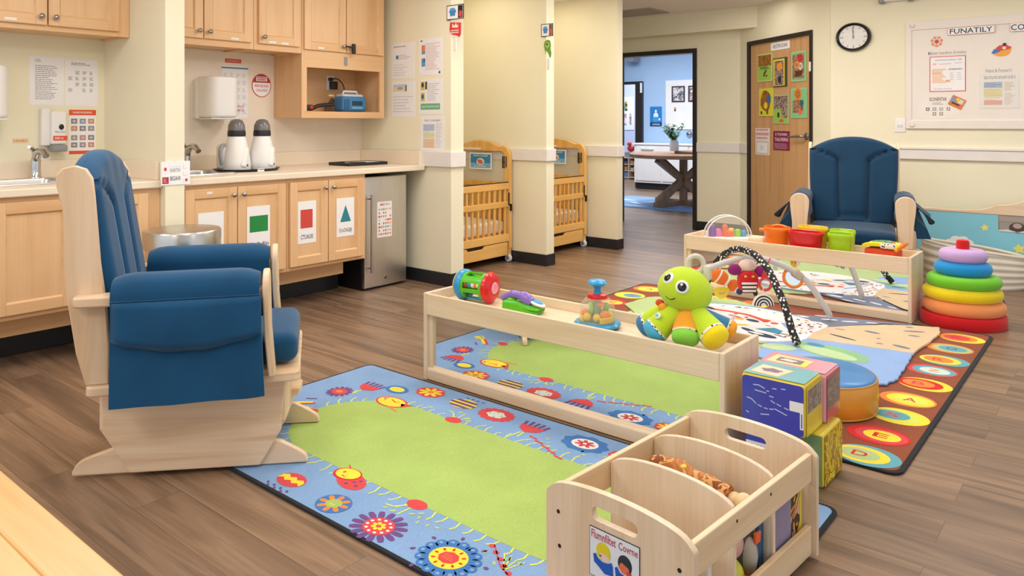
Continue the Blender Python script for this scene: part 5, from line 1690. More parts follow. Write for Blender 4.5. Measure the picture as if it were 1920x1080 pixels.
def sunburst(x, y):
    m.petals(x, y, .045, .098, .024, 15, Z1, 'rug_purple', .1, .82).oval(x, y, .054, .045, Z2, 'rug_red', 30, 0, .03, 12)
    for i in range(11): m.oval(x+.041*math.cos(i*2*PI/11), y+.034*math.sin(i*2*PI/11), .006, .005, Z3, 'rug_white', 9)
    m.petals(x, y, .004, .026, .014, 7, Z3, 'rug_yellow', .3, .8).oval(x, y, .008, .007, Z4, 'rug_red', 8)
def bigsun(x, y):
    for i in range(15): m.oval(x+.082*math.cos(i*2*PI/15), y+.070*math.sin(i*2*PI/15), .020, .018, Z1, 'rug_deep', 14).oval(x+.088*math.cos(i*2*PI/15), y+.074*math.sin(i*2*PI/15), .007, .006, Z2, 'rug_blue', 8)
    m.oval(x, y, .07, .06, Z2, 'rug_deep', 26).oval(x, y, .060, .051, Z3, 'rug_yellow', 28).oval(x, y, .032, .027, Z4, 'rug_red', 22, 0, .05, 8)
    for i in range(10): m.oval(x+.046*math.cos(i*2*PI/10), y+.039*math.sin(i*2*PI/10), .007, .004, Z4, 'rug_crimson', 8, i*2*PI/10)
    m.lines(x-.02, x+.02, y-.012, y+.012, 3, Z5, 'rug_orange', .4)
    for i in range(8): m.oval(x+.118*math.cos(i*2*PI/8+.3), y+.10*math.sin(i*2*PI/8+.3), .009, .006, Z1, 'rug_purple', 8, i)
def eggzig(x, y):
    m.oval(x, y, .062, .042, Z1, 'rug_red', 24)
    q = [(x-.058+i*.0193, y+(.008 if i % 2 else -.004)) for i in range(7)]
    m.poly([(a, b+.013) for a, b in q] + [(a, b-.012) for a, b in reversed(q)], Z2, 'rug_yellow')
    for i in range(7): m.oval(x-.05+.018*i, y-.058-.012*(i % 2), .009, .005, Z1, 'rug_purple', 8, -.6)
def branch(x, y):
    for k in (-.05, -.025, 0, .025): m.stroke([(x, y-.02), (x+k*.6, y+.02), (x+k, y+.045)], .004, Z1, 'rug_lime')
    for i in range(6): m.oval(x-.10+.03*i, y+.05-.018*i, .011, .008, Z1, 'rug_red', 10)
    m.stroke([(x-.10, y+.06), (x-.02, y-.01), (x+.05, y-.04)], .004, Z1, 'rug_red')
def bee(x, y):
    m.stroke([(x-.03, y-.02), (x+.05, y+.05)], .022, Z1, 'rug_yellow').stroke([(x-.01, y-.02), (x+.07, y+.05)], .014, Z2, 'rug_red').oval(x-.06, y-.02, .03, .02, Z2, 'rug_yellow', 14, .5).stroke([(x-.07, y-.06), (x-.02, y-.03)], .01, Z2, 'rug_yellow').stroke([(x-.01, y+.06), (x+.03, y+.09)], .01, Z1, 'rug_purple')
burst(-2.767, 2.136); tulip(-2.706, 2.262); eggdot(-2.586, 2.318); bird(-2.49, 2.20); flower1(-2.443, 2.39); egg(-2.235, 2.382); berry(-2.145, 2.226)
redflower(-2.045, 2.378); tulip(-1.848, 2.366); whitefl(-1.602, 2.375); flower1(-1.43, 2.37, .8); eggdot(-1.27, 2.36); burst(-1.12, 2.38)
m.oval(-2.674, 1.915, .034, .026, Z2, 'rug_red', 14, .5); bee(-2.80, 1.93); eggdot(-2.86, 1.68); flower1(-2.80, 1.55); tulip(-2.60, 1.53, 1, -1)
eggzig(-2.208, 1.505); ladybug(-2.075, 1.640); flower2(-1.967, 1.496); berry(-1.758, 1.660, 1, -1); sunburst(-1.752, 1.497); bigsun(-1.475, 1.512); branch(-1.321, 1.585); redflower(-1.18, 1.51); whitefl(-.86, 1.55); egg(-1.02, 1.53)
flower1(-.86, 1.95); burst(-.86, 1.75); bigsun(-.86, 2.22); berry(-2.40, 1.63, .8, -1)
for i in range(10): m.oval(-1.80+.022*i, 2.30-.010*i+.006*(i % 2), .013, .006, Z1, 'rug_red', 8, -.3)
m.stroke([(-1.86, 2.31), (-1.87, 2.24)], .007, Z1, 'rug_lime').stroke([(-2.72, 2.20), (-2.70, 2.15)], .006, Z1, 'rug_lime')
for i in range(26):
    x = rn.uniform(-2.2, -1.0)
    m.oval(x, rn.choice([1.60, 2.30]) + rn.uniform(-.03, .03), .010, .005, Z1, 'rug_sage', 8, rn.uniform(0, 3))
m.build('pile', rug, smooth=0, recalc=False)

# ------------------------------------------------------------------ brown seating rug
QX0, QX1, QY0, QY1 = -2.872, -.622, 2.852, 5.06
rug2 = thing('seating_rug', 'brown rug with a ring of bright ovals and letters under the play mat', 'rug', ((QX0+QX1)/2, (QY0+QY1)/2, 0))
ox, oy = (QX0+QX1)/2, (QY0+QY1)/2
MB().prism(rrect(QX0-ox, QX1-ox, QY0-oy, QY1-oy, .05), 0, .009, 'rug_black', 'xy').build('binding', rug2, bev=.003, smooth=30)
m = MB(Matrix.Translation((-ox, -oy, 0)))
m.prism(rrect(QX0+.018, QX1-.018, QY0+.018, QY1-.018, .04), .004, .0096, 'rug_brown', 'xy')
m.poly(rrect(QX0+.36, QX1-.36, QY0+.36, QY1-.36, .2, 8), Z, 'rug_sage')
sc = [('rug_teal', 'rug_yellow', 'rug_sage', 'D', 'rug_crimson'), ('rug_crimson', 'rug_red', 'rug_yellow', 'E', 'rug_crimson'), ('rug_yellow', 'rug_lime', 'rug_teal', 'S', 'rug_red'), ('rug_orange', 'rug_yellow', 'rug_lime', 'A', 'rug_red'), ('rug_yellow', 'rug_crimson', 'rug_orange', 'B', 'rug_red'), ('rug_red', 'rug_teal', 'rug_pale', 'Z', 'rug_orange'), ('rug_teal', 'rug_yellow', 'rug_orange', 'R', 'rug_red'), ('rug_orange', 'rug_sage', 'rug_teal', 'O', 'rug_purple'), ('rug_yellow', 'rug_orange', 'rug_red', 'K', 'rug_crimson')]
def spot(x, y, k, rx=.112, ry=.092, dx=.01):
    a, b, c, ch, cc = sc[k % 9]
    m.oval(x+dx, y, rx, ry, Z1, a, 36).oval(x-dx*.6, y, rx*.84, ry*.78, Z2, b, 36).oval(x-dx*1.2, y, rx*.60, ry*.55, Z3, c, 30).text(ch, x-.03-dx, x+.024-dx, y-.022, y+.024, Z4, cc)
for k, y in enumerate((2.945, 3.165, 3.422, 3.654, 3.912, 4.158, 4.370, 4.622, 4.880)):
    spot(-.765, y, k, dx=.012 if k % 2 == 0 else -.006)
    spot(-2.73, y, k+4, dx=-.01)
for k in range(7):
    if k < 3: spot(-2.48+k*.25, 4.91, k+2, .10, .10)
    spot(-2.48+k*.25, 3.02, k+5, .10, .10)
m.build('pile', rug2, smooth=0, recalc=False)

# ------------------------------------------------------------------ activity play mat
pm = thing('activity_mat', 'fabric play mat of road beige blue and white pieces on the brown rug', 'play mat', (-1.5, 4.4, .0126))
TM = Matrix.Translation((1.5, -4.4, 0))
def wavy(pts, amp=.008, n=6):
    rn = random.Random(len(pts)*7)
    o = []
    for a, b in zip(pts, pts[1:] + pts[:1]):
        for i in range(n):
            t = i/n
            o.append((a[0]+(b[0]-a[0])*t + rn.uniform(-amp, amp)*(i > 0), a[1]+(b[1]-a[1])*t + rn.uniform(-amp, amp)*(i > 0)))
    return o
road = [(-1.98, 4.62), (-1.726, 4.735), (-1.60, 4.80), (-1.46, 4.86), (-1.25, 4.925), (-1.03, 4.985), (-.99, 4.965), (-1.16, 4.88), (-1.394, 4.56), (-1.6, 4.5)]
m = MB(TM).prism(road, 0, .010, 'mat_road', 'xy')
for x, y, rx, ry, r in ((-1.62, 4.745, .07, .022, .25), (-1.44, 4.78, .05, .014, .4), (-1.33, 4.81, .05, .012, .5), (-1.22, 4.86, .035, .010, .4), (-1.78, 4.67, .05, .012, .3)):
    m.oval(x, y, rx, ry, .0105, 'mat_white', 14, r)
m.oval(-1.50, 4.84, .045, .010, .0107, 'mat_white', 12, .3)
m.build('road_panel', pm, bev=.003, smooth=0)
MB(TM).tube([(x, y, .009) for x, y in [(-1.03, 4.985), (-.98, 4.975), (-1.0, 4.955), (-1.16, 4.87), (-1.30, 4.70), (-1.394, 4.585)]], .006, 'rug_black', 8).build('road_edge', pm, smooth=60)
beige = wavy([(-1.41, 4.585), (-1.15, 4.86), (-1.0, 4.955), (-.885, 5.0), (-.862, 4.86), (-.868, 4.70), (-.892, 4.352), (-1.15, 4.32), (-1.42, 4.28)], .004)
m = MB(TM).prism(beige, 0, .014, 'mat_beige', 'xy')
for x, y, rx, ry, r, c in ((-1.16, 4.63, .045, .018, -.2, 'mat_road'), (-.98, 4.80, .06, .014, .5, 'mat_road'), (-.96, 4.70, .03, .012, .1, 'mat_road'), (-1.26, 4.42, .085, .011, -.3, 'mat_navy'), (-.965, 4.43, .05, .018, -.3, 'mat_road'), (-1.07, 4.42, .02, .009, 0, 'mat_road'), (-1.32, 4.58, .03, .009, .2, 'mat_road'), (-1.02, 4.88, .02, .008, .3, 'mat_navy'), (-1.1, 4.52, .012, .006, 0, 'mat_navy')):
    m.oval(x, y, rx, ry, .0145, c, 14, r)
m.build('beige_panel', pm, bev=.004, smooth=0)
blue = wavy([(-1.43, 4.30), (-1.15, 4.325), (-.888, 4.362), (-.875, 4.10), (-.862, 3.90), (-.880, 3.775), (-.925, 3.735), (-.975, 3.80), (-1.1, 3.765), (-1.3, 3.745), (-1.52, 3.80), (-1.56, 4.1)], .006)
m = MB(TM).prism(blue, 0, .012, 'mat_blue', 'xy')
m.oval(-1.23, 4.105, .205, .105, .0125, 'mat_green', 30, -.25).oval(-1.24, 4.08, .16, .06, .0128, 'mat_lime', 26, -.25).oval(-1.33, 4.18, .05, .03, .0131, 'mat_teal', 16, -.2).oval(-1.47, 4.02, .09, .06, .0126, 'mat_lime', 20, .3)
m.build('blue_panel', pm, bev=.004, smooth=0)
gp = MB(TM).prism(wavy([(-2.62, 4.35), (-2.60, 4.62), (-2.35, 4.86), (-2.1, 4.93), (-1.80, 4.80), (-1.62, 4.55), (-1.75, 4.0), (-2.2, 3.95)], .01), -.0005, .006, 'rug_sage', 'xy')
gp.build('green_panel', pm, smooth=0)
wp = [( -1.86+.50*math.cos(a), 4.38+.385*math.sin(a)) for a in [2*PI*i/40 for i in range(40)]]
white = [p for p in wp if p[0] < -1.50 or p[1] > 9] 
tail = [(-1.50, 4.12), (-1.43, 4.17), (-1.405, 4.25), (-1.415, 4.40), (-1.40, 4.52), (-1.395, 4.615), (-1.45, 4.66), (-1.53, 4.68)]
ang = lambda p: math.atan2(p[1]-4.38, p[0]+1.75)
white = sorted(white + tail, key=ang)
m = MB(TM).prism(white, 0, .017, 'mat_white', 'xy')
z = .0175
m.tube([(x, y, .016) for x, y in white if x < -1.55 and y > 4.4], .006, 'mat_blue', 6)
rn = random.Random(13)
m.stroke([(-2.10, 4.55), (-1.98, 4.56), (-1.86, 4.55), (-1.76, 4.50), (-1.70, 4.45)], .035, z, 'mat_red').stroke([(-1.95, 4.48), (-1.88, 4.46), (-1.84, 4.43), (-1.90, 4.42)], .018, z+.0003, 'mat_red')
m.oval(-2.13, 4.57, .06, .022, z+.0004, 'mat_navy', 16, -.4).oval(-1.78, 4.435, .045, .025, z+.0004, 'mat_navy', 16, -.3).oval(-1.86, 4.425, .03, .02, z+.0006, 'mat_yellow', 14).oval(-1.72, 4.49, .03, .022, z+.0004, 'mat_red', 14).oval(-1.655, 4.455, .024, .022, z+.0003, 'mat_red', 14)
m.stroke([(-1.62, 4.50), (-1.58, 4.44), (-1.55, 4.40)], .03, z, 'mat_blue').poly([(-1.70, 4.27), (-1.62, 4.36), (-1.555, 4.32), (-1.555, 4.24)], z, 'mat_teal').oval(-1.62, 4.17, .09, .035, z, 'mat_navy', 18, -.2).oval(-1.72, 4.22, .06, .02, z, 'mat_navy', 14, -.5).oval(-1.66, 4.185, .05, .015, z+.0004, 'mat_white', 14, -.2)
m.stroke([(-1.56, 4.27), (-1.49, 4.25)], .012, z, 'mat_navy').stroke([(-1.57, 4.22), (-1.50, 4.20)], .010, z, 'mat_navy').oval(-1.93, 4.37, .06, .03, z, 'mat_blue', 16, .2).oval(-1.93, 4.37, .05, .022, z+.0003, 'mat_white', 16, .2).oval(-1.80, 4.30, .05, .02, z, 'mat_yellow', 14, .5)
for i in range(46):
    x, y = rn.uniform(-1.56, -1.42), rn.uniform(4.2, 4.64)
    m.oval(x, y, rn.uniform(.005, .014), rn.uniform(.004, .010), z+.0005, rn.choice(['mat_red', 'mat_red', 'mat_orange', 'mat_navy']), 8, rn.uniform(0, 3))
fabric('mat_orange', '#ee9a5a', .85, .05)
for i in range(22):
    a = rn.uniform(.3, 3.0)
    m.oval(-1.86+.44*math.cos(a), 4.38+.33*math.sin(a), rn.uniform(.008, .018), rn.uniform(.006, .012), z+.0005, rn.choice(['mat_navy', 'mat_blue', 'mat_yellow', 'mat_teal', 'mat_red']), 8, rn.uniform(0, 3))
for i in range(14): m.oval(rn.uniform(-2.2, -1.6), rn.uniform(4.1, 4.6), rn.uniform(.01, .03), rn.uniform(.006, .015), z+.0002, rn.choice(['mat_blue', 'mat_red', 'mat_lime', 'mat_teal', 'mat_yellow']), 9, rn.uniform(0, 3))
m.build('white_panel', pm, bev=.004, smooth=0)

# arches and hanging toys
ga = thing('play_arch', 'grey padded arch standing over the play mat', 'play arch', (-1.84, 4.45, .028))
base = Vector((-1.84, 4.45, .028))
grey = [(-1.440, 4.752, .040), (-1.434, 4.757, .06), (-1.471, 4.727, .139), (-1.534, 4.679, .251), (-1.623, 4.612, .335), (-1.725, 4.535, .385), (-1.801, 4.477, .397), (-1.878, 4.419, .387), (-1.967, 4.351, .353), (-2.057, 4.283, .304), (-2.14, 4.22, .24), (-2.21, 4.17, .15), (-2.245, 4.145, .06), (-2.25, 4.14, .04)]
gp = smoothpath([tuple(Vector(p)-base) for p in grey], 4)
MB().tube(gp, .0185, 'arch_grey', 12).build('tube', ga, smooth=60)
fabric('arch_grey', '#c9c6c4', .75, .04)
def ring(c, r, tr, mname, U, V, n=26):
    U, V = Vector(U).normalized(), Vector(V).normalized()
    return [tuple(Vector(c) + U*r*math.cos(2*PI*i/n) + V*r*math.sin(2*PI*i/n)) for i in range(n)]
cl = Vector((-1.585, 4.641, .300)) - base
MB().rbox((0, 0, 0), (.075, .05, .05), .018, 'clip_taupe', 3).build('clip', ga, loc=cl, smooth=60).rotation_euler = (0, R(38), R(38))
plain('clip_taupe', '#b8a898', .4)
m = MB().tube(ring(tuple(cl + Vector((-.02, -.02, -.02))), .055, 0, '', (.77, .64, 0), (-.2, .2, 1)), .010, 'rug_orange', 8, closed=True)
m.build('clip_ring', ga, smooth=60)
MB(frame(tuple(cl + Vector((-.02, -.022, -.02))), (.77, .64, 0), (-.2, .2, 1))).cyl((0, 0, -.003), .048, .006, 'mirror', 28).build('ring_mirror', ga, smooth=0)
ba = thing('play_arch', 'black arch with white dots crossing over the play mat', 'play arch', (-1.81, 4.42, .028))
base = Vector((-1.81, 4.42, .028))
bl = [(-1.396, 4.087, .040), (-1.434, 4.117, .097), (-1.494, 4.163, .223), (-1.556, 4.211, .309), (-1.621, 4.261, .384), (-1.71, 4.331, .436), (-1.805, 4.404, .452), (-1.879, 4.462, .446), (-1.983, 4.543, .408), (-2.092, 4.628, .325), (-2.167, 4.686, .225), (-2.226, 4.732, .10), (-2.25, 4.75, .04)]
MB().tube(smoothpath([tuple(Vector(p)-base) for p in bl], 4), .0205, 'dots_bw', 12).build('tube', ba, smooth=60)
# clown fish
VX = (.772, .636, 0)
def ftoy(name, label, cat, loc, rz=0):
    return thing(name, label, cat, loc, R(39.5) + rz, None)
fi = ftoy('fish_toy', 'orange and white striped fish toy hanging from the arches', 'toy', (-1.985, 4.50, .235))
def fb(p):
    x, y, z = p
    return (x, y, z - .0 + .25*x*0)
rotf = Matrix.Rotation(R(32), 3, 'Y')
m = MB().ell((-.03, 0, .02), (.062, .03, .045), 'toy_orange', 20, 14, rotf)
m.ell((.052, 0, -.032), (.034, .014, .040), 'toy_orange', 16, 10, rotf)
m.build('body', fi, smooth=60)
fabric('toy_orange', '#ee7a2c', .8, .05)
fabric('toy_white', '#f3ede6', .8, .03)
m = MB().ell((-.04, 0, .027), (.013, .0325, .047), 'toy_white', 16, 12, rotf).ell((.012, 0, -.008), (.013, .0285, .038), 'toy_white', 16, 12, rotf).ell((.080, 0, -.045), (.010, .0145, .038), 'toy_white', 14, 10, rotf)
m.build('stripes', fi, smooth=60)
MB().tube([(-.03, 0, .06), (-.03, 0, .12), (-.02, 0, .152)], .004, 'toy_white', 6).build('loop', fi, smooth=60)
te = ftoy('teether_toy', 'yellow half moon teether hanging under the orange fish', 'toy', (-1.99, 4.455, .168))
m = MB().prism(arc(0, .0, .052, .046, 180, 360, 18)[::-1] + [], -.008, .008, 'toy_yellow', 'xz', holes=[])
m = MB().prism(arc(0, .022, .048, .062, 180, 360, 18) + [(.03, .03), (-.03, .03)], -.008, .008, 'toy_yellow', 'xz', holes=[[(-.024, .0), (.024, 0), (.012, -.014), (-.012, -.014)]])
plain('toy_yellow', '#e6cf2e', .4)
m.build('ring', te, bev=.004, smooth=40)
cr = ftoy('critter_toy', 'red striped critter toy with purple arms hanging from the arches', 'toy', (-1.79, 4.385, .272))
fabric('toy_red', '#d3202e', .8, .05)
fabric('toy_plum', '#8a1f6e', .8, .05)
m = MB().rbox((0, 0, 0), (.125, .06, .13), .05, 'toy_red', 5)
m.build('body', cr, smooth=60)
MB().ell((-.078, 0, .07), (.042, .022, .034), 'toy_plum', 16, 10).build('arm', cr, smooth=60)
MB().ell((.078, 0, .06), (.042, .022, .036), 'toy_plum', 16, 10).build('arm', cr, smooth=60)
MB().ell((0, .005, .095), (.055, .035, .038), 'toy_skin', 18, 12).build('head', cr, smooth=60)
fabric('toy_skin', '#eacabc', .8, .04)
m = MB()
for i in range(3): m.box(-.045+.003*i, .045-.003*i, -.0335, -.028, -.012-.022*i, .000-.022*i, 'toy_white').box(-.045+.003*i, .045-.003*i, -.033, -.028, -.018-.022*i, -.012-.022*i, 'black')
m.box(-.03, -.016, -.0325, -.027, .03, .042, 'toy_yellow').box(.014, .03, -.0325, -.027, .03, .042, 'toy_yellow')
m.build('stripes', cr, smooth=0)
MB().ell((-.05, 0, -.06), (.02, .015, .02), 'mat_navy', 12, 8).build('foot', cr, smooth=60)
MB().ell((.045, 0, -.068), (.015, .015, .02), 'black', 12, 8).build('foot', cr, smooth=60)
rt_ = ftoy('ring_toy', 'red ring rattle with a clear centre hanging by the dotted arch', 'toy', (-1.68, 4.375, .285))
m = MB().tube(ring((0, 0, -.012), .036, 0, '', (1, 0, 0), (0, 0, 1)), .009, 'toy_redplastic', 8, closed=True).prism([(-.022, .03), (.022, .025), (.012, .062), (-.01, .066)], -.006, .006, 'toy_redplastic', 'xz')
plain('toy_redplastic', '#dd3a38', .25, coat=.4)
m.build('ring', rt_, smooth=60)
MB().ell((0, 0, -.012), (.028, .014, .028), 'clear_shell', 18, 12).build('bubble', rt_, smooth=60)
MB().tube([(0, 0, .06), (.01, 0, .10), (.03, 0, .14)], .0035, 'toy_redplastic', 6).build('strap', rt_, smooth=60)
rb = ftoy('rainbow_toy', 'black and white rainbow toy hanging lowest from the arches', 'toy', (-1.684, 4.352, .150))
m = MB().prism(arc(0, 0, .062, .068, 0, 180, 24), -.01, .01, 'toy_white', 'xz')
m.build('body', rb, bev=.003, smooth=40)
m = MB()
for r0, r1 in ((.048, .056), (.032, .040), (.017, .024)):
    m.prism(arc(0, 0, r1, r1*1.08, 0, 180, 20) + arc(0, 0, r0, r0*1.08, 180, 0, 20), -.0106, .0106, 'mat_navy_dark', 'xz')
plain('mat_navy_dark', '#1d2330', .7)
m.build('bands', rb, smooth=0)
MB().tube([(0, 0, .07), (0, 0, .11)], .003, 'toy_white', 6).build('loop', rb, smooth=60)

# ------------------------------------------------------------------ mirror shelves
def shelf(label, loc, L, Dp, H, tray_z, rz=0):
    t = thing('mirror_shelf', label, 'toy shelf', loc, rz, 'low birch toddler shelves with mirrors')
    f0 = H-.103
    for x in (0, L-.02):
        MB().box(x, x+.02, 0, Dp, 0, H, 'birch_z').build('end_panel', t, bev=.004, smooth=0)
    MB().box(.02, L-.02, .001, .017, f0, H-.002, 'birch_x').build('front_rail', t, bev=.004, smooth=0)
    MB().box(.02, L-.02, Dp-.017, Dp-.001, f0, H-.004, 'birch_x').build('back_rail', t, bev=.004, smooth=0)
    MB().box(.02, L-.02, .017, Dp-.017, tray_z-.012, tray_z, 'birch_x').build('tray', t, smooth=0)
    MB().box(.045, L-.02, .030, .034, .06, f0+.02, 'mirror').build('mirror', t, smooth=0)
    MB().box(.02, L-.02, .0345, .046, .03, f0+.02, 'birch_x').build('mirror_backing', t, smooth=0)
    MB().box(.02, .045, .018, .034, .05, f0, 'birch_z').build('mirror_stile', t, bev=.002, smooth=0)
    m = MB().box(.02, L-.02, .006, .030, .004, .05, 'birch_x').prism([(.006, .05), (.012, .058), (.02, .058), (.026, .066), (.033, .066), (.033, .05)], .02, L-.02, 'birch_x', 'yz')
    m.build('base_moulding', t, bev=.002, smooth=0)
    MB().box(.02, L-.02, Dp-.03, Dp-.012, .004, .05, 'birch_x').build('base_rail', t, bev=.002, smooth=0)
    return t
SH1 = .367
shelf('near birch shelf with mirror front holding the green octopus toy', (-2.616, 2.510, 0), 1.507, .315, .413, SH1)
SH2 = .354
shelf('far birch shelf with mirror front holding the coloured buckets', (-2.555, 5.075, 0), 1.505, .33, .402, SH2)

SH1 += .0008
SH2 += .0008

# ------------------------------------------------------------------ toys on the near shelf
for n, c in dict(t_red='#d8141c', t_green='#57c21e', t_blue='#2a9ad0', t_purple='#8a6cc4', t_lime='#a8d410', t_orange='#f47a14', t_yellow='#f2c81c', t_teal='#2f9c94', t_pink='#ea78b8', t_sky='#1f9fe0', t_violet='#7a3fb0', t_coral='#f0683a', t_lemon='#f0dc30', t_leaf='#8fdc3c').items():
    plain(n, c, .3, var=.03, coat=.25)
ro = thing('roller_rattle', 'green and blue drum rattle with a red end at the left of the near shelf', 'toy', (-2.425, 2.68, SH1), R(8))
zc = .074
m = MB().lathe([(0, -.098), (.045, -.098), (.066, -.092), (.0735, -.08), (.0735, -.066), (.066, -.056), (0, -.056)], 't_blue', 36, (0, 0, zc), 'x')
m.build('end_cap', ro, smooth=40)
MB().lathe([(.055, -.104), (.062, -.100), (.062, -.094), (.050, -.094)], '#d8b07a', 30, (0, 0, zc), 'x', close=True).build('end_trim', ro, smooth=40)
m = MB().lathe([(0, .062), (.068, .062), (.0735, .070), (.072, .082), (.055, .096), (.03, .1), (0, .1)], 't_red', 36, (0, 0, zc), 'x')
m.build('end_cap', ro, smooth=40)['label'] = 'red end cap'
MB().lathe([(.013, .1005), (.014, .103), (.026, .103), (.029, .099), (.028, .096)], '#f4a0b4', 24, (0, 0, zc), 'x').build('hub_ring', ro, smooth=40)
m = MB()
for k in range(6):
    a0 = 60*k + 4
    w_ = 34 if k % 2 == 0 else 18
    pts = arc(0, zc, .064, .064, a0, a0+w_, 6) + arc(0, zc, .054, .054, a0+w_, a0, 6)
    m.prism(pts, -.06, .064, 't_green' if k != 4 else 't_blue', 'yz')
m.lathe([(.050, .044), (.064, .044), (.064, .064), (.050, .064)], 't_green', 30, (0, 0, zc), 'x', close=True).lathe([(.050, -.058), (.064, -.058), (.064, -.044), (.050, -.044)], 't_green', 30, (0, 0, zc), 'x', close=True)
m.build('cage', ro, bev=.002, smooth=40)
m = MB().lathe([(0, -.056), (.040, -.056), (.040, .06), (0, .06)], 't_green', 24, (0, 0, zc), 'x')
m.build('core', ro, smooth=40)
m = MB()
for i, (x, c) in enumerate(((-.028, '#a8482a'), (-.008, 't_teal'), (.012, '#e0e4e8'), (.028, 't_orange'), (.044, 'plastic_white'))):
    m.lathe([(0, -.009), (.014, -.009), (.016, 0), (.014, .009), (0, .009)], c, 16, (x, -.046, zc+.014), 'x')
m.tube([(-.05, -.046, zc+.014), (.058, -.046, zc+.014)], .004, 'plastic_white', 8)
m.build('beads', ro, smooth=50)

ph = thing('toy_phone', 'green toy phone with a purple handset on the near shelf', 'toy', (-2.13, 2.665, SH1), R(14))
def pf(p):
    return (p[0], p[1], p[2] + (.012*math.cos((p[0]+.05)*22) if p[2] > 0 else 0))
MB().rbox((0, 0, .022), (.185, .085, .044), .016, 't_green', 8, pf).ell((-.055, 0, .045), (.032, .034, .026), 't_green', 18, 12).build('base', ph, smooth=60)
m = MB().tube(smoothpath([(-.10, -.01, .055), (-.05, -.012, .078), (.0, -.012, .072), (.045, -.010, .050)], 6), [.014]*6+[.018]*6+[.026]*5+[.022]*2, 't_purple', 12)
m.build('handset', ph, smooth=60)
o = MB().lathe([(0, 0), (.030, 0), (.032, .006), (.026, .010), (0, .010)], 'plastic_white', 24, (0, 0, 0), 'z', 1.3, .9).lathe([(0, .0102), (.022, .0102), (.020, .0135), (0, .0135)], 't_blue', 20, (0, 0, 0), 'z', 1.3, .9).build('dial', ph, loc=(.068, -.006, .044), smooth=50)
o.rotation_euler = (0, R(18), 0)

pp = thing('popper_toy', 'clear dome popper toy with blue knob and base on the near shelf', 'toy', (-1.735, 2.665, SH1))
MB().lathe([(0, 0), (.08, 0), (.096, .010), (.098, .018), (.09, .026), (.072, .024), (.07, .030), (0, .030)], 't_blue', 40).build('base', pp, smooth=50)
MB().lathe([(.074, .024), (.075, .07), (.069, .098), (.05, .122), (.03, .128)], 'clear_dome', 36).build('dome', pp, smooth=60, recalc=False)
MB().lathe([(0, .118), (.042, .118), (.044, .126), (.040, .138), (.028, .141), (0, .141)], 't_red', 30).build('collar', pp, smooth=50)
MB().lathe([(0, .138), (.017, .138), (.014, .160), (.018, .168), (.036, .176), (.040, .186), (.032, .196), (0, .199)], 't_sky', 30).build('knob', pp, smooth=60)
MB().lathe([(0, .03), (.020, .03), (.016, .045), (.016, .115), (0, .115)], 't_teal', 18).build('stem', pp, smooth=50)
m = MB()
for a, r, z_, c, s_ in ((200, .05, .052, 't_orange', .02), (250, .052, .048, 't_yellow', .018), (300, .05, .05, 't_yellow', .017), (345, .045, .055, 't_orange', .022), (20, .05, .05, 't_yellow', .018), (90, .05, .05, 't_green', .02), (150, .05, .05, 't_red', .02)):
    m.ell((r*math.cos(R(a)), r*math.sin(R(a)), z_), (s_, s_, s_), c, 12, 8)
m.ell((.022, -.01, .098), (.018, .014, .012), 't_coral', 12, 8).ell((-.02, -.015, .08), (.012, .012, .03), 't_leaf', 12, 8).ell((.03, .02, .085), (.014, .014, .02), 't_green', 12, 8)
m.build('balls', pp, smooth=60)
m = MB()
for a0, a1 in ((195, 245), (310, 370)): m.prism(arc(0, 0, .073, .073, a0, a1, 8) + arc(0, 0, .062, .062, a1, a0, 8), .028, .052, 't_yellow', 'xy')
m.build('cups', pp, bev=.002, smooth=40)

# octopus plush
oc = thing('octopus_plush', 'lime green octopus plush with big eyes sitting in the near shelf', 'stuffed toy', (-1.325, 2.675, SH1), 0)
fabric('o_lime', '#c3e02c', .8, .04)
fabric('o_orange', '#f4a82c', .8, .04)
fabric('o_green', '#8fdc4c', .8, .04)
fabric('o_yellow', '#f4dc1c', .8, .04)
fabric('o_blue', '#4fb0d4', .8, .04)
fabric('o_deepblue', '#3f7fae', .8, .04)
fabric('o_teal', '#2fa89c', .8, .04)
fabric('o_red', '#e0502c', .8, .04)
HC = Vector((-.012, -.01, .208))
Rz = Matrix.Rotation(R(39.5), 3, 'Z')
tilt = Rz @ Matrix.Rotation(R(16), 3, 'Y')
def hd(v):
    x, y, z = v
    if z < 0: z *= .86
    return (x*(1.04-.18*z), y*(1-.1*z), z)
MB().ell(tuple(HC), (.101, .092, .090), 'o_lime', 36, 24, tilt, hd).build('head', oc, smooth=70)
def onhead(a, e, k=1.0):
    """point of the head at azimuth a (0 = towards the picture's viewer) and elevation e"""
    d = Vector((math.sin(R(a))*math.cos(R(e)), -math.cos(R(a))*math.cos(R(e)), math.sin(R(e))))
    p = Vector((d.x*.101, d.y*.092, d.z*.090*(.86 if d.z < 0 else 1)))
    return HC + tilt @ (p*k), (tilt @ d).normalized()
def eye(a, e, s):
    p, n = onhead(a, e, .985)
    q = n.to_track_quat('Z', 'Y').to_matrix()
    E = MB().ell(tuple(p), (s, s, s*.35), 'eye_white', 24, 12, q).build('eye', oc, smooth=70)
    p2 = p + n*s*.26
    MB().ell(tuple(p2), (s*.66, s*.66, s*.2), 'black_gloss', 20, 10, q).build('pupil', E, smooth=70)
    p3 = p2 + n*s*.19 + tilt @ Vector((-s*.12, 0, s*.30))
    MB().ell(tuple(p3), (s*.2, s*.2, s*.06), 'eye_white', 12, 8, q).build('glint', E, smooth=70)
plain('eye_white', '#eef2f2', .4)
eye(-22, 14, .0255)
eye(-64, 22, .024)
sm = []
for i in range(9):
    t_ = i/8
    a, e = -56 + 26*t_, -24 - 7*math.sin(PI*t_) + 4*t_
    p, n = onhead(a, e, 1.0)
    sm.append(tuple(p + n*.0006))
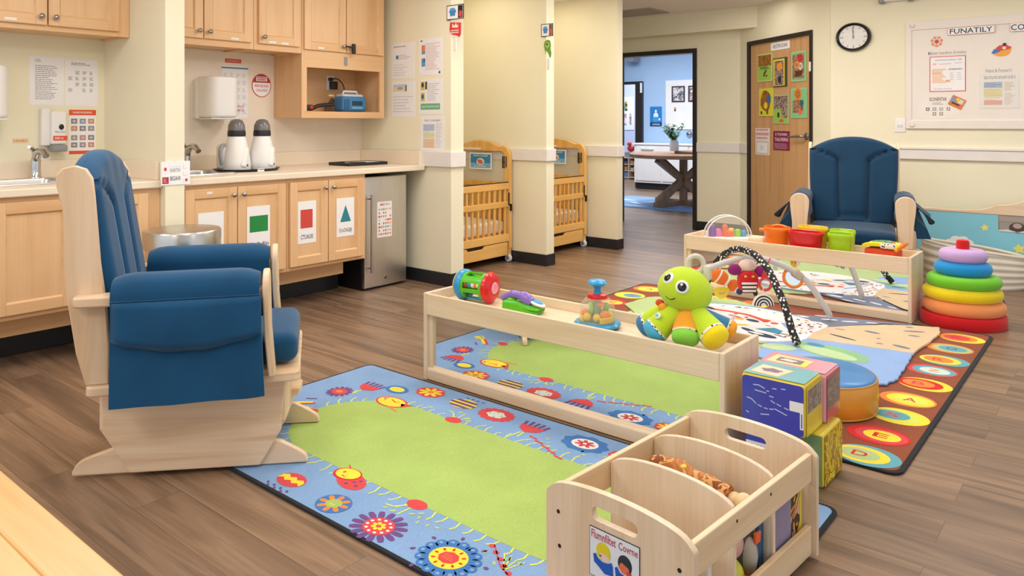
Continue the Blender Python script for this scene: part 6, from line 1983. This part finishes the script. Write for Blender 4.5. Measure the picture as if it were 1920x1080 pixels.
MB().tube(sm, .0022, 'black', 6).build('mouth', oc, smooth=60)
rp, n = onhead(150, 62, 1.02)
rp = onhead(-20, 86, 1.0)[0] + Vector((.0, .05, .012))
MB().tube(ring((.012, .03, .306), .032, 0, '', (.772, .636, 0), (0, 0, 1)), .010, 'clip_clear', 8, closed=True).build('top_ring', oc, smooth=60)
plain('clip_clear', '#e4dccb', .3, alpha=.85)
m = MB().rbox((.052, .050, .275), (.03, .03, .06), .010, 'clip_clear', 2)
m.build('ring_clip', oc, smooth=60)
MB().ell((0, 0, .105), (.075, .062, .055), 'o_lime', 24, 14).build('body', oc, smooth=70)
MB().prism([(-.04, -.01), (.0, .02), (.04, -.01), (.02, -.05), (-.02, -.05)], .136, .144, 'o_green', 'xy').build('collar', oc, bev=.002, smooth=0)
MB().prism([(.03, .04), (.075, .035), (.065, -.02), (.03, -.03)], .126, .136, 'o_teal', 'xy').build('collar', oc, bev=.002, smooth=0)
def leg(p0, p1, r0, r1, ca, cb, band, mark=False):
    p0, p1 = Vector(p0), Vector(p1)
    d = p1-p0
    L = d.length
    d.normalize()
    pts, rr = [], []
    n = 18
    q = d.to_track_quat('Z', 'Y').to_matrix()
    def seg(a, b, rg, mat_, nm, capa=False, capb=False):
        prof = []
        for i in range(9):
            t_ = a + (b-a)*i/8
            r = rg(t_)
            prof.append((r, t_*L))
        if capa: prof = [(0, prof[0][1]-.012)] + prof
        if capb:
            rE, zE = prof[-1]
            prof = prof + [(rE*math.cos(R(k)), zE + rE*.55*math.sin(R(k))) for k in (20, 40, 60, 78)] + [(0, zE+rE*.56)]
        mm = MB()
        mm.T = Matrix.Translation(p0) @ q.to_4x4()
        mm.lathe(prof, mat_, 22)
        return mm.build(nm, oc, smooth=70)
    rg = lambda t_: r0 + (r1-r0)*min(1, t_*1.25)
    Lg = seg(0, .83, rg, ca, 'leg', True)
    seg(.83, .89, lambda t_: rg(t_)*1.03, band, 'leg_band')
    seg(.89, 1.0, lambda t_: rg(t_)*1.0, cb, 'leg_cuff', False, True)
    return Lg
leg((-.055, -.0, .145), (-.178, -.022, .045), .034, .046, 'o_lime', 'o_deepblue', 'zigzag')
leg((-.028, -.035, .138), (-.100, -.093, .050), .036, .050, 'o_lime', 'o_blue', 'zigzag')
leg((.005, -.025, .135), (.032, -.092, .052), .034, .052, 'o_orange', 'o_green', 'leopard')
leg((.032, -.015, .135), (.138, -.062, .064), .036, .052, 'o_lime', 'o_yellow', 'zigzag')
leg((.04, .02, .12), (.138, .066, .066), .028, .038, 'o_deepblue', 'o_orange', 'leopard')
MB().ell((-.092, -.060, .158), (.018, .014, .014), 'o_red', 14, 10).ell((-.076, -.066, .143), (.02, .014, .018), 'o_orange', 14, 10).ell((-.060, -.068, .128), (.02, .014, .014), 'o_yellow', 14, 10).build('ribbon_tag', oc, smooth=60)
p = Vector((-.074, -.112, .122))
nq = Vector((-.35, -.75, .55)).normalized().to_track_quat('Z', 'Y').to_matrix()
MB().ell(tuple(p), (.018, .012, .003), 'eye_white', 20, 8, nq).ell(tuple(p + Vector((-.001, -.0022, .0016))), (.012, .007, .0015), '#8fc4d8', 18, 6, nq).build('patch', oc, smooth=60)

# ------------------------------------------------------------------ toys on the far shelf
SY = 5.075
dm = thing('peg_dome_toy', 'clear half dome toy with coloured pegs at the left of the far shelf', 'toy', (-2.29, SY+.163, SH2+.0005), R(38))
MB().rbox((0, 0, .02), (.33, .10, .04), .015, 'plastic_white', 3).build('base', dm, smooth=50)
ar = arc(0, .04, .162, .150, 0, 180, 28)
MB().prism(ar, -.040, .040, 'acrylic', 'xz').build('shell', dm, smooth=0)
MB().tube([(x, -.041, z_) for x, z_ in ar], .0045, 'plastic_white', 6).tube([(x, .041, z_) for x, z_ in ar], .0045, 'plastic_white', 6).build('rim', dm, smooth=60)
for x, hh, w_, c in ((-.112, .085, .05, 't_violet'), (-.066, .055, .048, 't_pink'), (-.018, .085, .044, 't_coral'), (.026, .06, .046, 't_lemon'), (.074, .052, .046, 't_leaf'), (.116, .045, .04, 't_sky')):
    m = MB().lathe([(0, .04), (w_/2, .04), (w_/2*.94, .04+hh*.75), (w_/2*.8, .04+hh*.95), (w_/2*.5, .04+hh), (0, .04+hh)], c, 20, (x, 0, 0))
    if c == 't_coral': m.rbox((.012, 0, .062), (.06, .05, .05), .012, c, 2)
    m.build('peg', dm, smooth=50)
ws = MB().rbox((0, 0, .03), (.13, .09, .06), .03, 'birch_x', 3)
tag(ws.build('wooden_block', loc=(-2.075, SY+.20, SH2), smooth=60), 'rounded wooden block between the clear dome and the orange bucket', 'block')
def bucket(label, x, y, rx, ry, h, c, handle=0, notch=0, rz=0):
    t = thing('toy_bucket', label, 'bucket', (x, y, SH2), rz, 'coloured plastic buckets on the far shelf')
    prof = [(0, 0), (.86, 0), (.90, .01), (.985, h*.80), (1.02, h*.82), (1.04, h*.90), (1.02, h*.97), (.98, h), (.93, h*.985), (.92, h*.85), (.84, .012), (0, .012)]
    n = 44
    vs, fs = [], []
    k = len(prof)
    for i in range(n):
        a = 2*PI*i/n
        e = .84
        cx_, sy_ = math.copysign(abs(math.cos(a))**e, math.cos(a)), math.copysign(abs(math.sin(a))**e, math.sin(a))
        for q, (r, z_) in enumerate(prof):
            if notch and z_ > h*.6: z_ += notch*max(0, math.cos(2*a))*.02
            vs.append((r*rx*cx_, r*ry*sy_, z_))
    for i in range(n):
        j = (i+1) % n
        for q in range(k-1): fs.append((i*k+q, j*k+q, j*k+q+1, i*k+q+1))
    MB().add(vs, fs, c).build('body', t, smooth=50, recalc=False)
    if handle:
        MB().rbox((-rx-.014, -.0, h*.80), (.05, .05, .022), .010, c, 2).build('lug', t, smooth=60)
        MB().tube(smoothpath([(-rx*.5, 0, h-.004), (-rx*.2, ry*.3, h+.004), (rx*.3, ry*.2, h+.006), (rx*.8, 0, h-.002)], 5), .010, c, 8).build('handle', t, smooth=60)
    return t
bucket('orange bucket with a lug at the left of the bucket row', -1.918, SY+.14, .086, .075, .146, 't_orange', 1)
bucket('red bucket in the middle of the bucket row', -1.708, SY+.09, .112, .060, .140, 't_red')
bucket('yellow bucket standing behind the red bucket', -1.705, SY+.225, .098, .058, .158, 't_yellow')
bucket('lime green bucket at the right of the bucket row', -1.488, SY+.10, .078, .066, .146, 't_lime')
bucket('lime green bucket standing behind the other green bucket', -1.515, SY+.235, .08, .055, .15, 't_lime2')
plain('t_lime2', '#b4d41c', .3, var=.03, coat=.25)
bk_ = thing('cloth_book', 'soft cloth book with orange handle and leopard print on the far shelf', 'book', (-1.245, SY+.16, SH2+.0006), R(-6))
def pg(u, v, zf):
    x, y = (u-.5)*.21, (v-.5)*.15
    return (x, y, zf + .045 + .018*math.sin(PI*u)**.7 + .004*math.sin(v*9))
m = MB().grid(18, 10, lambda u, v: pg(u, v, .040), 'o_yellow').grid(18, 10, lambda u, v: pg(u, v, .020), 'o_yellow')
for e in (0, 1):
    m.grid(18, 1, lambda u, v: pg(u, e, .020+.020*v), 'o_yellow').grid(1, 10, lambda u, v: (pg(e, v, .02+.02*u)), 'o_yellow')
m.build('cover', bk_, smooth=60, recalc=False)
MB().rbox((0, 0, .033), (.19, .14, .066), .016, 'o_red', 3).build('pages', bk_, smooth=60)
MB().grid(14, 6, lambda u, v: (pg(.12+.66*u, .40+.5*v, .0412)), 'cover_scene').build('picture', bk_, smooth=60, recalc=False)
art('cover_scene', ['#1f6a5a', '#2f9c7c', '#e0502c', '#2f9c7c', '#1f7a6a', '#e8c83a'], 14, .8)
MB().rbox((.05, -.055, .088), (.09, .06, .034), .014, 'leopard', 3).build('leopard_patch', bk_, smooth=60)
MB().tube(smoothpath([(.085, .05, .07), (.12, .05, .097), (.125, -.0, .102), (.12, -.05, .09), (.09, -.06, .06)], 5), .013, 't_orange', 10).build('handle', bk_, smooth=60)

# ------------------------------------------------------------------ stacking rings
sr = thing('stacking_rings', 'large foam stacking ring tower beside the far shelf', 'toy', (-.812, 5.285, 0), R(20))
fabric('r_red', '#d0121a', .7, .03)
fabric('r_orange', '#f49a5c', .7, .03)
fabric('r_yellow', '#f0d818', .7, .03)
fabric('r_green', '#72c92a', .7, .03)
fabric('r_blue', '#1793d8', .7, .03)
fabric('r_lilac', '#c8a8dc', .7, .03)
sq = .92
MB().lathe([(0, 0), (.226, 0), (.232, .006), (.232, .066), (.226, .072), (0, .072)], 'r_red', 48, (0, 0, 0), 'z', 1, sq).build('base', sr, smooth=50)
for r, z0_, h_, c, dx in ((.224, .072, .084, 'r_orange', .004), (.216, .154, .078, 'r_yellow', -.004), (.202, .229, .072, 'r_green', .004), (.156, .299, .080, 'r_blue', 0), (.132, .376, .080, 'r_lilac', 0)):
    pr = [(.03, z0_)]
    for i in range(11):
        a = -PI/2 + PI*i/10
        pr.append((r - h_*.5 + h_*.5*math.cos(a), z0_ + h_/2 + h_/2*math.sin(a)))
    pr.append((.03, z0_+h_))
    MB().lathe(pr, c, 48, (dx, 0, 0), 'z', 1, sq, close=True).build('ring', sr, smooth=60)
MB().lathe([(0, .07), (.036, .07), (.036, .495), (.030, .508), (0, .513)], 'r_red', 28).build('peg', sr, smooth=50)

# ------------------------------------------------------------------ cubes and ottoman
def cube(label, x0, x1, y0, y1, z0, z1, base, marks):
    t = thing('soft_block', label, 'block', ((x0+x1)/2, (y0+y1)/2, z0), 0, 'soft picture blocks by the near shelf')
    w_, d_, h_ = x1-x0, y1-y0, z1-z0
    MB().rbox((0, 0, h_/2), (w_, d_, h_), .014, base, 4).build('body', t, smooth=60)
    e = .0012
    FR = {'front': frame((-w_/2, -d_/2-e, 0), (1, 0, 0), (0, 0, 1)), 'right': frame((w_/2+e, -d_/2, 0), (0, 1, 0), (0, 0, 1)), 'top': frame((-w_/2, -d_/2, h_+e), (1, 0, 0), (0, 1, 0))}
    for face, fn in marks:
        m = MB(FR[face])
        fn(m, {'front': w_, 'right': d_, 'top': w_}[face], {'front': h_, 'right': h_, 'top': d_}[face])
        m.build(face + '_face', t, smooth=0, recalc=False)
    return t
plain('vinyl_blue', '#3a40b4', .22, var=.06, coat=.6)
plain('vinyl_yellow', '#e8d040', .25, var=.05, coat=.5)
plain('vinyl_pink', '#e8a0b4', .25, var=.05, coat=.5)
plain('vinyl_teal', '#7cc0cc', .25, var=.05, coat=.5)
plain('vinyl_green', '#7f9c5c', .25, var=.05, coat=.5)
plain('vinyl_red', '#c85a5c', .25, var=.05, coat=.5)
art('fur_grey', ['#8a7a70', '#9c8a7c', '#86766a', '#a4948a'], 30, .6)
art('fur_lion', ['#c8a018', '#e8c828', '#a87c18', '#f0d83c'], 9, .4, 3)
def fr1(m, w_, h_):
    m.prism(rrect(.006, w_-.006, .006, h_-.006, .012), 0, .0008, 'vinyl_blue', 'xy')
    z_ = .0012
    for a, b, c, d in ((.045, .145, .065, .147), (.065, .147, .085, .139), (.05, .128, .09, .125), (.09, .133, .10, .133), (.1, .118, .115, .116), (.11, .145, .125, .146), (.14, .15, .155, .151), (.022, .098, .04, .094), (.04, .094, .055, .082), (.06, .08, .075, .075), (.082, .074, .095, .073), (.1, .074, .115, .076), (.118, .079, .16, .066), (.105, .104, .12, .097), (.125, .097, .14, .092), (.15, .09, .165, .086), (.02, .05, .03, .046), (.07, .05, .10, .055)):
        m.stroke([(a, b), (c, d)], .0035, z_, 'vinyl_pale')
    m.rect(w_-.052, w_-.006, .085, .118, z_, 'paper').rect(w_-.018, w_-.006, .03, .085, z_, 'paper').rect(w_-.014, w_-.010, .035, .082, z_+.0003, '#5a6ac8')
plain('vinyl_pale', '#c8ccf0', .25, coat=.5)
def rt1(m, w_, h_):
    m.rect(.006, w_-.006, .006, h_-.006, .0004, 'vinyl_yellow').rect(.016, w_-.016, h_*.45, h_-.022, .0008, 'fur_grey')
def tp1(m, w_, d_):
    m.rect(.006, w_-.006, .006, d_-.006, .0004, 'vinyl_teal').poly([(.02, .03), (.12, .02), (.145, .115), (.03, .125)], .0008, '#e8c860').poly([(.024, .034), (.116, .026), (.138, .110), (.034, .12)], .0010, '#e6d6c0').oval(.08, .075, .042, .026, .0013, '#d8ccc8', 18, .1).oval(.08, .075, .034, .020, .0016, '#8a6a70', 16, .1, .2, 5)
cube('indigo faced picture block on top beside the near shelf end', -1.054, -.834, 2.521, 2.690, .182, .360, 'vinyl_yellow', [('front', fr1), ('right', rt1), ('top', tp1)])
def rt2(m, w_, h_):
    m.rect(.006, w_-.006, .006, h_-.006, .0004, 'vinyl_red').rect(.014, w_-.016, h_*.28, h_-.02, .0008, 'fur_grey')
def tp2(m, w_, d_):
    m.rect(.006, w_-.006, .006, d_-.006, .0004, 'vinyl_pink').poly([(.02, .03), (.16, .03), (.165, .12), (.03, .125)], .0008, '#ecd49c').rect(.05, .14, .05, .10, .0012, '#7c7470').oval(.09, .075, .03, .015, .0014, '#d8d0c8', 12, 0, .2, 4).rect(.14, .163, .035, .09, .0012, '#e8d850')
cube('pink topped picture block on top behind the indigo block', -1.066, -.822, 2.694, 2.852, .182, .352, 'vinyl_pink', [('right', rt2), ('top', tp2)])
def fr3(m, w_, h_):
    m.rect(.006, w_-.006, .006, h_-.006, .0004, 'vinyl_blue').rect(.006, w_-.006, .09, .122, .0008, 'paper').text('d GPP of', .015, w_-.015, .098, .112, .0012, 'ink')
cube('dark blue picture block with a white strip at the bottom left', -1.052, -.924, 2.548, 2.800, 0.0, .181, 'vinyl_blue', [('front', fr3)])
def fr4(m, w_, h_):
    m.rect(.004, w_-.006, .006, h_-.006, .0004, 'vinyl_green')
def rt4(m, w_, h_):
    m.rect(.006, w_-.006, .006, h_-.006, .0004, 'fur_lion')
cube('yellow and green picture block at the bottom right under the others', -.922, -.800, 2.600, 2.800, 0.0, .181, 'vinyl_yellow', [('front', fr4), ('right', rt4)])
ot = thing('floor_cushion', 'round blue topped ochre floor cushion behind the picture blocks', 'cushion', (-1.032, 3.365, .0126))
plain('vinyl_ochre', '#d8972e', .4, var=.05, coat=.15)
plain('vinyl_topblue', '#3f86c4', .4, var=.05, coat=.15)
MB().lathe([(0, 0), (.200, 0), (.206, .006), (.210, .07), (.207, .128), (.200, .136), (0, .136)], 'vinyl_ochre', 56).build('body', ot, smooth=50)
MB().lathe([(.203, .130), (.2, .138), (.19, .145), (.15, .151), (0, .155)], 'vinyl_topblue', 56).build('top', ot, smooth=60)
MB().tube(ring((0, 0, .133), .203, 0, '', (1, 0, 0), (0, 1, 0), 56), .004, 'vinyl_ochre', 6, closed=True).tube(ring((0, 0, .006), .204, 0, '', (1, 0, 0), (0, 1, 0), 56), .004, 'vinyl_ochre', 6, closed=True).build('piping', ot, smooth=60)

# ------------------------------------------------------------------ book bin
BN = (-.9225, 1.8625)
BRZ = R(-4.4)
bn = thing('book_bin', 'birch book browser bin with dividers and a sticker at lower right', 'bin', (BN[0], BN[1], .0122), BRZ)
zb = .0122
W2, L2_ = .2125, .335
def panel(w_, zc, zp, n=16):
    return [(-w_, 0.0), (w_, 0.0)] + [(w_, zc-.02)] + arc(w_-.014, zc-.014, .014, .014, 0, 60, 3) + [(w_*math.cos(PI*i/n)*.93, zc + (zp-zc)*math.sin(PI*i/n)**.9) for i in range(1, n)] + arc(-w_+.014, zc-.014, .014, .014, 120, 180, 3) + [(-w_, zc-.02)]
def slot(z0_, z1_):
    return rrect(-.066, .066, z0_, z1_, .0155, 5)[::-1]
for y, nm in ((-L2_, 'end_panel'), (L2_-.018, 'end_panel')):
    MB().prism([(x, z_) for x, z_ in panel(W2, .284, .322)], y, y+.018, 'birch_z', 'xz', holes=[slot(.252, .285)]).build(nm, bn, bev=.003, smooth=20)
for sx in (-1, 1):
    x0_ = sx*(W2-.012)
    a, b = sorted((x0_, x0_-sx*.016))
    MB().box(a, b, -L2_+.018, L2_-.018, .206, .284, 'birch_y').build('side_rail', bn, bev=.003, smooth=0)
    MB().box(a, b, -L2_+.018, L2_-.018, .004, .084, 'birch_y').build('side_rail', bn, bev=.003, smooth=0)
    if sx > 0:
        for yy, zz in ((.06, .262), (-.12, .262), (.05, .05)):
            MB(frame((b+.0004, yy, zz), (0, 1, 0), (0, 0, 1))).cyl((0, 0, 0), .004, .0006, 'black', 10).build('screw', bn, smooth=0)
MB().box(-W2+.028, W2-.028, -L2_+.018, L2_-.018, .014, .024, 'birch_y').build('bottom_board', bn, smooth=0)
wi = W2-.029
for y in (-.095, .118):
    MB().prism([(x, z_) for x, z_ in [(-wi, .026), (wi, .026), (wi, .262)] + [(wi*math.cos(PI*i/14), .268 + .046*math.sin(PI*i/14)**.9) for i in range(1, 14)] + [(-wi, .272)]], y-.007, y+.007, 'birch_z', 'xz').build('divider', bn, bev=.002, smooth=20)
for x, z_ in ((-.172, .232), (-.168, .147), (.176, .226), (.18, .14)):
    MB(frame((x, -L2_-.0004, z_), (1, 0, 0), (0, 0, 1))).cyl((0, 0, 0), .0052, .0006, 'black', 12).build('screw', bn, smooth=0)
BT = Matrix.Translation((BN[0], BN[1], zb)) @ Matrix.Rotation(BRZ, 4, 'Z')
def inbin(x, y, z_): return tuple(BT @ Vector((x, y, z_)))
s = MB(frame((0, 0, 0), (1, 0, 0), (0, 0, 1)))
s.box(0, .145, 0, .118, 0, .0012, 'black').rect(.0015, .1435, .0015, .1165, .0014, 'sticker_white')
plain('sticker_white', '#e6f0fb', .3)
z_ = .0018
s.text('Flumnfiltet', .006, .078, .092, .112, z_, '#c0304a').text('Covrne', .086, .140, .092, .110, z_, '#c0304a')
s.oval(.042, .068, .021, .022, z_, '#e2d428', 22).oval(.046, .058, .014, .012, z_+.0003, '#f0d4d0', 16).poly([(.03, .075), (.06, .078), (.062, .056), (.05, .064), (.036, .064)], z_+.0006, '#e2d428').oval(.034, .057, .004, .002, z_+.0008, '#4a4a2a', 8)
s.poly([(.012, .054), (.020, .058), (.026, .049), (.04, .044), (.056, .046), (.066, .052), (.070, .044), (.071, .022), (.046, .018), (.030, .028), (.015, .036)], z_+.0009, '#1a5cc8')
s.oval(.104, .062, .020, .022, z_, '#2a3440', 22).oval(.102, .053, .014, .013, z_+.0003, '#e8744a', 16).poly([(.088, .07), (.118, .072), (.122, .046), (.114, .058), (.098, .064)], z_+.0006, '#2a3440').oval(.116, .044, .008, .006, z_+.0005, '#d84a3a', 10)
s.poly([(.076, .046), (.083, .050), (.09, .040), (.106, .036), (.124, .040), (.134, .044), (.138, .034), (.136, .008), (.11, .004), (.092, .012), (.079, .022)], z_+.0009, '#1a5cc8')
tag(s.build('sticker', loc=inbin(-.072, -L2_-.0006, .118), smooth=0, recalc=False), 'rectangular sticker with two cartoon children on the bin front', 'sticker').rotation_euler = (0, 0, BRZ)
# contents
def inb(mb, name, label, cat, x, y, z_, rz=0, group=None, **k):
    o = mb.build(name, loc=inbin(x, y, z_), **k)
    o.rotation_euler = (0, 0, BRZ+rz)
    return tag(o, label, cat, group)
art('book_red', ['#7a1c16', '#c0341e', '#e8dcc0', '#a8281c', '#d8a03a'], 9, .35)
art('book_lion', ['#6a2418', '#b84a24', '#e8c040', '#3a2420', '#d8a880', '#f0d860'], 12, .35)
inb(MB().box(-.09, .09, -.012, .012, 0, .165, 'book_red').box(-.088, .088, -.010, .010, .004, .167, 'paper'), 'picture_book', 'red covered picture book standing in the front of the bin', 'book', 0.080, -.25, .0245, smooth=0, bev=.002)
inb(MB().box(-.09, .09, -.010, .010, 0, .17, 'plastic_cream'), 'board_book', 'cream board book standing behind the red book in the bin', 'book', .07, -.175, .0245, smooth=0, bev=.003)
plain('ball_pink', '#d8a89c', .35, var=.04)
plain('ball_lime', '#c8c82c', .35, var=.04)
inb(MB().ell((0, 0, .044), (.044, .044, .044), 'ball_lime', 24, 16), 'toy_ball', 'yellow green ball low in the bin behind the slatted side', 'ball', .128, -.035, .0245, smooth=60)
inb(MB().ell((0, 0, .04), (.042, .042, .042), 'ball_pink', 24, 16), 'toy_ball', 'pink ball resting on the yellow green ball in the bin', 'ball', .126, -.032, .109, smooth=60)
pg_ = thing('penguin_plush', 'dark grey plush toy with orange tie inside the bin', 'stuffed toy', inbin(.125, .06, .0245), BRZ)
fabric('pl_grey', '#5a5a60', .85, .08)
fabric('pl_light', '#b8b0a4', .85, .05)
MB().ell((0, 0, .07), (.040, .036, .07), 'pl_grey', 20, 14).ell((0, 0, .15), (.030, .028, .032), '#c88a6a', 18, 12).build('body', pg_, smooth=60)
MB().ell((.022, -.012, .065), (.022, .022, .052), 'pl_light', 16, 12).build('belly', pg_, smooth=60)
MB().prism([(-.012, .10), (.012, .10), (.016, .125), (-.016, .128)], .036, .042, 't_coral', 'yz').build('tie', pg_, smooth=0)
MB().ell((.02, -.01, .012), (.035, .026, .012), 't_coral', 14, 10).build('foot', pg_, smooth=60)
sn = MB()
pts = smoothpath([(-.13, -.004, 0), (-.07, .004, .012), (0, -.002, .004), (.06, .003, -.004), (.10, .0, -.010)], 6)
sn.tube(pts, [.023+.0025*math.sin(i*.9) for i in range(len(pts))], 'bread_brown', 12)
art('bread_brown', ['#a8602c', '#c88448', '#b8703a', '#e0a868', '#8a4a24'], 22, .8)
inb(sn, 'plush_snake', 'brown speckled plush roll lying over the middle of the bin', 'stuffed toy', .0, .03, .246, smooth=60)
inb(MB().ell((-.01, 0, 0), (.012, .012, .006), 't_yellow', 12, 8), 'toy_flower', 'small yellow disc on the brown plush roll in the bin', 'toy', -.02, .024, .272, smooth=60)
inb(MB().ell((0, 0, 0), (.026, .024, .026), 'cream_ball', 20, 14).ell((-.03, .004, .0), (.02, .02, .018), 'cream_ball', 16, 10), 'toy_ball', 'cream bead toy at the end of the brown plush roll', 'ball', .142, .032, .228, smooth=60)
plain('cream_ball', '#f0d0a0', .35, var=.04)
inb(MB().box(-.07, .07, -.06, .04, 0, .198, 'pl_light'), 'toy_box', 'tan toy box under the brown plush roll in the bin', 'box', -.03, .03, .0245, smooth=0, bev=.004)
plain('pouch_mauve', '#8f86a4', .3, var=.08)
inb(MB().rbox((0, 0, .085), (.012, .10, .17), .005, 'pouch_mauve', 3), 'mauve_pouch', 'mauve plastic pouch seen through the bin side', 'pouch', .172, .185, .0245, smooth=50)
inb(MB().box(-.008, .008, -.045, .045, 0, .17, 'book_lion').box(-.006, .009, .03, .045, .002, .172, 'vinyl_yellow'), 'picture_book', 'red and yellow picture book at the far end of the bin', 'book', .168, .262, .0245, smooth=0, bev=.002)
inb(MB().rbox((0, 0, .08), (.010, .03, .16), .004, 'pocket', 2), 'clear_case', 'clear plastic case between the plush toy and the mauve pouch', 'case', .172, .106, .0245, smooth=50)
inb(MB().box(-.006, .006, -.012, .012, 0, .13, '#3f7fae').box(-.006, .006, -.012, .012, .1301, .165, '#e0c83a'), 'small_book', 'thin blue and yellow book between plush toy and clear case', 'book', .150, .10, .0245, smooth=0, bev=.001)

# ------------------------------------------------------------------ table at the lower left
tb = thing('wooden_table', 'honey coloured wooden table corner at the lower left of the photo', 'table', (-1.15, -.02, 0))
m = MB().box(-.85, .75, .335, .392, .690, .722, 'table_top')
m.box(-.85, .75, .225, .3345, .690, .7218, 'table_top')
m.build('edge_board', tb, bev=.003, smooth=0)
MB().box(-.85, .75, -.18, .2245, .690, .7216, 'table_inlay').build('tabletop', tb, bev=.001, smooth=0)
MB().box(-.85, .75, -.42, -.1805, .690, .722, 'table_top').build('edge_board', tb, bev=.003, smooth=0)
for x in (-.80, .64):
    for y in (-.36, .27): MB().box(x, x+.06, y, y+.06, 0, .69, 'birch_z').build('leg', tb, bev=.004, smooth=0)
MB().box(-.74, .64, .285, .305, .61, .69, 'birch_x').box(-.74, .64, -.345, -.325, .61, .69, 'birch_x').build('apron', tb, smooth=0)

# ------------------------------------------------------------------ light and camera
def area(name, loc, sx, sy, e, col=(1, .965, .92), rot=(0, 0, 0)):
    l = bpy.data.lights.new(name, 'AREA')
    l.shape = 'RECTANGLE'
    l.size, l.size_y = sx, sy
    l.energy = e
    l.color = col
    o = bpy.data.objects.new(name, l)
    COL.objects.link(o)
    o.location = loc
    o.rotation_euler = rot
    return o
for i, (x, y, e) in enumerate(((-3.1, 1.3, 21), (-3.1, 3.3, 24), (-1.2, 1.3, 18), (-1.2, 3.4, 22), (-2.7, 5.7, 34), (-.6, 5.6, 26), (.9, 2.4, 20), (-1.2, -1.0, 30), (-3.4, -1.0, 34))):
    area('ceiling_lamp', (x, y, 2.43), 1.15, .55, e*.85, (1, .95, .89))
for y in (4.66, 5.75):
    area('alcove_lamp', (-4.45, y, 2.43), .5, .4, 3.5, (1, .86, .66))
area('back_fill_light', (-3.0, 7.2, 2.43), .6, .35, 2.5, (1, .95, .89))  # added fill that brightens the dim back of the room
for x, y in ((-1.9, 5.0), (-2.9, 4.5), (-2.6, 2.0)):  # added unseen point lights to lift the dark ceiling and upper walls
    l = bpy.data.lights.new('ceiling_fill_light', 'POINT')
    l.energy, l.shadow_soft_size, l.color = 9, .15, (1, .95, .89)
    o = bpy.data.objects.new('ceiling_fill_light', l)
    COL.objects.link(o)
    o.location = (x, y, 2.16)
area('far_room_lamp', (-6.2, 10.4, 2.78), 2.2, 1.4, 130, (.95, .97, 1))
area('far_room_lamp', (-8.6, 14.2, 2.78), 1.4, 1.0, 80, (.95, .97, 1))
wd = bpy.data.worlds.new('daylight')
S.world = wd
wd.use_nodes = True
bg = wd.node_tree.nodes['Background']
bg.inputs['Color'].default_value = (.88, .94, 1, 1)
bg.inputs['Strength'].default_value = 1.0
cam = bpy.data.cameras.new('camera')
cam.sensor_width = 36
cam.lens = 36*1420/1920
cam.shift_y = -(540-230)/1920
cam.clip_start = .02
co = bpy.data.objects.new('camera', cam)
COL.objects.link(co)
co.location = (0, 0, 1.22)
co.rotation_euler = (R(90), 0, R(39.5))
S.camera = co
S.view_settings.view_transform = 'Standard'
S.view_settings.look = 'None'
S.view_settings.exposure = 0
S.view_settings.gamma = 1
S.view_settings.use_curve_mapping = False

for me, names in LATE:
    for n in names:
        me.materials.append(M(n))
